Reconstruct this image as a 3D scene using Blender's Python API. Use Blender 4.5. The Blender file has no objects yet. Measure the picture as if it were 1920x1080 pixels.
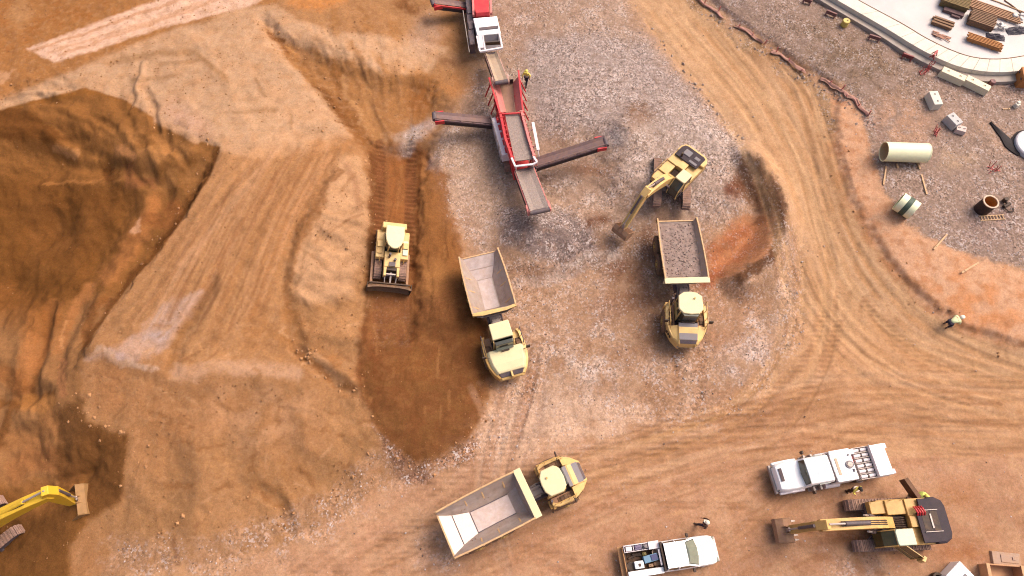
import bpy, bmesh, math, random
import numpy as np
from mathutils import Vector, Matrix, Euler
random.seed(7); rng = np.random.default_rng(11)
S = bpy.context.scene
COL = S.collection
PI = math.pi
def rad(a): return a*PI/180
# ------------------------------------------------------------------ camera model
H = 50.7; F = 1280.0; TH = rad(24.0); CT, ST = math.cos(TH), math.sin(TH)
def W(px, py, z=0.0):
    """pixel of the 1920x1080 photograph -> point of the site at height z"""
    u = (px-960.0)/F; v = (540.0-py)/F
    dx, dy, dz = u, ST + v*CT, -CT + v*ST
    t = (z-H)/dz
    return Vector((dx*t, dy*t, z))
def P(X, Y, Z):
    yc = Y*CT + (Z-H)*ST; zc = np.maximum(Y*ST - (Z-H)*CT, 2.0)
    return 960+F*X/zc, 540-F*yc/zc
K = 1.6
def lin(c):
    c = np.asarray(c, float)/255.0
    return np.where(c <= .04045, c/12.92, ((c+.055)/1.055)**2.4)
def C(r, g, b): return lin((r, g, b))/K
# ------------------------------------------------------------------ noise
_perm = rng.permutation(4096); _val = rng.random(4096)
_ga = _val*2*PI; _gc, _gs = np.cos(_ga), np.sin(_ga)
def vnoise(x, y, seed=0):
    """gradient noise, about -1..1"""
    xf = np.floor(x); yf = np.floor(y); xi = xf.astype(np.int64); yi = yf.astype(np.int64); fx = x-xf; fy = y-yf
    u = fx*fx*fx*(fx*(fx*6-15)+10); v = fy*fy*fy*(fy*(fy*6-15)+10)
    p0 = _perm[(xi+seed*131) & 4095]; p1 = _perm[(xi+1+seed*131) & 4095]
    def g(p, yy, dx, dy): k = _perm[(p+yy) & 4095]; return _gc[k]*dx+_gs[k]*dy
    n0 = g(p0, yi, fx, fy); n1 = g(p1, yi, fx-1, fy); n2 = g(p0, yi+1, fx, fy-1); n3 = g(p1, yi+1, fx-1, fy-1)
    return ((n0*(1-u)+n1*u)*(1-v)+(n2*(1-u)+n3*u)*v)*1.75
def fbm(x, y, oct=4, seed=0, gain=.5):
    s = 0; a = 1; t = 0
    for i in range(oct):
        s = s + a*vnoise(x+i*13.7, y+i*7.3, seed+i); t += a; a *= gain
        x, y = 2*(x*.8-y*.6), 2*(x*.6+y*.8)
    return s/t
def sstep(a, b, x):
    t = np.clip((x-a)/(b-a), 0, 1); return t*t*(3-2*t)
def spline(pts, n=12):
    pts = [np.array(p, float) for p in pts]; out = []
    for i in range(len(pts)-1):
        p0 = pts[max(i-1, 0)]; p1 = pts[i]; p2 = pts[i+1]; p3 = pts[min(i+2, len(pts)-1)]
        for k in range(n):
            t = k/n
            out.append(.5*((2*p1)+(-p0+p2)*t+(2*p0-5*p1+4*p2-p3)*t*t+(-p0+3*p1-3*p2+p3)*t**3))
    out.append(pts[-1]); return out
def segdist(x, y, pts, closed=False):
    d = np.full(x.shape, 1e9); par = np.zeros(x.shape); L = 0
    n = len(pts)
    for i in range(n if closed else n-1):
        ax, ay = pts[i][:2]; bx, by = pts[(i+1) % n][:2]
        ex, ey = bx-ax, by-ay; l2 = ex*ex+ey*ey+1e-9; ln = math.sqrt(l2)
        t = np.clip(((x-ax)*ex+(y-ay)*ey)/l2, 0, 1)
        q = np.hypot(x-ax-t*ex, y-ay-t*ey)
        m = q < d; d = np.where(m, q, d); par = np.where(m, L+t*ln, par); L += ln
    return d, par
def inside(x, y, pts):
    r = np.zeros(x.shape, bool); n = len(pts)
    for i in range(n):
        ax, ay = pts[i][:2]; bx, by = pts[(i+1) % n][:2]
        if ay == by: continue
        c = ((ay > y) != (by > y)) & (x < (bx-ax)*(y-ay)/(by-ay)+ax)
        r ^= c
    return r
def pmask(x, y, pts, soft, margin=None):
    """soft polygon mask, 1 inside; the edge is `soft` wide"""
    x = np.asarray(x, float); y = np.asarray(y, float)
    sh = x.shape; x = x.ravel(); y = y.ravel(); out = np.zeros(x.shape)
    xs = [p[0] for p in pts]; ys = [p[1] for p in pts]; m = soft*1.2
    sel = (x > min(xs)-m) & (x < max(xs)+m) & (y > min(ys)-m) & (y < max(ys)+m)
    if sel.any():
        a, b = x[sel], y[sel]
        d, _ = segdist(a, b, pts, True); d = np.where(inside(a, b, pts), d, -d)
        out[sel] = sstep(-soft*.5, soft*.5, d)
    return out.reshape(sh)
def smask(x, y, pts, w, soft):
    x = np.asarray(x, float); y = np.asarray(y, float)
    sh = x.shape; x = x.ravel(); y = y.ravel(); out = np.zeros(x.shape)
    xs = [p[0] for p in pts]; ys = [p[1] for p in pts]; m = w+soft
    sel = (x > min(xs)-m) & (x < max(xs)+m) & (y > min(ys)-m) & (y < max(ys)+m)
    if sel.any():
        d, _ = segdist(x[sel], y[sel], pts)
        out[sel] = 1-sstep(w*.5, w*.5+soft, d)
    return out.reshape(sh)
def bmask(x, y, cx, cy, rx, ry, rot=0, soft=.6):
    c, s = math.cos(rad(rot)), math.sin(rad(rot))
    a = ((x-cx)*c+(y-cy)*s)/rx; b = (-(x-cx)*s+(y-cy)*c)/ry
    return 1-sstep(1-soft, 1+soft*.3, np.hypot(a, b))
def WP(pts, z): return [tuple(W(p[0], p[1], z if len(p) < 3 else p[2])[:2]) for p in pts]

# ------------------------------------------------------------------ the terrain's height
PIT = WP([(-700,300,3.2),(-200,235,3.2),(0,205),(60,190),(110,178),(160,164),(200,178),(240,190),(310,235),(370,262),(412,274),(405,300),(395,330),(350,400),(300,470),
          (250,525),(215,575),(180,625,3.2),(160,660,3),(152,700,2.6),(150,745,2.2),(165,790,2),(205,808,2),(243,815,2),(236,870,1.8),(226,940,1.4),(170,975,.8),(140,1020,.4),(150,1090,.2),(160,1300,0),(-700,1300,0)], 3.4)
PAD = WP([(1250,-400),(1300,-120),(1322,-5),(1400,58),(1480,108),(1560,158),(1572,190),(1566,240),(1580,310),(1602,380),(1645,455),(1700,525),(1760,580),(1830,622),(1925,648),(2300,700),(2500,-400)], .5)
FAN = WP([(498,50),(530,75),(590,100),(660,120),(730,150),(800,135),(835,180),(812,250),(800,300),(700,310),(665,250),(600,175),(540,112)], 2.4)
TROUGH = WP([(694,270),(690,400),(690,480),(688,560),(682,620),(690,640),(775,640),(778,560),(782,480),(786,400),(790,330),(796,270)], 1.4)
LOBE = WP([(672,640),(668,690),(680,750),(715,815),(760,860),(810,872),(870,830),(905,780),(915,715),(905,640),(880,560),(840,560),(780,620)], .6)
RBANK = WP([(790,300),(835,330),(856,440),(880,520),(905,600),(915,660),(860,640),(800,600),(785,480)], 1.0)
PBANK = WP([(640,292),(676,300),(688,380),(688,470),(655,555),(600,575),(555,560),(543,500),(575,440),(605,370)], 2.6)
BENCH = WP([(1175,215),(1240,190),(1330,235),(1395,285),(1425,320),(1400,370),(1330,385),(1230,385),(1150,360),(1140,280)], .6)
SLAB = WP([(1600,0),(1645,25),(1690,50),(1732,75),(1775,93),(1825,108),(1880,112),(1925,106),(2000,85),(2200,0),(2200,-300),(1500,-300)], 2.1)
_ctrl = [(-300,100,2.6),(0,0,2.6),(120,40,2.8),(300,20,3),(480,40,3.3),(0,150,3.0),(160,140,3.4),(300,200,3.6),(420,150,3.8),(420,260,4.0),(330,460,4.0),(450,400,4.0),
  (250,580,3.8),(220,640,3.7),(340,660,3.3),(480,550,3.5),(480,680,2.5),(200,760,2.6),(300,800,2.4),(250,900,2.0),(380,860,2.0),(500,820,1.9),(600,740,1.7),(640,640,1.9),
  (560,640,2.3),(600,480,3.0),(650,380,2.9),(560,230,3.4),(620,120,3.0),(700,60,2.4),(780,40,1.6),(660,280,2.8),(740,250,1.6),(740,330,1.5),(740,480,1.2),(730,580,.8),(800,400,.9),(850,400,.5),
  (700,150,2.2),(860,180,.5),(850,60,.8),(900,400,.1),(650,850,.9),(600,900,.5),(450,930,1.0),(350,980,.8),(220,1010,.5),(520,1000,.15),(700,930,.05),(800,900,0),(600,1060,0),(350,1090,0),(900,650,0),
  (950,800,0),(1100,900,0),(1000,600,0),(900,1000,0),(1200,1060,0),(1500,1000,0),(1800,900,0),(1900,1060,0),(1900,760,0),(1600,700,0),(1500,500,0),(1450,300,.1),(1300,100,.3),(1200,10,.4),(1350,700,0),(1150,600,0),
  (1000,300,.1),(950,120,.5),(1100,100,.9),(1060,180,1.3),(1200,150,.8),(1250,300,.4),(1280,480,0),(1050,440,.3),(1100,-200,.8),(700,-200,2.4),(200,-200,2.8),(1500,-200,.5),(1900,100,.3),(2200,400,.2),(1700,300,.1)]
_cw = np.array([tuple(W(a, b, c)[:2])+(c,) for a, b, c in _ctrl])
def _phi(r2): return np.sqrt(r2+9.0)
_A = _phi((_cw[:, None, 0]-_cw[None, :, 0])**2+(_cw[:, None, 1]-_cw[None, :, 1])**2)
_n = len(_cw); _M = np.zeros((_n+1, _n+1)); _M[:_n, :_n] = _A+np.eye(_n)*-.15; _M[:_n, _n] = 1; _M[_n, :_n] = 1
_wt = np.linalg.solve(_M, np.append(_cw[:, 2], 0))
_lw = [tuple(W(a, b, z)[:2])+(z,) for a, b, z in [(330,300,2.9),(400,282,3.3),(365,275,3.3),(300,250,3.1),(240,230,2.9),(160,190,2.8),(240,280,2.0),(120,220,2.3),(20,240,1.6),(340,345,2.5),(300,380,1.6),(250,410,.7),(180,330,.9),(100,330,.4),(100,450,-.6),(20,560,-.6),(200,480,.0),(230,470,.9),(170,560,1.0),(120,620,1.0),(60,650,.7),(140,720,1.0),(60,760,.4),(90,800,.2),
      (200,850,-.4),(170,920,-.5),(100,950,-.5),(40,900,.1),(0,1000,-.5),(100,1040,-.3),(-100,1000,-.5),(-200,500,-.4),(-100,1200,-.3),(60,1100,-.3)]]
_lw = np.array(_lw)
def rbf(X, Y):
    h = np.full(X.shape, _wt[_n])
    for i in range(_n):
        h = h + _wt[i]*_phi((X-_cw[i, 0])**2+(Y-_cw[i, 1])**2)
    return np.clip(h, -.5, 4.3)
def idw(X, Y):
    s = 0; t = 0
    for a, b, z in _lw:
        w = 1/(((X-a)**2+(Y-b)**2)+1.2)**1.6; s = s+w*z; t = t+w
    return s/t
def height(X, Y, fine=True):
    X = np.asarray(X, float); Y = np.asarray(Y, float)
    wx = X+.55*fbm(X*.35, Y*.35, 3, 3)+.15*fbm(X*1.7, Y*1.7, 2, 4); wy = Y+.55*fbm(X*.35, Y*.35, 3, 23)+.15*fbm(X*1.7, Y*1.7, 2, 24)
    h = rbf(X, Y)
    sand = np.clip(h/1.2, 0, 1)
    h = h - .9*pmask(wx, wy, FAN, 2.2) - .35*pmask(wx, wy, TROUGH, .9) + .35*pmask(wx, wy, PBANK, 1.3)
    h = h + .75*pmask(wx, wy, LOBE, 4.5) + .45*pmask(wx, wy, RBANK, 2.2)
    h = h + 1.0*pmask(wx, wy, BENCH, 3.2)
    pad = pmask(wx, wy, PAD, 9.0); h = h + .95*pad + .28*pmask(wx*.7+X*.3, wy*.7+Y*.3, PAD, .7+.5*0)
    sh = X.shape; fx, fy = wx.ravel(), wy.ravel(); pit = np.zeros(fx.shape)
    sel = (fx < PITX)
    if sel.any():
        a, b = fx[sel], fy[sel]; dd, _ = segdist(a, b, PIT, True); dd = np.where(inside(a, b, PIT), dd, -dd); dr, _ = segdist(a, b, RIDGE)
        pit[sel] = sstep(-.5, 1.0+np.clip(dr-.8, 0, 5.5), dd)
    pit = pit.reshape(sh)
    h = h*(1-pit) + (idw(X, Y)+.4*fbm(X*.25, Y*.25, 3, 41)+.12*(1-abs(fbm(X*.45, Y*.45, 3, 45))*2))*pit
    for cx, cy, r, hh, z in ((1000,440,4.2,1.5,.5),(1092,440,3,.7,.4),(778,262,2.0,.8,1.2),(1160,255,3,1.0,.8),(905,150,2,.4,.4)):
        c = W(cx, cy, z); d = np.hypot(X-c.x, Y-c.y)/r*(1+.15*fbm(X*.5, Y*.5, 2, 50)); h = h+hh*np.clip(1-d, 0, 1)**1.15
    if True:
        rough = sand*(1-pit)+pit*1.0
        h = h + rough*(.12*fbm(X*.35, Y*.35, 3, 60)+.05*fbm(X*1.1, Y*1.1, 3, 66)) + (1-rough)*.05*fbm(X*.4, Y*.4, 3, 70)
        h = h + pad*(.08*fbm(X*.5, Y*.5, 3, 81))
    sl = pmask(X, Y, SLAB, .6)
    h = h*(1-sl)+1.62*sl
    far = np.maximum(np.abs(X)-70, 0)+np.maximum(np.abs(Y-27)-48, 0)
    return h*np.exp(-far/60)
PITX = max(p[0] for p in PIT)+3
RIDGE = WP([(412,274),(405,300),(395,330),(350,400),(300,470),(250,525),(215,575),(185,615)], 3.4)
def gz(x, y): return float(height(np.array([x]), np.array([y]))[0])
def ground(px, py):
    z = 0
    for _ in range(6):
        p = W(px, py, z); z = gz(p.x, p.y)
    return Vector((p.x, p.y, z))
def ground_many(pts):
    a = np.array([(p[0], p[1]) for p in pts], float); u = (a[:, 0]-960)/F; v = (540-a[:, 1])/F; dy = ST+v*CT; dz = -CT+v*ST; z = np.zeros(len(a))
    for _ in range(5): t = (z-H)/dz; x, y = u*t, dy*t; z = height(x, y)
    return np.column_stack([x, y])
# ------------------------------------------------------------------ objects
def tag(o, label=None, cat=None, group=None, kind=None):
    if label: o['label'] = label
    if cat: o['category'] = cat
    if group: o['group'] = group
    if kind: o['kind'] = kind
    return o
def thing(name, label, cat, loc, yaw=0, pitch=0, roll=0, group=None):
    o = bpy.data.objects.new(name, None); COL.objects.link(o); o.empty_display_size = .3
    o.location = loc; o.rotation_euler = (roll, pitch, yaw)
    return tag(o, label, cat, group)
class MB:
    def __init__(s, m=None): s.v = []; s.f = []; s.m = m
    def add(s, vs, fs):
        n = len(s.v)
        if s.m is not None: vs = [s.m @ Vector(v) for v in vs]
        s.v += [tuple(v) for v in vs]; s.f += [tuple(i+n for i in f) for f in fs]; return s
    def box(s, c, d, rot=None, tx=1, ty=1):
        x, y, z = d[0]/2, d[1]/2, d[2]/2
        vs = [Vector(q) for q in ((-x,-y,-z),(x,-y,-z),(x,y,-z),(-x,y,-z),(-x*tx,-y*ty,z),(x*tx,-y*ty,z),(x*tx,y*ty,z),(-x*tx,y*ty,z))]
        if rot: e = Euler(rot).to_matrix(); vs = [e @ v for v in vs]
        c = Vector(c)
        return s.add([v+c for v in vs], [(0,3,2,1),(4,5,6,7),(0,1,5,4),(1,2,6,5),(2,3,7,6),(3,0,4,7)])
    def span(s, x0, x1, y0, y1, z0, z1): return s.box(((x0+x1)/2,(y0+y1)/2,(z0+z1)/2),(x1-x0,y1-y0,z1-z0))
    def prism(s, pts, axis, a, b, ins=0):
        """polygon extruded along x, y or z; `ins` shrinks the far end"""
        n = len(pts); cx = sum(p[0] for p in pts)/n; cy = sum(p[1] for p in pts)/n
        def m(p, q): return {'z':(p[0],p[1],q),'y':(p[0],q,p[1]),'x':(q,p[0],p[1])}[axis]
        v1 = [m(p, a) for p in pts]; v2 = [m((cx+(p[0]-cx)*(1-ins), cy+(p[1]-cy)*(1-ins)), b) for p in pts]
        fs = [tuple(range(n))[::-1], tuple(range(n, 2*n))]+[(i,(i+1)%n,n+(i+1)%n,n+i) for i in range(n)]
        return s.add(v1+v2, fs)
    def loft(s, rings, caps=True, closed=True):
        n = len(rings[0]); vs = [p for r in rings for p in r]; fs = []
        for k in range(len(rings)-1):
            for i in range(n if closed else n-1):
                j = (i+1) % n; fs.append((k*n+i, k*n+j, (k+1)*n+j, (k+1)*n+i))
        if caps: fs += [tuple(range(n))[::-1], tuple((len(rings)-1)*n+i for i in range(n))]
        return s.add(vs, fs)
    def cyl(s, p0, p1, r0, r1=None, n=14, caps=True):
        p0, p1 = Vector(p0), Vector(p1); r1 = r0 if r1 is None else r1
        d = (p1-p0).normalized(); u = d.orthogonal().normalized(); w = d.cross(u)
        ring = lambda p, r: [p+(u*math.cos(2*PI*i/n)+w*math.sin(2*PI*i/n))*r for i in range(n)]
        return s.loft([ring(p0, r0), ring(p1, r1)], caps)
    def lathe(s, prof, c, axis='y', n=24):
        """prof: (radius, offset along axis)"""
        c = Vector(c); rings = []
        for r, o in prof:
            q = []
            for i in range(n):
                a = 2*PI*i/n; ca, sa = r*math.cos(a), r*math.sin(a)
                q.append(c+Vector({'y':(ca,o,-sa),'x':(o,ca,sa),'z':(ca,sa,o)}[axis]))
            rings.append(q)
        return s.loft(rings, True)
    def tube(s, pts, r, n=8):
        pts = [Vector(p) for p in pts]; rings = []; u = None
        for i, p in enumerate(pts):
            d = (pts[min(i+1, len(pts)-1)]-pts[max(i-1, 0)]).normalized()
            u = d.orthogonal().normalized() if u is None else (u-d*u.dot(d)).normalized()
            w = d.cross(u); rings.append([p+(u*math.cos(2*PI*k/n)+w*math.sin(2*PI*k/n))*r for k in range(n)])
        return s.loft(rings, True)
    def bar(s, p0, p1, w, h, up=(0,0,1)):
        p0, p1 = Vector(p0), Vector(p1); d = (p1-p0).normalized(); up = Vector(up)
        if abs(d.dot(up)) > .95: up = Vector((1,0,0))
        a = d.cross(up).normalized(); b = a.cross(d).normalized()
        q = lambda p: [p-a*w/2-b*h/2, p+a*w/2-b*h/2, p+a*w/2+b*h/2, p-a*w/2+b*h/2]
        return s.loft([q(p0), q(p1)])
    def quad(s, a, b, c, d, t=.03):
        a, b, c, d = map(Vector, (a, b, c, d)); n = (b-a).cross(d-a).normalized()*t
        return s.add([a, b, c, d, a-n, b-n, c-n, d-n], [(0,1,2,3),(7,6,5,4),(0,4,5,1),(1,5,6,2),(2,6,7,3),(3,7,4,0)])
    def girder(s, pts, hs, y0, y1):
        """box girder in the x-z plane along pts with depths hs"""
        up, lo = [], []
        for i, p in enumerate(pts):
            p = Vector(p); d = (Vector(pts[min(i+1, len(pts)-1)])-Vector(pts[max(i-1, 0)])).normalized(); n = Vector((-d.y, d.x))
            up.append(p+n*hs[i]/2); lo.append(p-n*hs[i]/2)
        rings = [[(u.x,y0,u.y),(u.x,y1,u.y),(l.x,y1,l.y),(l.x,y0,l.y)] for u, l in zip(up, lo)]
        return s.loft(rings)
    def build(s, name, mat, parent=None, bev=.025, smooth=False, label=None):
        me = bpy.data.meshes.new(name); me.from_pydata(s.v, [], s.f); me.materials.append(mat)
        bm = bmesh.new(); bm.from_mesh(me); bmesh.ops.recalc_face_normals(bm, faces=bm.faces); bm.to_mesh(me); bm.free()
        if smooth:
            me.polygons.foreach_set('use_smooth', [True]*len(me.polygons)); me.set_sharp_from_angle(angle=rad(38))
        o = bpy.data.objects.new(name, me); COL.objects.link(o)
        if parent: o.parent = parent
        if bev:
            b = o.modifiers.new('edge', 'BEVEL'); b.width = bev; b.segments = 2; b.limit_method = 'ANGLE'; b.angle_limit = rad(40)
        if label: o['label'] = label
        return o
# ------------------------------------------------------------------ materials
def mat(name, col, rough=.6, metal=0., var=.12, dust=0., scale=3., dustcol=(190,140,95), spec=.4, bump=0.):
    m = bpy.data.materials.new(name); m.use_nodes = True; nt = m.node_tree; N = nt.nodes; L = nt.links
    b = N['Principled BSDF']; b.inputs['Roughness'].default_value = rough; b.inputs['Metallic'].default_value = metal
    b.inputs['Specular IOR Level'].default_value = spec
    tc = N.new('ShaderNodeTexCoord'); n1 = N.new('ShaderNodeTexNoise'); n1.inputs['Scale'].default_value = scale; n1.inputs['Detail'].default_value = 6
    n1.inputs['Roughness'].default_value = .65
    L.new(tc.outputs['Object'], n1.inputs['Vector'])
    mp = N.new('ShaderNodeMapRange'); mp.inputs[1].default_value = .3; mp.inputs[2].default_value = .7; mp.inputs[3].default_value = 1-var; mp.inputs[4].default_value = 1+var
    L.new(n1.outputs['Fac'], mp.inputs[0])
    mx = N.new('ShaderNodeMix'); mx.data_type = 'RGBA'; mx.blend_type = 'MULTIPLY'; mx.inputs[0].default_value = 1
    mx.inputs[6].default_value = (*col, 1); L.new(mp.outputs[0], mx.inputs[7])
    out = mx.outputs[2]
    if dust > 0:
        n2 = N.new('ShaderNodeTexNoise'); n2.inputs['Scale'].default_value = scale*.6; n2.inputs['Detail'].default_value = 8; n2.inputs['Roughness'].default_value = .7
        L.new(tc.outputs['Object'], n2.inputs['Vector'])
        r = N.new('ShaderNodeMapRange'); r.inputs[1].default_value = .42; r.inputs[2].default_value = .72; r.inputs[3].default_value = dust*.25; r.inputs[4].default_value = min(dust*1.3, 1)
        L.new(n2.outputs['Fac'], r.inputs[0])
        m2 = N.new('ShaderNodeMix'); m2.data_type = 'RGBA'; m2.inputs[7].default_value = (*C(*dustcol), 1)
        L.new(r.outputs[0], m2.inputs[0]); L.new(out, m2.inputs[6]); out = m2.outputs[2]
    L.new(out, b.inputs['Base Color'])
    if bump:
        bp = N.new('ShaderNodeBump'); bp.inputs['Strength'].default_value = bump; bp.inputs['Distance'].default_value = .05
        n3 = N.new('ShaderNodeTexNoise'); n3.inputs['Scale'].default_value = 14; L.new(tc.outputs['Object'], n3.inputs['Vector'])
        L.new(n3.outputs['Fac'], bp.inputs['Height']); L.new(bp.outputs[0], b.inputs['Normal'])
    return m
EXPO = 0.65
# ------------------------------------------------------------------ the ground sheet
def axis(lo, hi, step, far, k=1.28):
    core = np.arange(lo, hi+step*.5, step); a = []; d = step
    x = lo
    while x > -far: d *= k; x -= d; a.append(x)
    b = []; d = step; x = core[-1]
    while x < far: d *= k; x += d; b.append(x)
    return np.concatenate([a[::-1], core, b])
XS = axis(-60, 60, .1, 700); YS = axis(-4, 59, .1, 700)
GX, GY = np.meshgrid(XS, YS)
gx, gy = GX.ravel(), GY.ravel()
gh = height(gx, gy)
RS = [((640,265),(570,390),(535,540),(500,640)),((600,268),(510,410),(440,560),(390,650)),((560,275),(450,410),(370,540),(320,630)),((520,280),(410,400),(310,540),(250,610)),((480,290),(390,400),(290,540),(225,600))]
rel = np.zeros(len(gx)); rdark = np.zeros(len(gx)); rlite = np.zeros(len(gx))
RSC = 1.
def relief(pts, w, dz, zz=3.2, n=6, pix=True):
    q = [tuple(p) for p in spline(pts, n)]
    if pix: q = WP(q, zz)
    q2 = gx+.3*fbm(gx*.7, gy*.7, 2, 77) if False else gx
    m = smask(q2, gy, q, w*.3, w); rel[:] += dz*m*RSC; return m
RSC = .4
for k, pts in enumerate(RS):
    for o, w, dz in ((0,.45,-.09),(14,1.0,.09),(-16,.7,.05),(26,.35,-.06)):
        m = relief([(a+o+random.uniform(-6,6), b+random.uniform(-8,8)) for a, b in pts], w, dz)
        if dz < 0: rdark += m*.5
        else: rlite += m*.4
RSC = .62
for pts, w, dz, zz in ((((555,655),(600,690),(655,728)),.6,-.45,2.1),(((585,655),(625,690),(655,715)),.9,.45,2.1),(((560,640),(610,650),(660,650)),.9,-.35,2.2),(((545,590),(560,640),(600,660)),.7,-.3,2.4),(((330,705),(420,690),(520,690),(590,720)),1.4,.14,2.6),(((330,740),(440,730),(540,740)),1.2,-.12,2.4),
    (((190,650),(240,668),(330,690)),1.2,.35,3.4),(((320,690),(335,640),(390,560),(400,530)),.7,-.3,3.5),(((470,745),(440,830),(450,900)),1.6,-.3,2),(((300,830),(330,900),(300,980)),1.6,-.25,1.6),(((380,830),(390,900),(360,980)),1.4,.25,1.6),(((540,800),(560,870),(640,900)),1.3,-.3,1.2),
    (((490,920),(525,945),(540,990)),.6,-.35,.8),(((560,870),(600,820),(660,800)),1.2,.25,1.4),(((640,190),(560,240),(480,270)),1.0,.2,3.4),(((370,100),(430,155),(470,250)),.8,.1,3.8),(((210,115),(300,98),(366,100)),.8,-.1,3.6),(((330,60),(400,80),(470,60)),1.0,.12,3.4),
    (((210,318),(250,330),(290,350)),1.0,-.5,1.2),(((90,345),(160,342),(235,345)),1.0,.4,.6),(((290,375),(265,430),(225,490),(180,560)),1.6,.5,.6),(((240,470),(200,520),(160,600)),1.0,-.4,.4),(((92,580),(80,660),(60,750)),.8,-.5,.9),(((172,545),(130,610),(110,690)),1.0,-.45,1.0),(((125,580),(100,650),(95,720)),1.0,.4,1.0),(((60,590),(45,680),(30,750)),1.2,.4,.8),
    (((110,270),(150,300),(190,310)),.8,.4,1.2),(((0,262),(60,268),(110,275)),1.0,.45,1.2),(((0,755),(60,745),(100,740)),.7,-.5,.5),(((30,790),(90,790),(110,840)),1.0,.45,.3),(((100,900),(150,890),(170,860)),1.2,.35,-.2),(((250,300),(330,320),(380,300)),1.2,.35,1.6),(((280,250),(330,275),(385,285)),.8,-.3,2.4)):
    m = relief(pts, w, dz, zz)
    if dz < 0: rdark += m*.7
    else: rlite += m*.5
def rb1(x, y): return float(_wt[:_n] @ _phi((x-_cw[:, 0])**2+(y-_cw[:, 1])**2))
def rillset(n, poly, zz, ln, w0, dz0, focus=None):
    fc = W(*focus, zz) if focus else None
    q = WP(poly, zz); xs = [p[0] for p in q]; ys = [p[1] for p in q]; c = 0
    while c < n:
        x, y = random.uniform(min(xs), max(xs)), random.uniform(min(ys), max(ys))
        if not inside(np.array([x]), np.array([y]), q)[0]: continue
        c += 1; pts = [(x, y)]; w_ = random.uniform(-.5, .5)
        for _ in range(int(random.uniform(*ln)/.8)):
            e = 1.2; hx = rb1(x+e, y)-rb1(x-e, y); hy = rb1(x, y+e)-rb1(x, y-e)
            a = (math.atan2(fc.y-y, fc.x-x)+w_*.3+random.gauss(0, .1)) if fc else math.atan2(-hy, -hx)+w_+random.gauss(0, .25); x += .8*math.cos(a); y += .8*math.sin(a); pts.append((x, y))
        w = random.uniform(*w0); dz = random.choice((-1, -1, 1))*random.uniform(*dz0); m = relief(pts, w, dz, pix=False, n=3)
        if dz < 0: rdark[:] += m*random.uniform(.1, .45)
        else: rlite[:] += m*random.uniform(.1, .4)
RSC = 1.
relief(((1405,296),(1450,355),(1464,420),(1442,480),(1396,522)), 2.0, 1.25, .5); relief(((1390,330),(1425,380),(1420,440),(1370,490)), 1.6, -.35, .5)
rillset(60, [(200,720),(640,740),(700,860),(560,980),(280,1040),(170,960)], 1.5, (2, 6), (.2, .5), (.01, .04))
rillset(70, [(500,60),(830,140),(800,290),(700,300)], 2.2, (3, 8), (.2, .5), (.015, .06), (745,330))
rillset(50, [(540,10),(830,60),(830,140),(600,110)], 2.4, (2, 5), (.2, .5), (.01, .045), (745,330))
rillset(40, [(20,200),(160,180),(390,280),(330,380),(100,300)], 1.6, (2, 6), (.3, .9), (.06, .2))
rillset(60, [(330,60),(520,20),(640,250),(420,270),(160,150)], 3.6, (2, 6), (.3, .8), (.008, .025))
rillset(30, [(550,440),(690,340),(690,560),(560,570)], 2.6, (2, 5), (.3, .7), (.05, .12))
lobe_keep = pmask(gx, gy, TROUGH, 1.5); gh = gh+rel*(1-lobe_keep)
px, py = P(gx, gy, gh)
px = np.clip(px, -900, 2800); py = np.clip(py, -600, 1500)
w1 = fbm(gx*.5, gy*.5, 4, 101); w2 = fbm(gx*.5, gy*.5, 4, 121); w3 = fbm(gx*2.2, gy*2.2, 3, 131); w4 = fbm(gx*2.2, gy*2.2, 3, 141)
qx = px+13*w1+5*w3; qy = py+13*w2+5*w4             # ragged edges
sx = px+4*w1+2.5*w3; sy = py+4*w2+2.5*w4           # nearly sharp edges
col = np.zeros((len(gx), 3)); grav = np.zeros(len(gx)); rut = np.zeros(len(gx))
n_a = fbm(gx*.12, gy*.12, 4, 151); n_b = fbm(gx*.6, gy*.6, 4, 161); n_c = fbm(gx*2.5, gy*2.5, 4, 171, .6)
col[:] = C(206,152,106)
def lay(m, c, k=1., g=None):
    global grav
    i = np.nonzero(m > .002)[0]
    if not len(i): return
    m = np.clip(m[i]*k, 0, 1); col[i] = col[i]*(1-m[:, None]) + C(*c)*m[:, None]
    if g is not None: grav[i] = grav[i]*(1-m)+g*m
def noisy(m, thr=0., w=.35, n=None): return m*sstep(thr-w, thr+w, n_b if n is None else n)
PM = lambda pts, s, q=True: pmask(qx if q else sx, qy if q else sy, pts, s)
SM = lambda pts, w, s, q=False: smask(qx if q else sx, qy if q else sy, pts, w, s)
BM = lambda *a, **k: bmask(qx, qy, *a, **k)
# yard of spread gravel
yard = PM([(850,-300),(1150,-300),(1176,0),(1225,80),(1320,195),(1395,265),(1462,370),(1500,450),(1508,620),(1450,720),(1330,800),(1200,800),(1050,830),(900,900),(840,905),(740,900),(880,835),(930,760),(965,720),(930,600),(890,500),(850,420),(815,300),(800,255),(870,190),(905,120)], 70)
lay(yard, (196,154,124), .95, .7)
lay(noisy(yard, .05, .45, n_a), (182,138,104), .65, .35); lay(noisy(yard, .15, .3), (200,166,146), .6, 1.); lay(noisy(yard, .15, .3, fbm(gx*.35+9, gy*.35, 4, 177)), (172,126,94), .65, .5)
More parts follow.
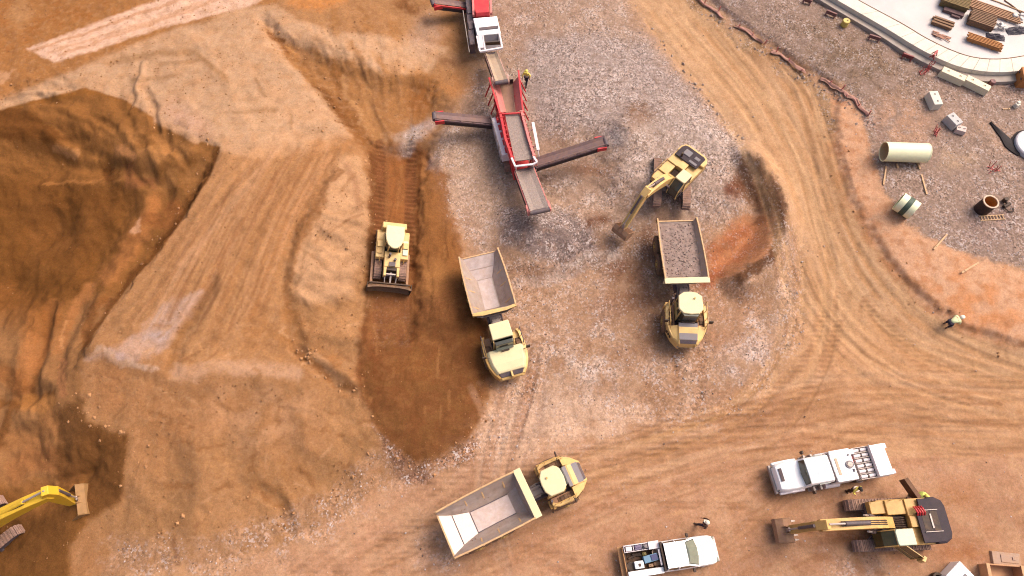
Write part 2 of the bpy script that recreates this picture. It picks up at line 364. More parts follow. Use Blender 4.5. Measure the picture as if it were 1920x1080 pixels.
# compacted earth of the lower yard and the haul road
low = PM([(380,1120),(560,1010),(720,910),(900,850),(1100,800),(1300,790),(1480,700),(1560,640),(2300,690),(2300,1500),(300,1500)], 90)
lay(low, (202,150,116), .9, .12)
lay(PM([(1130,960),(1600,930),(1920,880),(2300,900),(2300,1500),(1000,1500)], 160), (190,138,104), .8)
lay(BM(1010, 790, 150, 60, -12, soft=.8), (214,176,150), .75, .45)
road = PM([(1165,-300),(1185,0),(1240,85),(1330,190),(1400,258),(1466,350),(1512,470),(1512,600),(1470,760),(1600,860),(2300,820),(2300,690),(1920,650),(1830,632),(1740,588),(1655,500),(1600,410),(1570,320),(1556,240),(1562,180),(1500,130),(1400,68),(1318,0),(1290,-300)], 26)
lay(road, (217,170,128), .95, .05)
lay(road*sstep(-.1, .5, n_a), (208,158,116), .5)
lay(PM([(1500,620),(1700,640),(1920,720),(2300,740),(2300,840),(1500,830)], 90), (212,154,108), .7)
# bank of orange clay beside the road and the gravel pad above it
pad = PM([(1330,-300),(1325,0),(1400,55),(1480,105),(1568,158),(1606,190),(1628,270),(1650,345),(1700,420),(1780,470),(1850,495),(2300,540),(2300,-300)], 22)
lay(pad, (168,138,122), 1, .75)
lay(noisy(pad*BM(1600, 110, 170, 70, 32, soft=.8), -.1), (140,112,90), .9, .6)
lay(noisy(pad*BM(1690, 230, 80, 60, 30, soft=.8), -.2), (196,150,120), .85, .3)
lay(noisy(pad*BM(1850, 250, 120, 40, 28, soft=.9), 0), (190,152,126), .7, .4)
lay(noisy(pad*BM(1790, 300, 70, 30, 0, soft=.9), -.1), (196,160,128), .6, .4)
lay(noisy(pad*BM(1850, 420, 80, 60, 0, soft=.9), -.2), (158,130,122), .7, .9)
bank = PM([(1568,168),(1606,190),(1628,270),(1650,345),(1700,420),(1780,470),(1850,492),(1925,512),(2300,560),(2300,700),(1920,652),(1830,632),(1750,590),(1665,492),(1602,400),(1575,310),(1560,235)], 16)
lay(bank, (230,174,134), 1, .06)
lay(noisy(bank, .1, .3), (214,146,98), .5); lay(noisy(bank, .2, .2, fbm(gx*1.2, gy*1.2, 4, 351)), (196,126,78), .5); lay(noisy(bank, .2, .15, fbm(gx*1.7, gy*1.7, 4, 353)), (238,186,148), .5)
lay(noisy(bank*BM(1840, 570, 130, 60, 15, soft=.8), 0, .5), (222,146,90), .8)
foot = SM([(1554,215),(1562,300),(1590,385),(1640,460),(1690,520),(1745,572),(1800,612),(1860,635),(1930,652)], 10, 12, True)
lay(foot*sstep(-.35, .25, n_b), (168,108,64), .6, .1)  # dark foot line: shade of the bank's slope painted into the colour
lay(SM([(1310,0),(1390,62),(1470,112),(1560,165),(1620,215),(1660,270)], 4, 9, True), (158,120,108), .4, .6)
lay(noisy(SM([(1300,0),(1380,68),(1460,122),(1545,178),(1560,240)], 10, 14, True), -.1), (176,140,104), .8, .7)
# top-right concrete apron round the ring wall
lay(PM([(1480,-60),(1560,18),(1640,66),(1700,100),(1760,128),(1830,150),(1930,150),(2300,100),(2300,-300),(1300,-300)], 14), (196,176,170), .85, .25)
# gravel heaps
lay(PM([(985,70),(1120,60),(1220,80),(1310,185),(1380,270),(1300,285),(1230,220),(1150,240),(1020,250),(985,190)], 40), (178,152,142), .85, 1.)
lay(PM([(1240,195),(1330,215),(1390,280),(1420,330),(1380,400),(1330,420),(1150,330),(1180,250)], 40), (190,160,144), .8, 1.)
lay(PM([(935,400),(985,385),(1060,395),(1110,420),(1120,470),(1050,500),(985,480),(945,450)], 26), (148,124,118), .9, .9)
lay(noisy(BM(1000, 440, 60, 40, soft=.9), -.2), (134,112,108), .8, 1.)
lay(SM([(975,535),(1040,515),(1100,490),(1150,480)], 12, 12, True), (206,182,170), .7, 1.)
lay(SM([(965,505),(1020,510),(1080,505),(1130,485)], 8, 10, True), (150,112,90), .6, .6)
lay(noisy(yard*BM(1060, 640, 130, 110, 0, soft=.8), .05), (208,178,160), .45, 1.)
lay(noisy(yard*BM(1130, 700, 100, 60, 0, soft=.8), 0), (210,182,166), .45, 1.)
lay(noisy(yard*BM(1410, 680, 70, 50, 0, soft=.8), -.15), (204,176,164), .55, 1.)
lay(noisy(yard*BM(1330, 735, 50, 30, 0, soft=.8), -.1), (204,176,164), .5, 1.)
lay(noisy(yard*BM(1450, 600, 40, 60, 0, soft=.8), 0), (202,174,160), .45, 1.)
lay(noisy(yard*BM(880, 300, 60, 60, 0, soft=.9), -.1), (204,160,122), .7, .3)
lay(BM(920, 340, 60, 70, 0, soft=.9), (208,162,124), .75, .2)
lay(BM(1000, 760, 90, 40, 0, soft=.9), (216,176,148), .6, .5)
# brown patches of the yard, some damp or muddy
for cx, cy, rx, ry, ro, c, k in ((1200,210,36,26,0,(146,92,46),.85),(1100,322,52,20,8,(172,112,68),.8),(1180,245,60,30,-20,(166,132,112),.5),(1118,415,34,15,-14,(118,66,34),.9),(1170,505,60,34,-10,(120,72,46),.75),(1215,455,26,60,0,(122,78,54),.7),
    (1190,560,80,50,0,(150,104,76),.75),(1210,640,70,50,-40,(170,120,84),.75),(1180,610,40,40,0,(176,132,98),.6),(1240,745,60,45,30,(160,112,76),.7),(1240,610,26,60,0,(146,100,66),.7),(1350,560,80,60,0,(186,134,98),.6),(1340,630,40,40,0,(176,124,88),.6),
    (1440,560,26,70,-8,(160,122,92),.75),(1360,760,60,30,-20,(182,128,86),.6),(1020,590,90,60,0,(192,146,112),.6),(1000,525,50,30,-20,(170,124,90),.5),(880,560,30,60,0,(122,72,44),.6),(1110,590,50,40,0,(168,124,98),.5),(1480,470,20,60,0,(190,150,120),.5)):
    lay(noisy(BM(cx, cy, rx, ry, ro, soft=.8), -.25, .4), c, k, .35)
lay(PM([(1385,285),(1410,290),(1450,345),(1466,400),(1452,440),(1430,400),(1395,370),(1375,345)], 16), (112,74,50), .9, .3)
lay(BM(1375, 358, 22, 24, 0, soft=.7), (124,62,34), .85, .3)
lay(PM([(1345,440),(1400,405),(1445,400),(1460,430),(1440,480),(1390,515),(1335,535),(1320,500)], 20), (194,128,84), .9, .15)
lay(noisy(PM([(1330,440),(1380,420),(1420,440),(1380,500),(1330,540),(1315,500)], 22), 0), (170,92,54), .7, .3)
lay(SM([(1338,500),(1380,470),(1420,430)], 7, 8, True), (216,146,96), .6); lay(SM([(1350,470),(1390,440),(1430,410)], 5, 8, True), (140,84,50), .6)
lay(SM([(1452,385),(1468,420),(1458,455),(1425,495),(1385,525)], 8, 10, True), (120,78,48), .8)
lay(noisy(BM(1330, 520, 34, 20, -20, soft=.8), -.2), (150,70,40), .7, .4)
# ------------------------------------------------ the sand side
heap = PM([(-900,-600),(760,-600),(845,0),(880,90),(880,150),(822,250),(822,310),(846,400),(880,500),(905,590),(925,680),(915,760),(860,850),(740,890),(650,960),(540,1020),(360,1060),(240,1075),(140,1200),(-900,1500)], 24)
lay(heap, (194,138,88), 1, 0.)
lay(noisy(heap, .1, .5, n_a), (188,128,80), .6)
lay(PM([(0,-400),(560,-400),(520,10),(430,22),(330,58),(160,125),(0,180),(-900,260),(-900,-400)], 12, False), (188,124,66), .95)
lay(noisy(PM([(0,-100),(300,-100),(200,40),(60,80),(0,110)], 30), .05), (176,108,48), .7)
lay(BM(35, 25, 26, 30, 0, soft=.9), (206,150,98), .7)
lay(PM([(520,-100),(660,-100),(650,2),(600,18),(540,14)], 14), (226,146,76), .9)
pale = PM([(-60,215),(60,165),(160,122),(260,80),(330,52),(395,40),(440,14),(520,10),(560,40),(640,60),(760,70),(840,90),(800,140),(720,140),(640,110),(540,80),(500,50),(540,110),(600,180),(665,255),(600,285),(470,300),(412,280),(360,262),(300,228),(235,190),(160,165),(60,190),(0,206)], 14, False)
lay(pale, (211,166,128), .92)
lay(noisy(pale, .1, .4), (200,148,104), .6)
lay(pale*BM(350, 225, 60, 30, 35, soft=.8), (216,166,138), .7)
lay(SM([(200,118),(300,98),(366,98),(400,128),(430,155)], 3, 9), (186,136,92), .7)
lay(SM([(430,160),(500,200),(490,260)], 6, 26, True), (206,160,120), .6)
for a in (((375,105),(425,150)),((300,120),(370,115)),((250,150),(330,140)),((440,210),(520,205)),((545,215),(545,240)),((480,150),(496,180))):
    lay(SM(list(a), 2, 5), (170,124,84), .6)
strip = PM([(48,90),(70,84),(190,38),(300,-2),(480,-60),(560,-40),(480,8),(400,30),(300,52),(200,88),(100,118),(76,104)], 7, False)
lay(strip, (240,192,162), .97)
lay(SM([(60,96),(200,48),(330,2)], 2.5, 3), (206,146,104), .7); lay(SM([(110,104),(230,62),(360,18),(430,-10)], 2, 4), (214,156,116), .7); lay(SM([(90,100),(190,68),(300,34),(380,4)], 1.5, 4), (218,162,122), .6)
lay(PM([(-40,140),(0,138),(32,126),(10,160),(-40,180)], 8), (230,170,122), .8)
# broad smoothed slope with haul lanes
lay(PM([(430,285),(640,250),(660,300),(590,400),(540,520),(520,620),(420,690),(330,640),(300,560),(360,440)], 60), (206,146,94), .6)
for pts, w, c, k in ((((640,270),(560,400),(500,520),(470,640)),18,(190,126,72),.5),(((600,270),(520,380),(440,520),(400,640)),9,(184,122,70),.5),(((560,280),(460,410),(380,540),(330,620)),5,(176,114,66),.5),
    (((520,280),(430,390),(330,520)),6,(222,166,122),.5),(((620,290),(545,420),(490,560)),5,(222,160,110),.55),(((480,300),(400,400),(300,540),(250,600)),5,(178,118,72),.45),(((590,330),(520,470),(470,600)),4,(174,112,62),.4)):
    lay(SM([tuple(q) for q in spline(pts, 8)], w, w*1.2), c, k)
lay(PM([(640,292),(676,300),(690,380),(690,470),(655,555),(600,575),(555,560),(543,500),(575,440),(605,370)], 26), (224,170,124), .85)
lay(BM(600, 520, 60, 40, 0, soft=.8), (216,164,120), .6)
lay(SM([(668,300),(684,360),(688,400)], 7, 8), (220,168,122), .6)
lay(SM([(650,310),(668,350),(676,390)], 3, 8), (178,124,88), .6)
lay(SM([(635,320),(580,410),(548,480),(536,540),(545,585)], 7, 9, True), (156,100,54), .7)
lay(PM([(300,570),(375,545),(390,555),(340,610),(315,650),(250,680),(190,675),(150,670),(215,650),(260,628)], 18), (214,172,150), .8)
lay(BM(295, 632, 26, 14, -20, soft=.9), (214,188,182), .8); lay(BM(222, 665, 30, 7, 18, soft=.9), (218,186,180), .85)
lay(SM([(185,655),(215,672),(250,680),(290,690)], 5, 8, True), (224,182,152), .8)
lay(SM([(330,702),(400,692),(480,690),(560,700)], 12, 14, True), (214,164,128), .75)
lay(SM([(395,540),(360,590),(330,640),(320,690)], 4, 12), (170,112,58), .55)
lay(noisy(heap*BM(480, 780, 150, 80, 0, soft=.8), -.1), (212,158,116), .6)
lay(noisy(heap*BM(560, 620, 90, 60, 10, soft=.8), -.1), (180,118,62), .75)
lay(noisy(heap*BM(620, 620, 60, 40, 0, soft=.8), 0), (216,154,100), .6)
lay(noisy(heap*BM(640, 690, 50, 30, 20, soft=.8), .1), (168,106,54), .7)
lay(SM([(560,660),(600,690),(640,720),(655,728)], 6, 10, True), (158,98,48), .65)
lay(SM([(585,665),(620,690),(640,715)], 7, 7, True), (216,158,108), .65)
lay(noisy(heap*BM(330, 800, 130, 50, 0, soft=.8), 0), (188,126,74), .6)
lay(noisy(heap*BM(520, 900, 90, 60, -30, soft=.8), -.05), (182,122,68), .6)
lay(heap*BM(430, 960, 70, 60, 0, soft=.8), (206,148,98), .5)
lay(heap*BM(210, 720, 40, 70, 0, soft=.8), (196,132,80), .7)
for pts in (((330,830),(420,840)),((300,905),(360,915)),((480,850),(470,885)),((560,880),(590,905)),((600,810),(640,815)),((400,920),(440,905)),((640,880),(660,870)),((490,920),(530,950),(540,985)),((590,930),(575,955)),((520,745),(525,790)),((280,770),(360,800)),((470,980),(500,1010))):
    lay(SM(list(pts), 2.5, 6, True), (158,102,56), .6)
for k in range(70):       # short scuffs and clods all over the heap
    a = random.uniform(180, 700); b = random.uniform(600, 1010); t = random.uniform(-.9, .9); l = random.uniform(8, 34)
    m = smask(sx, sy, [(a, b), (a+l*math.cos(t), b+l*math.sin(t))], 1.5, 4)*heap
    lay(m, random.choice([(164,108,62),(224,168,120),(176,118,70)]), .5)
lay(PM([(322,1006),(330,1004),(340,1060),(330,1062)], 3, False), (128,76,34), .8)
lay(noisy(SM([(230,1050),(400,1050),(540,1010),(660,940),(720,890)], 44, 40, True), -.25, .3), (196,150,118), .6, .9)
# fan of pushed brown sand, the dozer's trough and the wet lobe in front of it
fan = PM([(500,54),(530,82),(590,120),(660,118),(730,150),(800,138),(836,170),(822,240),(800,300),(700,310),(664,250),(600,172),(540,112)], 22)
lay(fan, (180,122,70), .95)
lay(PM([(500,54),(516,66),(580,140),(640,190),(690,260),(680,280),(600,175),(540,112)], 8, False), (160,100,48), .75)
for pts, w, c in ((((510,62),(545,105)),4,(124,72,32)),(((550,110),(600,170),(660,240)),5,(140,86,40)),(((620,120),(650,190),(680,250)),8,(150,94,44)),(((690,150),(690,220),(720,270)),8,(196,138,84)),(((640,150),(680,230)),4,(210,152,98)),(((540,90),(560,130),(600,160)),6,(196,134,76))):
    lay(SM([tuple(q) for q in spline(pts, 6)], w, w*1.3, True), c, .65)
lay(BM(790, 185, 36, 46, 20, soft=.8), (156,94,42), .85)
lay(noisy(BM(760, 150, 90, 40, 0, soft=.8), -.05), (196,132,72), .6)
for pts in (((620,20),(632,60)),((680,20),(688,55)),((735,45),(745,70)),((590,95),(610,130)),((660,85),(690,130)),((710,110),(735,140))):
    lay(SM(list(pts), 6, 9, True), (180,120,64), .6)
lay(noisy(BM(770, 10, 40, 20, 0, soft=.8), -.2), (128,76,36), .8)
lay(BM(800, 38, 14, 9, 0, soft=.7), (140,86,42), .8)
lay(BM(800, 60, 40, 46, 0, soft=.9), (206,166,142), .6, .3)
lay(BM(850, 110, 40, 22, 0, soft=.9), (196,150,112), .6)
lay(noisy(BM(850, 115, 50, 14, 0, soft=.8), -.1), (150,98,60), .7)
lay(noisy(BM(860, 160, 50, 30, 0, soft=.9), -.1), (198,130,72), .7)
tr = PM([(690,268),(792,272),(812,300),(838,332),(858,440),(882,520),(905,600),(916,660),(918,720),(905,780),(868,832),(812,872),(760,862),(715,818),(680,750),(667,690),(674,640),(688,560),(692,480),(694,400)], 20)
lay(tr, (144,90,48), .97)
wet = PM([(700,640),(720,600),(860,600),(905,620),(914,720),(900,780),(866,828),(812,868),(760,858),(715,814),(680,748),(670,690)], 30, False)
lay(wet, (128,78,40), .9)
lay(BM(775, 690, 70, 60, 0, soft=.9), (148,92,44), .6)
lay(BM(700, 690, 30, 80, 12, soft=.9), (128,74,36), .7)
lay(PM([(785,300),(835,335),(852,440),(868,520),(800,560),(784,480)], 16), (154,98,48), .8)
lay(BM(812, 520, 34, 46, 0, soft=.9), (190,128,70), .75)
lay(BM(880, 600, 24, 90, -8, soft=.9), (124,72,32), .7)
lay(SM([(745,300),(745,420),(742,480)], 20, 12), (164,98,46), .6)
lay(PM([(697,552),(770,552),(775,600),(770,650),(700,650)], 8, False), (140,88,52), .6, .1)
for x in (712, 770):      # the dozer's two track prints
    m = SM([(x,270),(x-2,420),(x-4,500)], 15, 4); rut = np.maximum(rut, m)
    lay(m, (132,78,44), .7)
lay(SM([(786,285),(784,400),(776,520),(772,640)], 3, 6), (110,62,28), .75); lay(SM([(700,290),(697,420),(690,520),(684,640)], 4, 7), (112,66,32), .7); lay(SM([(795,300),(790,420),(782,560)], 3, 5), (184,122,68), .5)
lay(noisy(PM([(700,800),(760,862),(812,872),(880,820),(906,800),(880,860),(800,910),(740,895)], 16), -.3, .3), (150,106,84), .85, 1.)
lay(BM(776, 252, 22, 16, -30, soft=.9), (206,186,182), .9, .8); lay(SM([(806,232),(776,256),(760,280)], 10, 14), (196,172,166), .6, .6)
lay(BM(815, 300, 18, 24, 0, soft=.9), (190,158,146), .6, .6)
# the pit on the left
PITPX = [(-900,260),(0,206),(60,190),(110,178),(160,165),(200,178),(240,190),(310,235),(370,262),(412,276),(405,300),(395,330),(350,400),(300,470),(250,525),(212,575),(180,622),(158,660),(150,700),(149,745),(163,788),(204,806),(244,815),(236,870),(226,940),(170,975),(135,1015),(128,1060),(160,1500),(-900,1500)]
wk_ = sstep(600, 720, py)
pit = pmask(px+(2+9*wk_)*w1+(1.5+3*wk_)*w3, py+(2+9*wk_)*w2+(1.5+3*wk_)*w4, PITPX, 5)*(1-wk_)+pmask(px+11*w1+4*w3, py+11*w2+4*w4, PITPX, 16)*wk_
lay(pit, (152,98,46), 1., 0.)
lay(pit*PM([(-900,560),(90,590),(170,560),(230,560),(160,700),(160,800),(100,900),(-900,960)], 40), (168,116,70), .9)
lay(pit*noisy(BM(300, 300, 130, 70, 20, soft=.9), -.2), (184,124,68), .85)
lay(pit*noisy(BM(130, 240, 120, 50, 0, soft=.9), -.1), (160,102,48), .7)
lay(pit*PM([(-900,330),(60,330),(180,345),(235,350),(245,380),(235,440),(190,500),(160,560),(90,590),(30,580),(-900,560)], 64), (120,73,27), .9)
lay(pit*noisy(BM(90, 460, 140, 110, 0, soft=.9), .1), (136,86,38), .5); lay(pit*noisy(BM(160, 420, 120, 130, 0, soft=.9), .1, .3, n_a), (150,94,46), .5)
lay(pit*PM([(-20,200),(40,202),(100,232),(130,262),(90,270),(0,262)], 16), (112,66,24), .85)
lay(pit*SM([(60,190),(160,168),(230,186)], 6, 12, True), (150,92,32), .6)
for pts, w, c in ((((80,345),(150,340),(225,342)),3,(176,114,56)),(((210,318),(206,335)),9,(110,64,26)),(((240,310),(250,340),(290,345)),9,(150,92,52)),(((110,278),(140,292)),7,(212,146,88)),(((220,280),(250,290)),8,(206,138,82)),
    (((290,380),(270,420),(240,470),(200,520)),16,(184,116,60)),(((262,410),(250,435)),4,(216,160,118)),(((280,410),(320,420),(330,390)),14,(172,104,50)),(((90,580),(80,660),(60,740)),7,(124,74,30)),(((170,540),(130,600),(110,660)),9,(186,120,66)),
    (((100,575),(86,640),(70,690)),12,(182,114,58)),(((60,600),(50,680),(40,740)),14,(176,110,56)),(((125,600),(112,650)),3,(214,150,94)),(((200,560),(170,590),(155,650)),8,(140,84,36)),(((120,680),(115,740)),7,(196,128,78)),
    (((0,760),(60,750),(95,740)),6,(140,86,36)),(((50,755),(90,760)),14,(192,126,62)),(((20,830),(80,820),(95,790)),20,(176,116,64)),(((0,700),(40,720)),18,(166,102,48)),(((30,880),(80,860),(130,880)),20,(164,104,56)),(((0,830),(20,780),(30,760)),9,(130,78,32))):
    lay(pit*SM([tuple(q) for q in spline(pts, 5)], w, w*1.1, True), c, .7)
lay(pit*PM([(108,770),(150,745),(163,788),(204,806),(246,812),(240,870),(228,945),(170,975),(150,940),(165,900),(110,900),(100,860)], 22), (116,74,36), .8)  # dark hollow: damp soil tone with its shadow painted in
lay(pit*PM([(-900,970),(60,960),(140,985),(130,1060),(150,1500),(-900,1500)], 40), (122,78,36), .85)
lay(pit*SM([(412,274),(396,330),(350,400),(300,470),(250,525),(205,585),(160,650)], 9, 12, True), (112,66,28), .8)  # dark line below the ridge: the cliff's shadow painted into the soil
lay(pit*SM([(0,560),(40,590),(90,600)], 30, 40, True), (150,92,40), .6)
# vehicle tracks over the road and the lower yard
def tracks(pts, offs, w, c, k, soft=1.2, rip=0.):
    global rut
    sp = spline(pts, 10)
    for o in offs:
        q = []
        for i, p in enumerate(sp):
            d = sp[min(i+1, len(sp)-1)]-sp[max(i-1, 0)]; d = d/np.linalg.norm(d); q.append((p[0]-d[1]*o, p[1]+d[0]*o))
        m = smask(px+2*w1, py+2*w2, q, w, w*soft)*sstep(-.5, .3, fbm(gx*.3+o, gy*.3, 3, 301))
        lay(m, c, k)
        if rip: rut = np.maximum(rut, m*rip)
tracks([(1250,0),(1330,90),(1420,200),(1490,330),(1530,450),(1590,580),(1720,690),(1920,760)], (-34,-12,14,36), 5, (192,138,88), .4)
tracks([(1250,0),(1330,90),(1420,200),(1490,330),(1530,450),(1590,580),(1720,690),(1920,760)], (-24,2,26), 6, (232,182,132), .4)
tracks([(1420,90),(1500,180),(1545,300),(1580,420),(1640,530),(1740,630),(1920,700)], (-8,12), 6, (178,124,76), .55)
tracks([(1630,560),(1680,640),(1760,690),(1920,730)], (-10,8), 7, (184,130,86), .5, rip=.5)
tracks([(1100,850),(1300,800),(1450,740),(1540,620),(1520,470)], (-30,-6,20), 9, (184,132,92), .4)
tracks([(700,1090),(900,960),(1100,850),(1300,810),(1560,690),(1620,560)], (-50,-30,0,22), 4, (180,130,92), .45, rip=.4)
tracks([(900,1050),(1100,930),(1350,850),(1640,790),(1920,770)], (-40,-18,14,36), 4, (176,124,86), .4, rip=.5)
tracks([(560,1090),(760,960),(930,860),(1060,800)], (-20,0,20,40), 5, (172,124,90), .5, rip=.5)
tracks([(1300,1000),(1440,960),(1600,810),(1920,800)], (-30,0,26), 5, (170,116,76), .3)
tracks([(1380,1090),(1440,1040),(1500,1020),(1900,1010)], (-20,0,24), 5, (168,112,70), .3)
tracks([(900,720),(930,800),(900,900),(820,1000)], (-16,0,18), 6, (190,142,112), .5, rip=.5)
tracks([(1020,900),(1000,800),(1010,700)], (-16,10), 6, (176,128,98), .4, rip=.4)
tracks([(640,1090),(760,1010),(830,985),(1010,905),(1150,850),(1300,800)], (-22,-14,18,26), 8, (160,112,78), .5, 1.2, .8)
tracks([(930,900),(950,800),(962,720)], (-26,-18,18,26), 7, (168,120,90), .5, 1.2, .7)
tracks([(1290,660),(1290,760),(1240,860),(1120,900)], (-26,-18,18,26), 7, (170,122,88), .5, 1.2, .7)
tracks([(1560,600),(1500,720),(1380,800),(1200,830)], (-22,-14,16,24), 7, (180,128,88), .5, 1.2, .7)
tracks([(1120,1090),(1000,1040),(900,1050),(760,1090)], (-12,12), 7, (164,114,80), .5, 1.2, .5)
tracks([(1440,905),(1380,930),(1200,920),(1100,880)], (-20,20), 7, (162,110,72), .45, 1.2, .6)
tracks([(1360,1020),(1430,1000),(1560,1030),(1700,1070)], (-22,22), 7, (160,106,68), .45, 1.2, .6)
tracks([(1700,840),(1780,830),(1920,815)], (-24,24), 8, (170,118,78), .5, 1.2, .6)
lay(noisy(low+road, .12, .22, fbm(gx*.9, gy*.9, 4, 331)), (184,132,90), .22, None); lay(noisy(low, .1, .2, fbm(gx*.5+3, gy*.5, 4, 333)), (216,168,128), .4); lay(noisy(np.clip(low+road, 0, 1), .22, .12, fbm(gx*2.2, gy*2.2, 3, 335)), (160,110,72), .22)
lay(noisy(yard, .2, .12, fbm(gx*1.6, gy*1.6, 3, 337)), (156,114,88), .35); lay(noisy(heap*(1-pit)*(1-tr), .15, .2, fbm(gx*1.1, gy*1.1, 4, 339)), (174,120,74), .28); lay(noisy(heap*(1-pit)*(1-tr), .2, .15, fbm(gx*1.9, gy*1.9, 3, 341)), (212,158,112), .25)
lay(SM([(296,226),(338,245),(368,263)], 5, 8), (224,170,126), .8)
for k in range(150):
    a = random.uniform(900, 1910); b = random.uniform(720, 1075); t = random.uniform(-.5, .2); l = random.uniform(6, 46)
    lay(smask(px, py, [(a, b), (a+l*math.cos(t), b+l*math.sin(t))], 2, 5)*np.clip(low+road, 0, 1), random.choice([(160,110,70),(168,116,76),(222,168,120),(176,120,80)]), .4)
lay(BM(1480, 900, 60, 40, 0, soft=.9), (168,112,68), .5); lay(BM(1600, 1000, 90, 34, 0, soft=.9), (164,102,56), .55); lay(BM(1800, 1035, 60, 26, 10, soft=.9), (166,98,50), .6); lay(BM(1800, 930, 60, 40, 0, soft=.9), (180,118,70), .45)  # shadows of truck nose and excavator boom painted on, beside brown patches
lay(noisy(BM(1620, 1070, 70, 26, 0, soft=.9), -.1), (196,160,140), .7, .9); lay(noisy(BM(1570, 1045, 40, 30, 0, soft=.9), 0), (190,146,118), .5, .7)
lay(noisy(BM(820, 1040, 60, 60, 0, soft=.9), -.1), (206,164,140), .6, .8); lay(BM(980, 1000, 120, 60, -25, soft=.9), (184,130,92), .5)
lanes = pmask(px, py, [(430,280),(650,250),(680,290),(600,400),(545,520),(520,640),(330,700),(170,690),(300,500)], 60)
def flow(guide, half, n, cols, w=(1.2, 5.), k=(.08, .24), mask=1.):
    sp = [np.array(p) for p in spline(guide, 10)]
    for _ in range(n):
        o = random.uniform(-half, half); i0 = random.randint(0, len(sp)-6); i1 = min(len(sp), i0+random.randint(8, 26)); q = []; dr = random.uniform(-.6, .6)
        for i in range(i0, i1):
            d = sp[min(i+1, len(sp)-1)]-sp[max(i-1, 0)]; d = d/np.linalg.norm(d); oo = o+dr*(i-i0); q.append((sp[i][0]-d[1]*oo, sp[i][1]+d[0]*oo))
        pr_ = random.choice((0, 0, 1))
        for dd in ((0, 44) if pr_ else (0,)):
            q2 = [(p[0]+dd*.4, p[1]+dd*.5) for p in q] if dd else q
            ww = random.uniform(*w); m = smask(px+1.5*w1, py+1.5*w2, q2, ww, ww+2); gh_rut[:] -= m*.03; lay(m*mask, random.choice(cols), random.uniform(*k))
gh_rut = np.zeros(len(gx))
RC = [(186,134,86),(178,126,80),(232,184,134),(226,176,126),(196,144,94),(168,118,74)]
lay(noisy(BM(1090, 800, 230, 60, -6, soft=.9), -.15), (226,184,154), .7, .35); lay(noisy(BM(960, 850, 130, 40, -25, soft=.9), -.1), (222,178,146), .55); lay(noisy(BM(1330, 800, 120, 36, -14, soft=.9), -.1), (222,174,136), .5)
lay(SM([(1398,290),(1440,330),(1464,395),(1462,440),(1440,486),(1392,524)], 9, 10, True), (104,68,46), .75, .3); lay(noisy(PM([(1335,450),(1390,425),(1425,425),(1420,460),(1380,500),(1335,530)], 24), -.2), (190,112,68), .5)
lay(BM(1152, 256, 34, 26, 0, soft=.9), (196,172,164), .75, 1.); lay(noisy(BM(760, 262, 44, 30, -30, soft=.9), -.1), (196,166,146), .6, .3)
flow([(1215,-40),(1300,70),(1400,190),(1470,320),(1510,450),(1560,570),(1680,680),(1920,760)], 62, 70, RC)
flow([(1420,60),(1500,160),(1540,280),(1580,400),(1650,520),(1760,620),(1930,690)], 24, 26, RC)
flow([(1500,380),(1510,520),(1490,660),(1400,780),(1250,840),(1050,890)], 50, 40, RC, k=(.12, .32))
flow([(1930,780),(1750,770),(1560,770),(1350,830),(1150,900),(900,1010),(700,1095)], 70, 70, [(176,124,84),(212,162,122),(166,114,74),(220,172,132)], k=(.12, .35))
flow([(1930,830),(1780,820),(1640,800),(1500,790),(1350,800)], 40, 30, [(172,120,80),(212,160,116),(160,110,72)], k=(.15, .35))
flow([(1240,1095),(1380,1000),(1500,900),(1600,810),(1760,780)], 40, 24, [(168,116,76),(208,156,114)], k=(.12, .3))
flow([(960,1090),(930,960),(940,850),(970,740),(990,640)], 40, 26, [(176,128,98),(218,178,150)], k=(.12, .3))
for k in range(110):       # thin wheel and blade lines down the smoothed slope
    t = random.random(); o = random.uniform(-1, 1); q = [(620-200*t+o*8, 268+10*t), (540-190*t+o*14, 410), (480-200*t+o*20, 560-30*t), (430-190*t+o*26, 660-60*t)]
    i0 = random.randint(0, 14); q = [tuple(p) for p in spline(q, 7)][i0:i0+random.randint(4, 10)]
    if len(q) > 1: lay(smask(px+2*w1, py+2*w2, q, random.uniform(.8, 2.2), 3)*lanes, random.choice([(162,106,64),(214,156,110),(172,114,70),(206,150,104),(160,106,66)]), random.uniform(.18, .45))
for k in range(160):       # scrapes all over the sand
    a, b = random.uniform(120, 720), random.uniform(40, 1000); t = random.gauss(2.1, .5); l = random.uniform(10, 46)
    lay(smask(sx, sy, [(a, b), (a+l*math.cos(t), b+l*math.sin(t))], random.uniform(.8, 2), 3.5)*heap*(1-tr)*(1-pit)*(1-pale), random.choice([(160,106,62),(212,156,110),(168,112,70)]), random.uniform(.2, .5))
lay(noisy(wet, .1, .25, fbm(gx*.9, gy*.9, 4, 311)), (142,98,50), .35); lay(noisy(wet, .2, .2, fbm(gx*1.5, gy*.6, 4, 313)), (108,68,36), .35); lay(noisy(tr, .15, .25, fbm(gx*1.3, gy*.5, 4, 315)), (120,76,40), .35); lay(noisy(tr, .2, .2, fbm(gx*.8+5, gy*1.4, 4, 317)), (162,108,60), .3)
for k in range(60):
    a, b = random.uniform(680, 900), random.uniform(300, 850); l = random.uniform(10, 50); t = random.gauss(1.55, .15)
    lay(smask(sx, sy, [(a, b), (a+l*math.cos(t), b+l*math.sin(t))], random.uniform(.8, 2), 3)*tr, random.choice([(98,60,30),(172,116,66),(112,70,36)]), random.uniform(.25, .5))
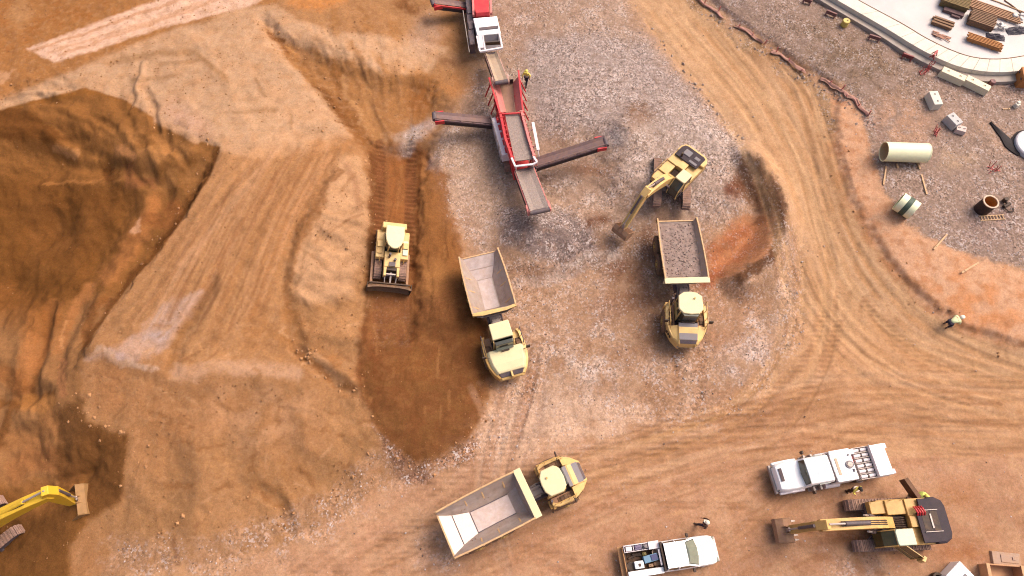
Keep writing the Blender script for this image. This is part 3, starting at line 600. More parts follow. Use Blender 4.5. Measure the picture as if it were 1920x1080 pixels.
# overall mottling
n_r = 1-2*abs(fbm(gx*.45+1.2*w1, gy*.45+1.2*w2, 4, 231)); mott = 1+.09*n_b+.07*n_c+.07*(n_r-.6)+.04*fbm(gx*5, gy*5, 2, 201)
streak = fbm((gx*.55+gy*.83)*.22, (-gx*.83+gy*.55)*2.2, 3, 211)*pmask(px, py, [(420,270),(700,240),(690,640),(560,740),(300,720),(150,700),(330,450)], 90)
mott = mott+.09*streak*heap*(1-pit)
rill = fbm((gx*.5+gy*.86)*3.0, (-gx*.86+gy*.5)*.35, 3, 215); mott = mott+.02*rill*pit
col *= np.clip(mott, .6, 1.5)[:, None]
col *= (1-.16*np.clip(rdark, 0, 1)+.10*np.clip(rlite, 0, 1))[:, None]  # groove shade and ridge light painted into the colour along the relief
lum = (col @ np.array([.3,.55,.15]))[:, None]; col = lum+(col-lum)*.93; col *= .87; hz_ = np.clip(heap*(1-pale)*(1-tr)*(1-pit)*(1-strip), 0, 1)*.13; col *= (1-hz_)[:, None]; gg_ = (np.clip(yard-low*.5, 0, 1)*(1-sstep(330, 560, py))*(1-bmask(px, py, 1390, 420, 100, 140, 0)))[:, None]*.25; lum = (col @ np.array([.33,.45,.22]))[:, None]; col = col*(1-gg_)+(lum*np.array([1.08,.97,.95]))*gg_
col = np.clip(col, .003, .75)
grav *= np.clip(.75+.6*n_b+.5*fbm(gx*.25, gy*.25, 3, 191), .15, 1)
# fine relief that belongs to the materials
gh = gh + grav*(1-pit)*.035*fbm(gx*4.5, gy*4.5, 2, 221) - rut*.06 + rut*.07*np.sin(gy*2*PI/.42)*(np.abs(gx) < 60) + .018*n_c*(1-grav) + .05*np.clip(-mott+.95, 0, .3)*-1
gh = gh + .0*rill*pit + .025*streak*heap*(1-pit)*(1-tr)
gh = gh+gh_rut
nx, ny = len(XS), len(YS)
me = bpy.data.meshes.new('ground'); nv = nx*ny
me.vertices.add(nv); me.vertices.foreach_set('co', np.column_stack([gx, gy, gh]).astype(np.float32).ravel())
ii = (np.arange(ny-1)[:, None]*nx+np.arange(nx-1)[None, :]).ravel()
quads = np.column_stack([ii, ii+1, ii+nx+1, ii+nx]).astype(np.int32)
nf = len(quads); me.loops.add(nf*4); me.loops.foreach_set('vertex_index', quads.ravel())
me.polygons.add(nf); me.polygons.foreach_set('loop_start', np.arange(0, nf*4, 4, dtype=np.int32))
me.polygons.foreach_set('use_smooth', np.ones(nf, bool)); me.update()
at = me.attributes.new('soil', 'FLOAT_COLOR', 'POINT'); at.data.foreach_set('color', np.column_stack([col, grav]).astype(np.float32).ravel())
gm = bpy.data.materials.new('site soil and gravel'); gm.use_nodes = True; nt = gm.node_tree; N = nt.nodes; L = nt.links
b = N['Principled BSDF']; b.inputs['Roughness'].default_value = .95; b.inputs['Specular IOR Level'].default_value = .05
at = N.new('ShaderNodeAttribute'); at.attribute_name = 'soil'; tc = N.new('ShaderNodeTexCoord')
def nz(sc, det=3, ro=.6):
    n = N.new('ShaderNodeTexNoise'); n.inputs['Scale'].default_value = sc; n.inputs['Detail'].default_value = det; n.inputs['Roughness'].default_value = ro
    L.new(tc.outputs['Object'], n.inputs['Vector']); return n
def mr(a, f0, f1, t0, t1):
    n = N.new('ShaderNodeMapRange'); L.new(a, n.inputs[0])
    for i, q in enumerate((f0, f1, t0, t1)): n.inputs[i+1].default_value = q
    return n.outputs[0]
def mul(a, c, f=1.):
    n = N.new('ShaderNodeMix'); n.data_type = 'RGBA'; n.blend_type = 'MULTIPLY'
    if isinstance(f, float): n.inputs[0].default_value = f
    else: L.new(f, n.inputs[0])
    L.new(a, n.inputs[6]); L.new(c, n.inputs[7]); return n.outputs[2]
fine = nz(6, 5, .7); c0 = mul(mul(at.outputs['Color'], mr(fine.outputs['Fac'], .3, .7, .84, 1.16)), mr(nz(15, 3, .7).outputs['Fac'], .32, .68, .86, 1.14))
vo = N.new('ShaderNodeTexVoronoi'); vo.inputs['Scale'].default_value = 7.0; L.new(tc.outputs['Object'], vo.inputs['Vector'])
bw = N.new('ShaderNodeRGBToBW'); L.new(vo.outputs['Color'], bw.inputs[0])
c1 = mul(c0, mr(bw.outputs[0], .2, .85, .5, 1.5), at.outputs['Alpha'])
pat = nz(1.3, 4, .6)                                # pebbles lie in drifts
vo2 = N.new('ShaderNodeTexVoronoi'); vo2.inputs['Scale'].default_value = 8; L.new(tc.outputs['Object'], vo2.inputs['Vector'])
bw2 = N.new('ShaderNodeRGBToBW'); L.new(vo2.outputs['Color'], bw2.inputs[0])
ma = N.new('ShaderNodeMath'); ma.operation = 'MULTIPLY'; L.new(mr(bw2.outputs[0], .62, .75, 0, 1), ma.inputs[0]); L.new(mr(pat.outputs['Fac'], .42, .58, 0, 1.), ma.inputs[1])
mb_ = N.new('ShaderNodeMath'); mb_.operation = 'MULTIPLY'; L.new(ma.outputs[0], mb_.inputs[0]); L.new(at.outputs['Alpha'], mb_.inputs[1])
m3 = N.new('ShaderNodeMix'); m3.data_type = 'RGBA'; L.new(mb_.outputs[0], m3.inputs[0]); L.new(c1, m3.inputs[6]); m3.inputs[7].default_value = (*C(226,206,200)*.92, 1)
L.new(m3.outputs[2], b.inputs['Base Color'])
bp = N.new('ShaderNodeBump'); bp.inputs['Strength'].default_value = .45; bp.inputs['Distance'].default_value = .05
ad = N.new('ShaderNodeMath'); ad.operation = 'MULTIPLY_ADD'; L.new(bw.outputs[0], ad.inputs[0]); L.new(at.outputs['Alpha'], ad.inputs[1]); L.new(fine.outputs['Fac'], ad.inputs[2])
L.new(ad.outputs[0], bp.inputs['Height']); L.new(bp.outputs[0], b.inputs['Normal'])
me.materials.append(gm)
go = bpy.data.objects.new('ground', me); COL.objects.link(go)
tag(go, 'sand, gravel and clay ground of the earthworks site', None, None, 'structure')
# ------------------------------------------------------------------ paints
YEL = mat('machine yellow', C(250,206,132), .5, 0, .1, .38, scale=2.2, dustcol=(198,150,100))
YELD = mat('grimy machine yellow', C(236,188,110), .55, 0, .14, .5, scale=2.5, dustcol=(196,138,84))
DECK = mat('dark engine deck', C(58,46,58), .6, 0, .25, .05, spec=.2)
YELB = mat('bright machine yellow', C(244,196,52), .45, 0, .08, .15)
AMB = mat('amber yellow', C(226,176,98), .5, 0, .1, .3)
CREAM = mat('cream roof paint', C(250,232,184)*.95, .5, 0, .04, .08)
PALE = mat('pale green roof paint', C(216,226,200), .5, 0, .05, .1)
DGREY = mat('dark grey steel', C(88,80,92), .6, .0, .2, .2)
BLACK = mat('black rubber and hose', C(48,38,38), .7, 0, .3, .2)
GREYP = mat('grey vent panel', C(132,126,134), .6, 0, .1, .15)
STEEL = mat('worn bed steel', C(190,172,164), .5, .2, .2, .3, scale=2)
WORN = mat('polished bed steel', C(216,196,192), .45, .25, .16, .3, scale=2.5)
WORNW = mat('bright worn steel', C(206,188,182)*.9, .4, .3, .06, .1)
MUDDY = mat('muddy steel', C(178,136,110), .8, 0, .2, .5)
TRACKM = mat('dusty track shoes', C(172,138,126), .85, 0, .25, .35, bump=.4)
TYRE = mat('dusty tyre rubber', C(104,82,70), .9, 0, .2, .4)
RIM = mat('wheel rim yellow', C(206,166,92), .6, 0, .1, .3)
GLASS = mat('cab glass', C(62,66,60), .12, 0, .1, .06, spec=.6)
GLASSG = mat('pale cab glass', C(140,146,132), .15, 0, .15, .1, spec=.6)
OLIVE = mat('olive glass', C(78,74,44), .2, 0, .15, .1)
RED = mat('screener red paint', C(222,50,64), .5, 0, .12, .12)
PINK = mat('faded red paint', C(232,140,136), .6, 0, .15, .2)
BELT = mat('conveyor belt', C(124,100,104), .8, 0, .15, .3)
BELTD = mat('dark conveyor skirt', C(52,40,48), .8, 0, .2, .1)
BELTG = mat('stone covered belt', C(166,150,144), .9, 0, .3, .2, scale=8, bump=.6)
WHITE = mat('white paint', C(255,252,252)*1.35, .35, 0, .03, .03)
WHITED = mat('dusty white paint', C(244,232,236)*1.1, .5, 0, .06, .1)
GALV = mat('galvanised steel', C(190,176,172), .5, .3, .12, .2)
GRAVELM = mat('gravel load', C(146,120,110), .95, 0, .4, .4, scale=4, dustcol=(196,176,168), bump=.4)
GRAVELL = mat('pale dry gravel', C(172,148,138), .95, 0, .3, .1, scale=9, bump=.8)
SKIN = mat('skin', C(206,150,120), .6, 0, .05); LIME = mat('high visibility lime', C(226,236,120)*1.15, .8, 0, .08); HYEL = mat('high visibility yellow', C(252,232,110)*1.2, .8, 0, .08)
NAVY = mat('navy work cloth', C(58,50,66), .9, 0, .15); BROWNC = mat('brown work cloth', C(96,64,48), .9, 0, .15); BOOT = mat('brown boots', C(84,56,40), .8)
WHAT = mat('white hard hat', C(250,236,214)*1.15, .35); DHAT = mat('dark cap', C(46,38,34), .8); YHAT = mat('yellow hard hat', C(246,226,110)*1.1, .35)
WOOD = mat('pale lumber', C(224,182,140), .8, 0, .18, .1, scale=6); WOODD = mat('weathered lumber', C(142,108,84), .85, 0, .25, .2, scale=6); WOODO = mat('orange lumber', C(204,140,84), .8, 0, .2, .1, scale=6)
CONC = mat('pale concrete', C(247,236,220), .85, 0, .1, .12, scale=1.2); CONCG = mat('grey concrete', C(184,172,164), .9, 0, .12, .2, scale=1.2); CONCT = mat('cream concrete', C(252,238,206)*1.1, .85, 0, .1, .15, scale=1.5)

def hdg(a, b): return math.atan2(b[1]-a[1], b[0]-a[0])
def place(c, yaw, half=2.2):
    f = (math.cos(yaw), math.sin(yaw)); zf = gz(c[0]+f[0]*half, c[1]+f[1]*half); zr = gz(c[0]-f[0]*half, c[1]-f[1]*half)
    zl = gz(c[0]-f[1]*1.2, c[1]+f[0]*1.2); zrr = gz(c[0]+f[1]*1.2, c[1]-f[0]*1.2)
    return Vector((c[0], c[1], (zf+zr+zl+zrr)/4)), -math.atan2(zf-zr, 2*half), math.atan2(zl-zrr, 2.4)
def wheel(par, x, y, r, w, m=None, rimm=None, lugs=22):
    t = MB(m); s = 1 if y > 0 else -1
    prof = [(r*.52,-w/2),(r*.86,-w/2),(r*.97,-w*.42),(r,-w*.25),(r,w*.25),(r*.97,w*.42),(r*.86,w/2),(r*.52,w/2)]
    t.lathe(prof, (x, y, r), 'y', 28)
    for k in range(lugs):
        a = 2*PI*k/lugs
        for q in (-1, 1):
            aa = a+(PI/lugs if q > 0 else 0)
            t.box((x+math.cos(aa)*r, y+q*w*.22, r+math.sin(aa)*r), (.07, w*.42, .09), (0, -aa, 0))
    ro = t.build('wheel', TYRE, par, 0, True)
    k = MB(m); k.lathe([(r*.5,-.02),(r*.5,.0),(r*.44,.02),(r*.2,-.05),(r*.17,.08),(.02,.09)] if s > 0 else [(.02,-.09),(r*.17,-.08),(r*.2,.05),(r*.44,-.02),(r*.5,0),(r*.5,.02)], (x, y+s*(w/2-.01), r), 'y', 20)
    for i in range(8): k.cyl((x+math.cos(i*PI/4)*r*.3, y+s*(w/2-.05), r+math.sin(i*PI/4)*r*.3), (x+math.cos(i*PI/4)*r*.3, y+s*(w/2+.05), r+math.sin(i*PI/4)*r*.3), .03, n=6)
    k.build('rim', rimm or RIM, ro, 0, True)
def crawler(par, x0, x1, y, w, h, name='crawler_track', m=None, shoe=.22):
    """one crawler: belt of grouser shoes round a frame with rollers"""
    r = h/2; t = MB(m); straight = x1-x0-h; per = 2*straight+2*PI*r; n = int(per/shoe)
    for k in range(n):
        s = k*per/n
        if s < straight: px_, pz, a = x0+r+s, h, 0
        elif s < straight+PI*r: th = (s-straight)/r; px_, pz, a = x1-r+math.sin(th)*r, r+math.cos(th)*r, th
        elif s < 2*straight+PI*r: px_, pz, a = x1-r-(s-straight-PI*r), 0, PI
        else: th = (s-2*straight-PI*r)/r; px_, pz, a = x0+r-math.sin(th)*r, r-math.cos(th)*r, PI+th
        t.box((px_, y, pz), (per/n*.9, w, .05), (0, a, 0))
        t.box((px_+math.sin(a)*.045, y, pz+math.cos(a)*.045), (.035, w, .05), (0, a, 0))
    o = t.build(name, TRACKM, par, 0)
    f = MB(m); f.span(x0+r, x1-r, y-w*.28, y+w*.28, h*.25, h*.8)
    for xx in (x0+r, x1-r): f.cyl((xx, y-w*.3, r), (xx, y+w*.3, r), r*.85, n=18)
    for i in range(5):
        xx = x0+r+straight*(i+.5)/5; f.cyl((xx, y-w*.4, .16), (xx, y+w*.4, .16), .14, n=10)
    f.build('track_frame', DGREY, o, .02)
    return o

# ------------------------------------------------------------------ articulated dump trucks
def dump_truck(label, rear, front, nose, style):
    bR = W(*rear, 2.8); bF = W(*front, 3.0); ns = W(*nose, 1.9)
    zg = gz(bF.x, bF.y)
    bd = (bF-bR); bd.z = 0; bl = bd.length; bd.normalize()
    hit = bF+bd*.75; hit.z = zg
    yaw = hdg(hit, ns); tl = math.hypot(ns.x-hit.x, ns.y-hit.y)
    print(label, 'bed', round(bl, 2), 'tractor', round(tl, 2), 'bend', round(math.degrees(yaw-hdg(bR, bF)), 1))
    t = thing('articulated_dump_truck', label, 'dump truck', hit, yaw, group='yellow articulated dump trucks')
    rel = Matrix.Rotation(hdg(bR, bF)-yaw, 4, 'Z')
    k = tl/4.55; T = Matrix.Diagonal((k, 1, 1, 1))
    big = style == 'long_hood'
    # tractor -----------------------------------------------------------------
    ch = MB(T); ch.span(-.2, 4.2, -.55, .55, .75, 1.15); ch.span(1.0, 3.6, -.9, .9, .8, 1.3); ch.cyl((2.35, -1.4, .9), (2.35, 1.4, .9), .28); ch.span(.0, .9, -.35, .35, 1.1, 1.6)
    ch.build('chassis', DGREY, t)
    for s in (-1, 1): wheel(t, 2.2*k, 1.32*s, .92, .72)
    def plan(s, y0):    # boat shaped outline of the body, half of it
        return [(.95,1.2*s),(1.0,1.48*s),(1.5,1.6*s),(2.6,1.62*s),(3.3,1.44*s),(3.95,1.16*s),(4.42,.78*s),(4.56,y0)]
    if not big:
        for s in (-1, 1):
            b_ = MB(T); op = plan(s, .62*s); inn = [(p[0], p[1]-(.27 if p[0] < 3.2 else .1)*s) for p in op]
            lo = 1.2
            # fender rim: outer wall, sloping inwards to the hood
            rings = []
            for (ox, oy), (ix, iy) in zip(op, inn):
                zt = 1.98 if ox < 3.2 else 1.98-.16*(ox-3.2)
                rings.append([(ox, oy, lo if 3.2 > ox else .95), (ox, oy, zt-.12), (ox*.998, oy-.05*s, zt), (ix, iy, zt), (ix, iy, lo)])
            b_.loft(rings); 
            b_.add([(3.0,.8*s,2.24),(4.35,.66*s,2.0),(4.5,.72*s,1.78),(3.95,1.08*s,1.88),(3.3,1.34*s,1.96),(3.0,1.4*s,1.97),(3.0,.66*s,1.2),(4.35,.6*s,1.2),(4.45,.7*s,1.2),(3.92,1.04*s,1.2),(3.27,1.3*s,1.2),(3.0,1.32*s,1.2)],
                   [(0,1,2,3,4,5),(6,7,8,9,10,11),(0,6,7,1),(1,7,8,2),(2,8,9,3),(3,9,10,4),(4,10,11,5),(5,11,6,0)])
            fo = b_.build('fender', YEL, t, .03)
            g = MB(T)
            for q in range(3): g.box((3.3+q*.22, (1.46-q*.1)*s, 1.5), (.16, .06, .3), (0, 0, -.45*s))
            g.build('side_vent', BLACK, fo, 0)
            w_ = MB(T); w_.span(1.05, 3.0, min(.88*s, 1.34*s), max(.88*s, 1.34*s), 1.62, 1.7); w_.build('walkway', MUDDY, t)
            hr = MB(T)
            for x in (1.1, 1.7, 2.4, 2.95): hr.tube([(x,1.42*s,1.95),(x,1.42*s,2.75)], .025, 6)
            hr.tube([(1.1,1.42*s,2.75),(2.95,1.4*s,2.75),(3.2,1.3*s,2.0)], .03, 6); hr.build('handrail', AMB, t, 0)
            st = MB(T); st.span(.98, 1.2, min(1.0*s, 1.6*s), max(1.0*s, 1.6*s), 1.0, 1.72); st.span(.75, 1.0, min(.95*s, 1.5*s), max(.95*s, 1.5*s), 1.2, 1.62); st.build('step_box', AMB, t)
        h_ = MB(T); h_.prism([(2.95,1.3),(2.95,2.3),(3.3,2.32),(4.2,2.12),(4.48,1.9),(4.53,1.2)], 'y', -.74, .74); ho = h_.build('hood', YEL, t, .05)
        v_ = MB(T); v_.add([(2.84,-.72,2.36),(4.2,-.68,2.16),(4.2,.68,2.16),(2.84,.72,2.36),(2.84,-.72,2.26),(4.2,-.68,2.06),(4.2,.68,2.06),(2.84,.72,2.26)], [(0,1,2,3),(7,6,5,4),(0,4,5,1),(1,5,6,2),(2,6,7,3),(3,7,4,0)])
        v_.build('hood_grille', GREYP, t, .01)
        v2 = MB(T); v2.add([(4.22,-.64,2.14),(4.46,-.58,1.95),(4.46,.58,1.95),(4.22,.64,2.14),(4.22,-.64,2.04),(4.46,-.58,1.85),(4.46,.58,1.85),(4.22,.64,2.04)], [(0,1,2,3),(7,6,5,4),(0,4,5,1),(1,5,6,2),(2,6,7,3),(3,7,4,0)])
        v2.build('radiator_grille', DGREY, t, .01)
        c_ = MB(T); c_.prism([(.85,-.78),(2.3,-.8),(2.75,-.55),(2.75,.55),(2.3,.8),(.85,.78)], 'z', 1.6, 3.35, .07); co_ = c_.build('cab', GLASS, t, .03)
        p_ = MB(T)
        for q in ((.85,-.78),(.85,.78),(1.7,-.8),(1.7,.8),(2.33,-.8),(2.33,.8)): p_.bar((q[0], q[1]*1.01, 1.6), (q[0]*.97+.05, q[1]*.95, 3.36), .1, .1)
        p_.bar((.87,-.8,3.3),(.87,.8,3.3),.08,.08); p_.bar((2.28,-.78,3.3),(2.28,.78,3.3),.08,.08)
        for s in (-1, 1): p_.bar((.87,.76*s,3.3),(2.28,.76*s,3.3),.08,.08)
        p_.span(.83, 2.3, -.83, -.75, 1.6, 2.2); p_.span(.83, 2.3, .75, .83, 1.6, 2.2); p_.build('cab_frame', YEL, co_, .02)
        r_ = MB(T); r_.prism([(.62,-.5),(.95,-.92),(2.1,-.95),(2.5,-.62),(2.58,0),(2.5,.62),(2.1,.95),(.95,.92),(.62,.5),(.56,0)], 'z', 3.34, 3.5, .05); ro = r_.build('cab_roof', CREAM, t, .05)
        m_ = MB(T); m_.cyl((1.2,.3,3.5),(1.2,.3,3.62),.07); m_.build('beacon', AMB, ro, 0, True)
        w3 = MB(T); w3.bar((2.6,-.35,3.2),(2.78,.1,2.6),.04,.03); w3.span(2.6, 2.86, -.5, .5, 2.32, 2.42); w3.build('wiper_cowl', BLACK, t, .01)
        ex = MB(T); ex.cyl((.95,-1.15,1.6),(.95,-1.15,2.9),.1); ex.build('exhaust_stack', DGREY, t, 0, True)
    else:
        for s in (-1, 1):
            b_ = MB(T); b_.loft([[(x, y*s, z0), (x, y*s, z1), (x, (y-.22)*s, z1+.04), (x, (y-.22)*s, z0)] for x, y, z0, z1 in ((.75,1.42,1.1,1.72),(1.1,1.56,1.2,1.8),(2.0,1.62,1.3,1.9),(2.9,1.62,1.2,1.9),(3.5,1.52,1.0,1.86),(4.1,1.28,.9,1.76),(4.5,.98,.9,1.62))])
            fo = b_.build('fender', AMB if s < 0 else YEL, t, .03)  # shaded side gets the darker amber, shade put into the paint
            w_ = MB(T); w_.span(.9, 2.5, min(.84*s, 1.42*s), max(.84*s, 1.42*s), 1.5, 1.58); w_.build('walkway', MUDDY if s < 0 else YEL, t)  # shaded platform darkened by its material on that side
            rl = MB(T)
            for x in (.9, 1.5, 2.1): rl.tube([(x,1.5*s,1.6),(x,1.5*s,2.5)], .025, 6)
            rl.tube([(.9,1.5*s,2.5),(2.1,1.5*s,2.5),(2.4,1.5*s,1.9)], .03, 6); rl.build('handrail', DGREY, t, 0)
        h_ = MB(T); sec = lambda x, y, z: [(x,-y,1.2),(x,-y,z-.22),(x,-y*.86,z),(x,y*.86,z),(x,y,z-.22),(x,y,1.2)]
        h_.loft([sec(2.25,1.4,2.22), sec(2.8,1.42,2.26), sec(3.5,1.34,2.2), sec(4.05,1.14,2.06), sec(4.2,1.08,1.98)]); h_.build('hood', CREAM, t, .05)
        v_ = MB(T); v_.loft([sec(4.18,1.05,1.9), sec(4.48,.94,1.68)]); v_.build('radiator_grille', DGREY, t, .02)
        e_ = MB(T); e_.loft([sec(4.48,.97,1.6), sec(4.62,.9,1.46)]); e_.span(4.16, 4.66, -.07, .07, 1.2, 1.95); 
        e_.build('bumper', YEL, t, .03)
        c_ = MB(T); c_.prism([(.55,-.74),(1.95,-.74),(2.35,-.7),(2.35,.7),(1.95,.74),(.55,.74)], 'z', 1.5, 3.2, .05); co_ = c_.build('cab', GLASS, t, .03)
        p_ = MB(T)
        for q in ((.55,-.74),(.55,.74),(1.3,-.76),(1.3,.76),(2.0,-.76),(2.0,.76)): p_.bar((q[0], q[1]*1.01, 1.5), (q[0]*.98+.03, q[1]*.96, 3.2), .1, .1)
        for s in (-1, 1): p_.bar((.56,.71*s,3.15),(1.97,.73*s,3.15),.08,.08)
        p_.bar((.56,-.71,3.15),(.56,.71,3.15),.08,.08); p_.build('cab_frame', YEL, co_, .02)
        r_ = MB(T); r_.prism([(.42,-.78),(1.85,-.8),(1.85,.8),(.42,.78)], 'z', 3.2, 3.36, .04); ro = r_.build('cab_roof', CREAM, t, .05)
        w3 = MB(T); w3.quad((2.0,-.62,3.06),(2.48,-.66,2.36),(2.48,.66,2.36),(2.0,.62,3.06),.03); w3.build('windshield', GLASSG, t, 0)
        bb = MB(T); bb.span(1.86, 2.02, -.74, .74, 3.06, 3.2); bb.span(2.42, 2.6, -.3, .3, 2.24, 2.34); bb.build('wiper_cowl', BLACK, t, .01)
    for s in (-1, 1):
        mi = MB(T); mi.tube([(2.75,1.0*s,2.0),(2.8,1.62*s,2.3),(2.8,1.66*s,2.5)], .03, 6); mi.box((2.8, 1.68*s, 2.55), (.1, .3, .42)); mi.build('mirror', BLACK, t, .02)
        hl = MB(T); hl.cyl((4.4,.62*s,1.35),(4.56,.62*s,1.35),.11); hl.build('headlight', GALV, t, 0)
    # hitch and rear frame ----------------------------------------------------
    B = rel @ Matrix.Translation((-.75, 0, 0)) @ Matrix.Diagonal((bl/6.0, 1, 1, 1))      # bed front at x=0, rear at -6
    hi = MB(rel); hi.span(-1.0, .35, -.42, .42, .85, 1.45); hi.cyl((0,0,.6),(0,0,1.7),.3); hi.span(-.5, .55, -.3, .3, 1.45, 1.75)
    for y in (-.32, .1, .36): hi.tube([(.9,y,1.5),(.3,y*1.2,1.9),(-.4,y,1.6),(-.9,y,1.3)], .05, 6)
    hi.build('hitch', GALV, t)
    fr = MB(B)
    for s in (-1, 1): fr.span(-5.4, .3, .45*s-.14, .45*s+.14, .85, 1.35)
    for x in (-2.45, -4.25): fr.cyl((x,-1.3,.92),(x,1.3,.92),.22)
    fr.build('rear_frame', DGREY, t)
    for x in (-2.45, -4.25):
        for s in (-1, 1): wheel(t, x, 1.32*s, .92, .72, B)
    # dump bed: a sheet folded from rim, sides, floor and tail, given real thickness
    st_ = [(0.0,1.66,3.02,.95,1.95),(-1.0,1.68,2.98,.72,1.42),(-2.6,1.68,2.9,.72,1.42),(-3.9,1.66,2.82,.75,1.46),(-5.1,1.62,2.76,1.05,1.75),(-6.0,1.58,2.7,1.42,2.2)]
    if big: st_ = [(0.0,1.66,3.02,.95,1.95),(-.9,1.68,2.98,.62,1.42),(-2.6,1.68,2.9,.6,1.42),(-3.9,1.66,2.82,.62,1.46),(-4.9,1.62,2.76,.98,1.75),(-6.0,1.56,2.7,1.3,2.2)]
    vs, fs = [], []
    for x, yr, zr, yf, zf in st_: vs += [(x,-yr,zr),(x,-(yr*.55+yf*.45),(zr*.45+zf*.55)),(x,-yf,zf),(x,yf,zf),(x,(yr*.55+yf*.45),(zr*.45+zf*.55)),(x,yr,zr)]
    for i in range(len(st_)-1):
        for j in range(5): fs.append((i*6+j, i*6+j+1, i*6+7+j, i*6+6+j))
    bd_ = MB(B); bd_.add(vs, fs); bd_.add([(0.0,-1.66,3.02),(0.0,1.66,3.02),(-.32,1.3,1.55),(-.32,-1.3,1.55)], [(0,1,2,3)])
    bo = bd_.build('dump_bed', STEEL, t, 0); sm = bo.modifiers.new('thick', 'SOLIDIFY'); sm.thickness = .07; sm.offset = 0
    rb = MB(B)
    for s in (-1, 1):
        for i in range(len(st_)-1):
            a, c = st_[i], st_[i+1]; rb.bar((a[0], a[1]*s, a[2]+.02), (c[0], c[1]*s, c[2]+.02), .12, .13)
        for i in (1, 2, 3, 4):
            a = st_[i]; rb.bar((a[0], (a[1]+.05)*s, a[2]), (a[0], (a[3]+.1)*s, a[4]-.05), .12, .12)
    rb.bar((-6.0,-1.58,2.2),(-6.0,1.58,2.2),.12,.16)
    for s in (-1, 1): rb.bar((-6.0,1.58*s,2.2),(-6.0,1.58*s,2.72),.12,.12)
    rb.build('bed_rim', mat('scraped rim', C(228,184,136), .6, 0, .2, .3) if 'scraped rim' not in bpy.data.materials else bpy.data.materials['scraped rim'], bo, .02)
    lp = MB(B)
    if big: lp.loft([[(x,-1.7,z),(x+.2,0 if False else -.9,z),(x+.2,.9,z),(x,1.7,z),(x,1.7,z-.3),(x,-1.7,z-.3)] for x, z in ((-.12,3.08),(.12,3.02))])
    else: lp.span(-.08, .46, -1.74, 1.74, 2.96, 3.08); lp.span(-.06, .08, -1.7, 1.7, 2.2, 2.97)
    lp.build('canopy_lip', CREAM if not big else YEL, bo, .03)
    if style == 'loaded':
        n, mm = 26, 40; g = MB(B); vs = []; fs = []
        for i in range(mm):
            x = -.3-5.5*i/(mm-1); t_ = i/(mm-1)
            for j in range(n):
                y = -1+2*j/(n-1); yy = y*1.56; e = max(abs(y), abs(t_*2-1))
                z = 2.42+.1*(1-abs(y)**2)*(1-abs(t_*2-1)**3)+.07*float(fbm(np.array([x*1.8]), np.array([yy*1.8]), 3, 401)[0])-.14*t_-.1*(e > .95)
                vs.append((x, yy, z))
        for i in range(mm-1):
            for j in range(n-1): fs.append((i*n+j, i*n+j+1, i*n+n+j+1, i*n+n+j))
        k0 = len(vs); vs += [(-.4,-.7,1.6),(-.4,.7,1.6),(-5.2,.7,1.75),(-5.2,-.7,1.75)]
        fs += [(0,n-1,k0+1,k0),((mm-1)*n,(mm-1)*n+n-1,k0+2,k0+3)]
        g.add(vs, fs)
        go_ = g.build('gravel_load', GRAVELM, None, 0, True); go_.matrix_world = t.matrix_basis
        go_.location = hit; go_.rotation_euler = (0, 0, yaw)
        tag(go_, 'heaped grey gravel filling the bed of the middle dump truck', 'gravel load')
        pg = []
        for k_ in range(260):
            x, y = random.uniform(-5.7,-.4), random.uniform(-1.45,1.45)
            pg.append((x, y))
        st2 = MB(B)
        for x, y in pg: 
            z = 2.42+.1*(1-abs(y/1.56)**2)*(1-abs(2*(-x-.3)/5.5-1)**3)-.14*(-x-.3)/5.5+.02; r = random.uniform(.025,.07)
            st2.box((x, y, z), (r*2, r*1.6, r*1.3), (random.random()*3, random.random()*3, random.random()*3), .7, .7)
        so_ = st2.build('stones', GRAVELL, go_, 0); so_['kind'] = 'stuff'
    else:
        f_ = MB(B); ee = .035
        pts = [(x, yf*.985, zf+ee) for x, yr, zr, yf, zf in st_]
        f_.add([(x,-y,z) for x,y,z in pts[1:4]]+[(x,y,z) for x,y,z in pts[1:4]], [(0,1,4,3),(1,2,5,4)])
        fl = f_.build('floor_plate', WORN, bo, 0); q = fl.modifiers.new('thick', 'SOLIDIFY'); q.thickness = .02; q.offset = 1
        f_ = MB(B); f_.add([(x,-y,z) for x,y,z in pts[3:6]]+[(x,y,z) for x,y,z in pts[3:6]], [(0,1,4,3),(1,2,5,4)])
        fl = f_.build('tail_chute', WORNW if not big else WORN, bo, 0); q = fl.modifiers.new('thick', 'SOLIDIFY'); q.thickness = .02; q.offset = 1
        f_ = MB(B)
        for i in (3, 4): f_.bar((pts[i][0],-pts[i][1],pts[i][2]+.03),(pts[i][0],pts[i][1],pts[i][2]+.03),.05,.03)
        for s in (-1, 1):
            for i in (1, 2): f_.bar((pts[i][0],pts[i][1]*s,pts[i][2]+.02),(pts[i+1][0],pts[i+1][1]*s,pts[i+1][2]+.02),.07,.05)
        f_.build('floor_seam', DGREY if not big else STEEL, bo, 0)
    return t
dump_truck('empty yellow dump truck with a long plain hood, nose beside the wet brown sand', (897,474), (927,582), (961,704), 'long_hood')
dump_truck('yellow dump truck loaded with grey gravel, parked below the excavator on the stones', (1270,408), (1288,522), (1290,647), 'loaded')
dump_truck('empty yellow dump truck on the lower dirt road with a bright tail chute', (834,1003), (984,927), (1094,881), 'empty')

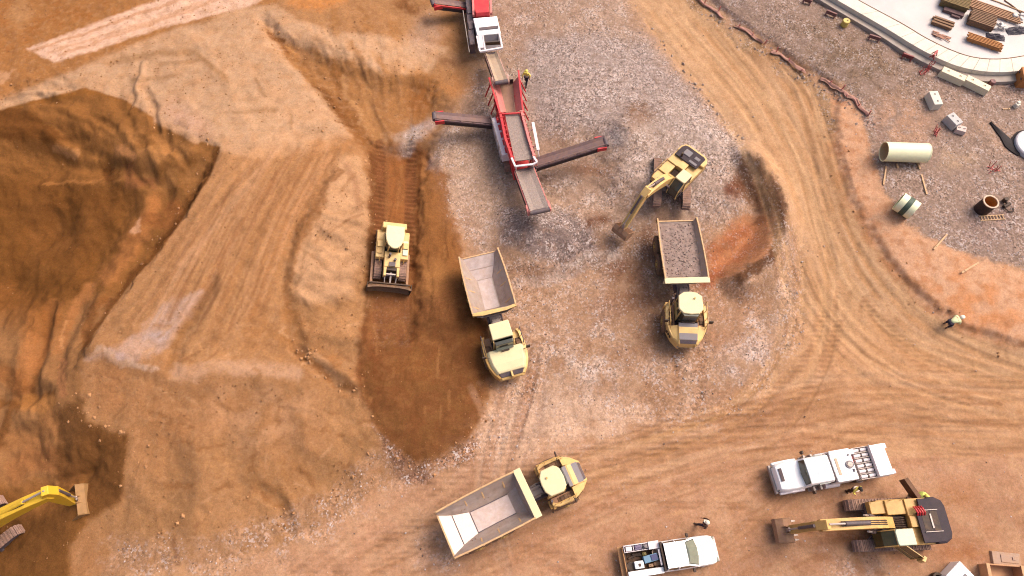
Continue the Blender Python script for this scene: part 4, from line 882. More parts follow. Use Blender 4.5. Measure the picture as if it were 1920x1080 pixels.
# ------------------------------------------------------------------ excavators
def excavator(label, c_px, track_yaw, house_yaw, s, arm, style, door=False):
    g0 = ground(*c_px)
    loc, pit_, rol = place(g0, track_yaw, 1.8)
    t = thing('crawler_excavator', label, 'excavator', loc, track_yaw, 0, 0, 'tracked excavators')
    Ssc = Matrix.Scale(s, 4); yl = YELB if style == 'bright' else YELD if style == 'open' else YEL
    for q in (-1, 1): crawler(t, -2.5, 2.5, 1.3*q, .72, .95, m=Ssc)
    u = MB(Ssc); u.span(-1.1, 1.1, -1.05, 1.05, .45, .8); u.cyl((0,0,.8),(0,0,1.08),.72,n=24)
    for a in (-1, 1):
        for b in (-1, 1): u.bar((.3*a,.3*b,.62),(1.4*a,1.15*b,.5),.5,.35)
    u.build('undercarriage', DGREY, t)
    R = Ssc @ Matrix.Rotation(house_yaw-track_yaw, 4, 'Z')
    hb = MB(R); hb.prism([(-3.2,-.95),(-3.05,-1.25),(-2.6,-1.42),(1.55,-1.42),(1.55,-.62),(1.2,-.36),(.2,-.36),(.2,.36),(1.2,.36),(1.2,1.42),(-2.6,1.42),(-3.05,1.25),(-3.2,.95)], 'z', 1.08, 1.28)
    hb.build('deck', DGREY, t)
    cw = MB(R); cw.prism([(-3.25,-.85),(-3.12,-1.2),(-2.7,-1.45),(-2.15,-1.45),(-2.15,1.45),(-2.7,1.45),(-3.12,1.2),(-3.25,.85)], 'z', 1.2, 2.25); cw.build('counterweight', DECK if style == 'open' else yl, t, .06)
    bd = MB(R); bd.span(-2.15, -.75, -1.44, -.36, 1.28, 2.12); bd.span(-2.15, -.75, -.36, .36, 1.28, 2.2); bd.span(-2.15, -.2, .38, 1.44, 1.28, 1.95); bd.span(-.75, .5, -1.44, -.5, 1.28, 2.0)
    bo = bd.build('engine_house', yl, t, .04)
    dk = MB(R)
    if style == 'open':
        dk.prism([(-3.1,-.9),(-2.95,-1.2),(-2.6,-1.38),(-1.5,-1.38),(-1.5,-.6),(-1.2,-.5),(-1.2,1.36),(-2.6,1.36),(-2.95,1.2),(-3.1,.9)], 'z', 2.22, 2.34)
        d = dk.build('engine_cover', DECK, t, .03)
        pk = MB(R); pk.span(-2.55,-2.1,-.58,.64,2.33,2.35); pk.span(-2.0,-1.5,-.58,.64,2.33,2.35); pk.build('cover_opening', BLACK, d, 0)
        pk = MB(R); pk.span(-2.6,-1.45,.68,.72,2.33,2.42); pk.span(-2.6,-1.45,-.66,-.62,2.33,2.42); pk.span(-2.1,-2.0,-.4,.5,2.33,2.4); pk.build('cover_rib', GALV, d, 0)
        rh = MB(R)
        for i in range(4): rh.tube([(-1.15-.16*i,-.9,2.3),(-1.1-.16*i,-.75,2.55),(-1.2-.16*i,-.5,2.55),(-1.25-.16*i,-.35,2.35)], .055, 6)
        rh.build('hose', RED, t, 0)
    else:
        dk.prism([(-3.05,-.85),(-2.95,-1.15),(-2.6,-1.3),(-1.55,-1.3),(-1.55,1.1),(-2.95,1.1),(-3.05,.85)], 'z', 2.2, 2.3)
        d = dk.build('engine_cover', DECK, t, .03)
        pk = MB(R); pk.span(-2.7,-2.1,-.8,-.1,2.29,2.36); pk.span(-1.95,-1.7,.1,.9,2.29,2.36); pk.span(-2.6,-2.3,.3,.8,2.29,2.34); pk.build('cover_panel', GREYP, d, .01)
        pk = MB(R); pk.cyl((-1.8,-.7,2.3),(-1.8,-.7,2.75),.1); pk.build('exhaust_stack', BLACK, d, 0)
    br = MB(R); br.span(-.72, .15, -.4, .42, 1.3, 1.7)
    for i in range(5): br.tube([(-.7,-.3+.15*i,1.7),(-.3,-.3+.14*i,1.95),(.1,-.25+.12*i,1.75)], .05, 6)
    br.build('hose_well', BLACK, t, 0)
    tb = MB(R); tb.span(.5, 1.5, -1.44, -.62, 1.28, 1.85); tb.build('tool_box', AMB if style == 'open' else yl, bo, .04)
    hr = MB(R)
    for x in (-.6, .2, 1.3): hr.tube([(x,-1.4,1.9),(x,-1.4,2.5)], .025, 6)
    hr.tube([(-.6,-1.4,2.5),(1.3,-1.4,2.5),(1.5,-1.4,1.9)], .025, 6); hr.build('handrail', AMB, t, 0)
    # cab on the operator's left
    cb = MB(R); cb.prism([(-.25,1.28),(-.25,2.95),(.85,2.95),(1.45,2.3),(1.6,1.5),(1.55,1.28)], 'y', .48, 1.42); co_ = cb.build('cab', OLIVE if style == 'open' else GLASS, t, .04)
    cf = MB(R)
    for y in (.47, 1.43):
        for a, b in (((-.25,1.28),(-.25,2.95)),((.5,1.28),(.5,2.95)),((.85,2.95),(1.45,2.3)),((1.45,2.3),(1.6,1.5)),((-.25,1.95),(.5,1.95)),((1.6,1.5),(1.55,1.28))): cf.bar((a[0],y,a[1]),(b[0],y,b[1]),.07,.07,(0,1,0))
    cf.span(-.27, .52, 1.42, 1.46, 1.28, 1.95); cf.bar((-.25,.44,2.93),(-.25,1.46,2.93),.07,.07); cf.bar((.85,.44,2.93),(.85,1.46,2.93),.07,.07); cf.build('cab_frame', yl, co_, .01)
    cr = MB(R); cr.prism([(-.32,.44),(.82,.44),(.9,.6),(.9,1.3),(.82,1.46),(-.32,1.46)], 'z', 2.95, 3.06, .04); cr.build('cab_roof', PALE if style == 'open' else CREAM, co_, .04)
    if style == 'open':
        dr = MB(R); dr.quad((.35,1.46,1.35),(-.55,2.25,1.35),(-.55,2.25,2.9),(.35,1.46,2.9),.05); do = dr.build('cab_door', OLIVE, t, 0, label='open cab door swung away from the cab')
        df = MB(R)
        for a, b in (((.35,1.46),(-.55,2.25)),): 
            for z in (1.35, 1.9, 2.92): df.bar((a[0],a[1],z),(b[0],b[1],z),.05,.05)
            df.bar((a[0],a[1],1.32),(a[0],a[1],2.92),.05,.05); df.bar((b[0],b[1],1.32),(b[0],b[1],2.95),.07,.1)
        df.box((-.62,2.3,2.5),(.35,.22,.7),(0,0,.9)); df.build('door_frame', YEL, do, .02)
        ad = MB(R); ad.quad((-1.9,-1.45,1.2),(-1.35,-2.75,1.2),(-1.35,-2.75,2.0),(-1.9,-1.45,2.0),.06); ad.bar((-1.9,-1.45,2.03),(-1.35,-2.75,2.03),.3,.06)
        ad.build('access_door', mat('brown door inside', C(108,66,40), .7, 0, .2, .2), t, .01, label='open engine access door, brown inside')
    # front: boom, stick, bucket in the plane y=0 (boom set slightly right of the cab)
    (ex, ez), (tx, tz) = arm; y0 = -.03; Rm = R
    P0 = Vector((.35, 1.75)); E = Vector((ex, ez)); mid = P0.lerp(E, .45)+Vector((-.25, .85))*(1 if style != 'folded' else .5)
    q = [P0]+[P0*(1-t_)**2+2*mid*t_*(1-t_)+E*t_**2 for t_ in (.15,.3,.45,.6,.8)]+[E]
    bm_ = MB(Rm); bm_.girder([tuple(p) for p in q], [v_*(1.3 if style == 'bright' else 1) for v_ in (.5,.62,.78,.8,.72,.58,.42)], y0-.36, y0+.36); bmo = bm_.build('boom', yl, t, .03)
    hz = MB(Rm); 
    top = [Vector((p.x, y0, p.y)) for p in q]
    for o in (-.12, .0, .12): hz.tube([p+Vector((0, o, .42)) for p in top[1:6]], .045, 6)
    hz.build('boom_hose', BLACK, bmo, 0)
    for s_ in (-1, 1):
        cy = MB(Rm); a = Vector((1.1, y0+s_*.5, 1.35)); b = Vector((q[3].x, y0+s_*.5, q[3].y)); cy.cyl(a, a.lerp(b, .62), .12); cyo = cy.build('boom_cylinder', DGREY, t, 0, True)
        cy = MB(Rm); cy.cyl(a.lerp(b, .6), b, .065); cy.build('rod', WORNW, cyo, 0, True)
    T_ = Vector((tx, tz)); sd = (T_-E).normalized(); back = E-sd*.75
    sk = MB(Rm); sk.girder([tuple(back), tuple(E), tuple(E.lerp(T_, .3)), tuple(T_)], [v_*(1.3 if style == 'bright' else 1) for v_ in (.3,.72,.66,.32)], y0-.28, y0+.28); sko = sk.build('stick', yl, t, .03)
    cy = MB(Rm); a = Vector((q[3].x, y0, q[3].y+.48)); b = Vector((back.x, y0, back.y)); cy.cyl(a, a.lerp(b, .6), .13); cyo = cy.build('stick_cylinder', DGREY if style != 'bright' else yl, t, 0, True)
    cy = MB(Rm); cy.cyl(a.lerp(b, .58), b, .07); cy.build('rod', WORNW, cyo, 0, True)
    n_ = Vector((-sd.y, sd.x)); n_ = n_ if n_.x > 0 else -n_
    cy = MB(Rm); a = E+n_*.45; b = E.lerp(T_, .85)+n_*.42; A3, B3 = Vector((a.x, y0, a.y)), Vector((b.x, y0, b.y)); cy.cyl(A3, A3.lerp(B3, .62), .1); cyo = cy.build('bucket_cylinder', DGREY, t, 0, True)
    cy = MB(Rm); cy.cyl(A3.lerp(B3, .6), B3, .055); cy.bar(B3, (T_.x+n_.x*.2, y0, T_.y-.35), .22, .1); cy.build('rod', WORNW, cyo, 0, True)
    # bucket: curved shell, cheeks and teeth
    bw = .72 if style != 'bright' else .8
    ang = {'open': 2.5, 'slim': 3.3, 'bright': 3.3}[style]
    prof = []
    for i in range(9):
        a = ang-.2+i*(3.6/8); prof.append((T_.x+.55*math.cos(ang+1.5)+.66*math.cos(a), T_.y-.62+.55*0+.62*math.sin(a)))
    if style == 'open': prof = [(T_.x-.15,T_.y+.02),(T_.x+.35,T_.y-.1),(T_.x+.75,T_.y-.4),(T_.x+.85,T_.y-.8),(T_.x+.55,T_.y-1.05),(T_.x+.05,T_.y-1.08),(T_.x-.55,T_.y-1.0)]
    else: prof = [(T_.x+.2,T_.y+.02),(T_.x+.5,T_.y-.3),(T_.x+.62,T_.y-.75),(T_.x+.4,T_.y-1.15),(T_.x-.05,T_.y-1.35),(T_.x-.5,T_.y-1.28),(T_.x-.85,T_.y-1.05)]
    if style == 'bright': prof = [(T_.x+(a-T_.x)*1.3, T_.y+(b-T_.y)*1.3) for a, b in prof]; bw = 1.0
    bk = MB(Rm); cx = sum(p[0] for p in prof)/len(prof); cz = sum(p[1] for p in prof)/len(prof)
    inn = [(cx+(p[0]-cx)*.9, cz+(p[1]-cz)*.9) for p in prof]
    for (a, b, c, d) in zip(prof[:-1], prof[1:], inn[1:], inn[:-1]): bk.prism([a, b, c, d], 'y', y0-bw, y0+bw)
    for s_ in (-1, 1): bk.prism(prof, 'y', y0+s_*bw, y0+s_*(bw+.05))
    for s_ in (-1, 1): bk.prism([(T_.x-.1,T_.y-.12),(T_.x-.05,T_.y+.2),(T_.x+.3,T_.y+.2),(T_.x+.5,T_.y-.25)], 'y', y0+s_*.22-.03, y0+s_*.22+.03)
    bko = bk.build('bucket', MUDDY if style != 'bright' else mat('brown bucket steel', C(158,118,72), .7, 0, .2, .3), t, .02)
    lip = Vector((prof[-1][0], 0, prof[-1][1])); dl = Vector((prof[-1][0]-prof[-2][0], 0, prof[-1][1]-prof[-2][1])).normalized()
    for i in range(5):
        th = MB(Rm); y = y0-bw+.12+i*(2*bw-.24)/4; a = lip+Vector((0, y, 0)); th.loft([[a+Vector((0,-.07,.06)),a+Vector((0,.07,.06)),a+Vector((0,.07,-.06)),a+Vector((0,-.07,-.06))],[a+dl*.28+Vector((0,-.03,.015)),a+dl*.28+Vector((0,.03,.015)),a+dl*.28+Vector((0,.03,-.015)),a+dl*.28+Vector((0,-.03,-.015))]])
        th.build('tooth', GALV, bko, 0)
    return t
def yw(a, b, z=0): return hdg(W(*a, z), W(*b, z))
excavator('yellow excavator digging the gravel bank beside the loaded truck', (1257,348), yw((1259,300),(1259,380),.9), yw((1308,278),(1247,338),2.2), .93, ((4.9,4.3),(6.9,1.35)), 'slim')
excavator('yellow excavator with open doors and dark rear deck beside the white service truck', (1655,985), rad(181.5), rad(183.5), 1.03, ((5.9,3.7),(6.9,1.35)), 'open')
excavator('bright yellow excavator cut off by the frame, digging in the brown pit', (-32,1016), yw((0,1048),(44,1013),.9), rad(20.5), 1.05, ((7.3,4.9),(6.9,1.9)), 'bright')

# ------------------------------------------------------------------ bulldozer
def bulldozer():
    bl0, c0 = W(730,532,1.2), W(730,440,2.4)
    c = ground(731,486); yaw = rad(-90.3); loc, pt, rl = place(c, yaw, 2.0)
    t = thing('bulldozer', 'yellow bulldozer with a dark front blade on the brown pushed sand', 'bulldozer', loc, yaw, pt, rl)
    for s in (-1, 1): crawler(t, -2.1, 1.9, .98*s, .56, 1.0, shoe=.2)
    b = MB(); b.span(-2.0, 1.9, -.6, .6, .45, 1.3); b.build('main_frame', DGREY, t)
    h = MB(); h.prism([(.1,1.2),(.1,1.98),(.35,2.02),(1.35,1.95),(1.35,1.2)], 'y', -.62, .62); ho = h.build('hood', YEL, t, .05)
    for s in (-1, 1):
        a = MB(); a.loft([[(.9,.36*s,1.3),(.9,.62*s,1.3),(.9,.62*s,1.94),(.9,.36*s,1.94)],[(2.05,.42*s,1.25),(2.05,.6*s,1.25),(2.05,.6*s,1.8),(2.05,.42*s,1.8)]]); a.build('hood_side', YEL, ho, .03)
        f = MB(); f.prism([(-1.75,1.15),(-1.8,1.6),(-1.55,1.75),(.5,1.6),(.55,1.15)], 'y', .62*s, 1.28*s); fo = f.build('fender', YEL, t, .05)
        g = MB(); g.span(-1.0, .2, min(.8*s,1.2*s), max(.8*s,1.2*s), 1.66, 1.73); g.build('step_plate', PALE if s > 0 else AMB, fo, .01)
        g = MB(); g.box((-.55, 1.0*s, 1.72), (.5,.4,.26)); g.build('tool_box', YEL, fo, .03)
        g = MB(); g.tube([(.55,.95*s,1.6),(.75,.95*s,1.45),(.75,.95*s,1.1)], .03); g.build('grab_rail', AMB, fo, 0)
    r = MB(); r.prism([(1.35,1.3),(1.35,1.85),(1.6,1.85),(1.6,1.3)], 'y', -.42, .42); r.build('radiator_guard', BLACK, t, .02)
    x = MB(); x.cyl((.55,-.25,1.95),(.55,-.25,2.75),.09); x.cyl((.8,.2,1.95),(.8,.2,2.3),.1); x.box((1.15,.0,2.02),(.35,.5,.12)); x.build('exhaust_stack', DGREY, ho, 0, True)
    cb = MB(); cb.prism([(-1.5,-.62),(-.4,-.62),(.05,-.4),(.05,.4),(-.4,.62),(-1.5,.62)], 'z', 1.5, 2.85, .04); co_ = cb.build('cab', GLASS, t, .03)
    cf = MB()
    for q in ((-1.5,-.62),(-1.5,.62),(-.4,-.64),(-.4,.64),(.05,-.4),(.05,.4)): cf.bar((q[0],q[1],1.5),(q[0]*.97,q[1]*.97,2.86),.09,.09)
    cf.build('cab_frame', YEL, co_, .01)
    cr = MB(); cr.prism([(-1.75,-.72),(-1.0,-.76),(-.55,-.7),(-.1,-.52),(.14,-.25),(.2,0),(.14,.25),(-.1,.52),(-.55,.7),(-1.0,.76),(-1.75,.72)], 'z', 2.86, 2.98, .05); cr.build('cab_roof', CREAM, co_, .05)
    rt = MB(); rt.span(-2.25, -1.72, -.95, .95, 1.3, 2.35); rt.build('fuel_tank', YEL, t, .08)
    rp = MB(); rp.span(-2.5,-2.2,-.9,.9,.6,1.0)
    for y in (-.7, 0, .7): rp.bar((-2.45,y,1.1),(-2.55,y,.2),.12,.2)
    rp.build('ripper', DGREY, t)
    # blade: concave plate lofted across its width
    rings = []
    for i in range(9):
        y = -1.68+3.36*i/8; w_ = .16*(abs(y)/1.68)**4
        rings.append([(2.72+w_,y,1.32),(2.5+w_,y,1.1),(2.42+w_,y,.7),(2.5+w_,y,.3),(2.75+w_,y,.02),(2.82+w_,y,.02),(2.62+w_,y,.32),(2.54+w_,y,.7),(2.62+w_,y,1.08),(2.82+w_,y,1.3)])
    bl = MB(); bl.loft(rings); blo = bl.build('blade', mat('muddy blade', C(112,84,66), .7, 0, .25, .3), t, .01)
    e = MB(); e.span(2.45, 2.55, -1.6, 1.6, 1.12, 1.3); e.span(2.4,2.5,-1.5,1.5,.5,.7)
    for s in (-1, 1): e.box((2.72,1.7*s,.66),(.5,.06,1.28))
    e.build('blade_rib', mat('dark blade back', C(66,48,40), .7, 0, .25, .2), blo, .02)
    for s in (-1, 1):
        a = MB(); a.bar((-.3,1.42*s,.5),(2.45,1.42*s,.45),.2,.3); a.bar((2.4,1.42*s,.5),(2.4,.9*s,1.0),.12,.12); a.build('push_arm', MUDDY, t, .03)
        a = MB(); a.cyl((1.5,.5*s,1.75),(2.0,.46*s,1.4),.1); ao = a.build('lift_cylinder', DGREY, t, 0, True); q = MB(); q.cyl((2.0,.46*s,1.4),(2.48,.42*s,1.08),.05); q.build('rod', WORNW, ao, 0, True)
    q = MB(); q.bar((1.65,0,1.5),(2.5,0,1.15),.14,.14); q.bar((1.85,-.4,1.62),(1.85,.4,1.62),.1,.1); q.build('tilt_link', GALV, t, .01)
    return t
bulldozer()
# ------------------------------------------------------------------ crushing and screening plant
SIDEC = mat('dark conveyor frame', C(112,88,98), .7, 0, .2, .2)
class Fr:
    """a thing's own frame, so that points of the site can be given to its parts"""
    def __init__(s, name, label, cat, loc, yaw, group=None):
        s.o = thing(name, label, cat, loc, yaw, group=group); s.i = (Matrix.Translation(loc) @ Matrix.Rotation(yaw, 4, 'Z')).inverted()
    def q(s, px, py, z): return s.i @ W(px, py, z)
def conveyor(fr, a, b, w, name='conveyor', belt=BELT, side=RED, legs=True, stones=None):
    """belt in a trough with side frames, rollers, head drum and a strut"""
    a, b = Vector(a), Vector(b); d = (b-a).normalized(); sd = Vector((-d.y, d.x, 0)).normalized(); up = sd.cross(d)*-1 if sd.cross(d).z < 0 else sd.cross(d)
    fm = MB()
    for s in (-1, 1):
        fm.bar(a+sd*s*(w/2+.05)-up*.12, b+sd*s*(w/2+.05)-up*.12, .1, .3, up)
        n = max(3, int((b-a).length/1.1))
        for i in range(n+1):
            p = a.lerp(b, i/n); fm.bar(p+sd*s*(w/2+.02)-up*.28, p+sd*s*(w/2+.02)+up*.16, .06, .06, d)
    n = max(3, int((b-a).length/1.1))
    for i in range(n+1):
        p = a.lerp(b, i/n)-up*.25; fm.bar(p-sd*w/2, p+sd*w/2, .08, .08, up)
    o = fm.build(name, side, fr.o, .01)
    bt = MB(); sec = lambda p: [p-sd*w*.5+up*.12, p-sd*w*.25, p+sd*w*.25, p+sd*w*.5+up*.12, p+sd*w*.5+up*.06, p+sd*w*.25-up*.06, p-sd*w*.25-up*.06, p-sd*w*.5+up*.06]
    bt.loft([sec(a.lerp(b, i/8)) for i in range(9)]); bt.build('belt', belt, o, 0)
    for p in (a, b):
        dr = MB(); dr.cyl(p-sd*w*.52-up*.12, p+sd*w*.52-up*.12, .2, n=14); dr.build('drum', DGREY, o, 0, True)
    sk = MB()
    for s in (-1, 1): sk.bar(a+sd*s*(w/2+.11)-up*.3, b.lerp(a, .06)+sd*s*(w/2+.11)-up*.3, .03, .34, up)
    k = sk.build('skirt', BELTD, o, 0)
    if legs:
        st = MB(); m = a.lerp(b, .62)
        for s in (-1, 1): st.bar(m+sd*s*w*.5-up*.2, a+sd*s*w*.3+Vector((0,0,-.9)), .09, .09)
        st.bar(m-sd*w*.5-up*.3, m+sd*w*.5-up*.3, .09, .09, up); st.build('support_strut', side, o, 0)
    hd = MB(); hb = b.lerp(a, .0)
    for s in (-1, 1): hd.box(tuple(b-d*.45+sd*s*(w/2+.14)-up*.2), (.8,.12,.4), (0, 0, math.atan2(d.y, d.x)))
    hd.bar(b-d*.1-sd*(w/2+.1)-up*.2, b-d*.1+sd*(w/2+.1)-up*.2, .08, .08, up); hd.build('head_guard', RED if side in (RED, SIDEC) else side, o, .01)
    return o
def quadbeam(mb, fr, pts, w=.12, h=.12):
    for a, b in zip(pts[:-1], pts[1:]): mb.bar(fr.q(*a), fr.q(*b), w, h)
c = ground(968, 300); A, Bp = W(945,150,3.2), W(1012,395,3.4); yaw = hdg(A, Bp)
fr = Fr('screening_plant', 'red tracked screening plant with three grey conveyors on the gravel', 'screening plant', c, yaw); q = fr.q
for s in (-1, 1): crawler(fr.o, -3.2, 1.2, 1.05*s, .5, .9)
m = MB(); m.span(-5.2, 2.6, -.8, .8, .9, 1.35)
for x in (-4.8,-2.5,-.4,1.8): 
    for s in (-1, 1): m.bar((x,.7*s,1.3),(x,.95*s,2.7),.14,.14)
m.build('chassis', RED, fr.o)
# feed hopper
h = MB(); h.quad(q(924,156,3.6), q(936,158,2.6), q(948,210,2.5), q(938,212,3.3), .06); h.build('hopper_wing', PINK, fr.o, 0)
h = MB(); h.quad(q(962,156,2.6), q(974,142,3.7), q(980,205,3.4), q(968,210,2.5), .06); h.build('hopper_wing', PINK, fr.o, 0)
h = MB(); h.quad(q(936,158,2.6), q(962,156,2.6), q(966,212,2.45), q(947,212,2.45), .08); h.build('feed_belt', mat('sand covered belt', C(178,140,122), .9, 0, .12, .3), fr.o, 0)
h = MB(); h.quad(q(929,152,3.2), q(962,148,3.2), q(962,158,2.5), q(934,159,2.5), .06); h.build('hopper_back', BELTD, fr.o, 0)
h = MB()
quadbeam(h, fr, [(917,146,3.7),(926,175,3.6),(938,214,3.35)], .16, .14); quadbeam(h, fr, [(972,132,3.9),(976,170,3.7),(981,212,3.4)], .16, .14)
quadbeam(h, fr, [(917,146,3.7),(922,162,2.6)], .12, .12); quadbeam(h, fr, [(938,214,3.35),(981,212,3.4)], .12, .14)
for t_ in (.15,.4,.65,.9):
    a = q(917,146,3.6).lerp(q(938,214,3.3), t_); b = a+Vector((.25,.25,-1.6)); h.bar(a, a+Vector((.1,-.55,-1.5)), .1, .1)
    a = q(974,140,3.6).lerp(q(981,212,3.3), t_); h.bar(a, a+Vector((.1,.5,-1.5)), .1, .1)
h.build('hopper_frame', RED, fr.o, .01)
# screen box
h = MB(); h.quad(q(947,216,3.1), q(973,214,3.1), q(1000,299,3.0), q(965,303,3.0), .1); so_ = h.build('screen_deck', BELTG, fr.o, 0)
h = MB()
for i in range(9):
    t_ = i/8; h.bar(q(948,217,3.16).lerp(q(965,302,3.06), t_), q(973,215,3.16).lerp(q(999,298,3.06), t_), .05 if i % 3 else .12, .05)
for i in range(5):
    t_ = (i+.5)/5; h.bar(q(948,217,3.15).lerp(q(973,215,3.15), t_), q(965,302,3.05).lerp(q(999,298,3.05), t_), .035, .04)
h.build('screen_mesh', GALV, so_, 0)
for pts, nm in ((((938,212,3.5),(948,260,3.5),(963,303,3.4)), 'l'), (((978,208,3.5),(990,255,3.5),(1004,300,3.4)), 'r')):
    h = MB(); n = 12
    for a, b in zip(pts[:-1], pts[1:]):
        A_, B_ = q(*a), q(*b); h.loft([[A_+Vector((0,-.1,-.9)),A_+Vector((0,.1,-.9)),A_+Vector((0,.1,0)),A_+Vector((0,-.1,0))],[B_+Vector((0,-.1,-.9)),B_+Vector((0,.1,-.9)),B_+Vector((0,.1,0)),B_+Vector((0,-.1,0))]])
    for i in range(n):
        t_ = i/(n-1); A_ = q(*pts[0]).lerp(q(*pts[2]), t_); h.box(tuple(A_+Vector((0,0,-.4))), (.08,.34,.9))
    h.build('screen_side', RED if nm == 'l' else PINK, fr.o, .015)
# power pack and walkway on the left, hose pole on the right
h = MB(); A_, B_ = q(930,226,2.0), q(950,296,1.9); h.bar(A_, B_, .8, 1.0); h.build('power_pack', WHITED, fr.o, .04)
h = MB()
for t_ in (.1,.3,.5,.7,.9): 
    p = A_.lerp(B_, t_); h.box(tuple(p+Vector((0,.1,.56))), (.5,.3,.12))
h.build('cooler_vent', RED, fr.o, .01)
h = MB(); A_, B_ = q(925,228,1.5), q(944,300,1.4); h.bar(A_, B_, .5, .06); 
for t_ in (0,.25,.5,.75,1): p = A_.lerp(B_, t_); h.tube([p+Vector((0,-.22,0)), p+Vector((0,-.22,1.0))], .03, 6)
h.tube([A_+Vector((0,-.22,1.0)), B_+Vector((0,-.22,1.0))], .035, 6); h.build('walkway', GALV, fr.o, 0)
h = MB(); A_, B_ = q(999,230,2.6), q(1009,282,2.4); h.bar(A_, B_, .26, .2); h.tube([B_, B_+Vector((.6,0,-.8))], .05); h.bar(A_.lerp(B_,.2), A_.lerp(B_,.2)+Vector((0,-.5,-.5)), .08,.08); h.bar(A_.lerp(B_,.8), A_.lerp(B_,.8)+Vector((0,-.5,-.5)), .08,.08); h.build('side_rail', WHITED, fr.o, .02)
# end frame and tail conveyor
h = MB(); quadbeam(h, fr, [(959,296,3.5),(966,312,3.4),(1000,308,3.4),(1007,304,3.5),(1000,294,3.4)], .16, .14); quadbeam(h, fr, [(966,312,3.4),(968,320,1.4)], .12,.12); quadbeam(h, fr, [(1000,308,3.4),(1000,316,1.4)], .12,.12); h.build('end_frame', WHITED, fr.o, .02)
conveyor(fr, q(983,318,2.0), q(1012,394,3.5), 1.55, 'tail_conveyor', BELTG, PINK)
conveyor(fr, q(932,228,1.7), q(815,217,3.4), .72, 'side_conveyor', BELT, SIDEC)
conveyor(fr, q(1003,306,1.8), q(1135,264,3.5), .85, 'side_conveyor', BELT, SIDEC)
# crusher ------------------------------------------------------------------
c = ground(905, 70); A, Bp = W(897,-20,3), W(918,95,3); yaw = hdg(A, Bp)
fr = Fr('mobile_crusher', 'white and red mobile crusher feeding the red screening plant', 'crusher', c, yaw); q = fr.q
for s in (-1, 1): crawler(fr.o, -3.4, 1.0, 1.05*s, .5, .95)
m = MB(); m.span(-7.5, 2.0, -.75, .75, .95, 1.4); m.build('chassis', DGREY, fr.o)
h = MB(); h.loft([[q(*p) for p in ((887,34,3.3),(932,30,3.3),(932,60,1.6),(890,62,1.6))], [q(*p) for p in ((895,66,3.4),(939,62,3.4),(938,92,1.6),(896,95,1.6))]]); h.build('body', WHITE, fr.o, .06)
h = MB(); h.quad(q(898,52,3.42), q(934,48,3.42), q(935,53,3.42), q(899,57,3.42), .03); h.build('vent_slot', DGREY, fr.o, 0)
h = MB(); h.quad(q(897,66,3.5), q(905,66,3.5), q(907,90,3.3), q(896,90,3.3), .05); quadbeam(h, fr, [(905,66,3.5),(910,96,3.2)], .12, .2); quadbeam(h, fr, [(936,63,3.5),(942,90,3.2),(900,97,3.2),(894,68,3.4)], .16, .2); h.build('discharge_frame', WHITED, fr.o, .02)
h = MB(); h.quad(q(908,66,3.46), q(934,64,3.46), q(935,76,3.0), q(910,78,3.0), .05); h.build('rubber_curtain', GREYP, fr.o, 0)
h = MB(); h.quad(q(910,79,3.3), q(937,77,3.3), q(938,83,2.6), q(911,84,2.6), .05); h.build('discharge_mouth', BLACK, fr.o, 0)
h = MB(); h.loft([[q(*p) for p in ((882,-60,2.9),(912,-62,2.9),(912,-40,1.6),(884,-40,1.6))], [q(*p) for p in ((888,26,3.3),(918,24,3.3),(919,44,1.6),(892,46,1.6))]])
h.loft([[q(*p) for p in ((889,14,3.6),(916,12,3.6),(917,24,3.2),(890,26,3.2))], [q(*p) for p in ((892,24,3.55),(918,22,3.55),(918,30,3.2),(892,32,3.2))]]); h.build('hood', RED, fr.o, .05)
h = MB(); quadbeam(h, fr, [(884,-60,3.0),(888,30,3.2)], .2, .3); quadbeam(h, fr, [(917,-62,3.0),(921,26,3.2)], .2, .3); h.build('hopper_rail', PINK, fr.o, .03)
h = MB(); h.bar(q(874,-50,2.2), q(886,92,2.2), .55, 1.2); 
for t_ in (.1,.3,.5,.7,.9): h.box(tuple(q(874,-50,2.85).lerp(q(886,92,2.85), t_)), (.9,.4,.12))
h.build('power_pack', DGREY, fr.o, .04)
h = MB(); h.tube([q(868,20,2.6), q(880,98,2.6), q(880,98,1.4)], .04, 6); h.tube([q(868,20,2.6), q(868,20,1.4)], .04, 6); h.bar(q(886,60,2.4), q(889,72,2.4), .15, .3); h.build('handrail', GALV, fr.o, 0)
conveyor(fr, q(921,100,2.2), q(940,152,4.1), 1.05, 'discharge_conveyor', mat('tan belt', C(196,172,150), .9, 0, .12, .3), mat('dusty red frame', C(204,160,150), .6, 0, .2, .3))
conveyor(fr, q(884,12,1.8), q(812,3,3.4), .75, 'side_conveyor', BELT, RED)
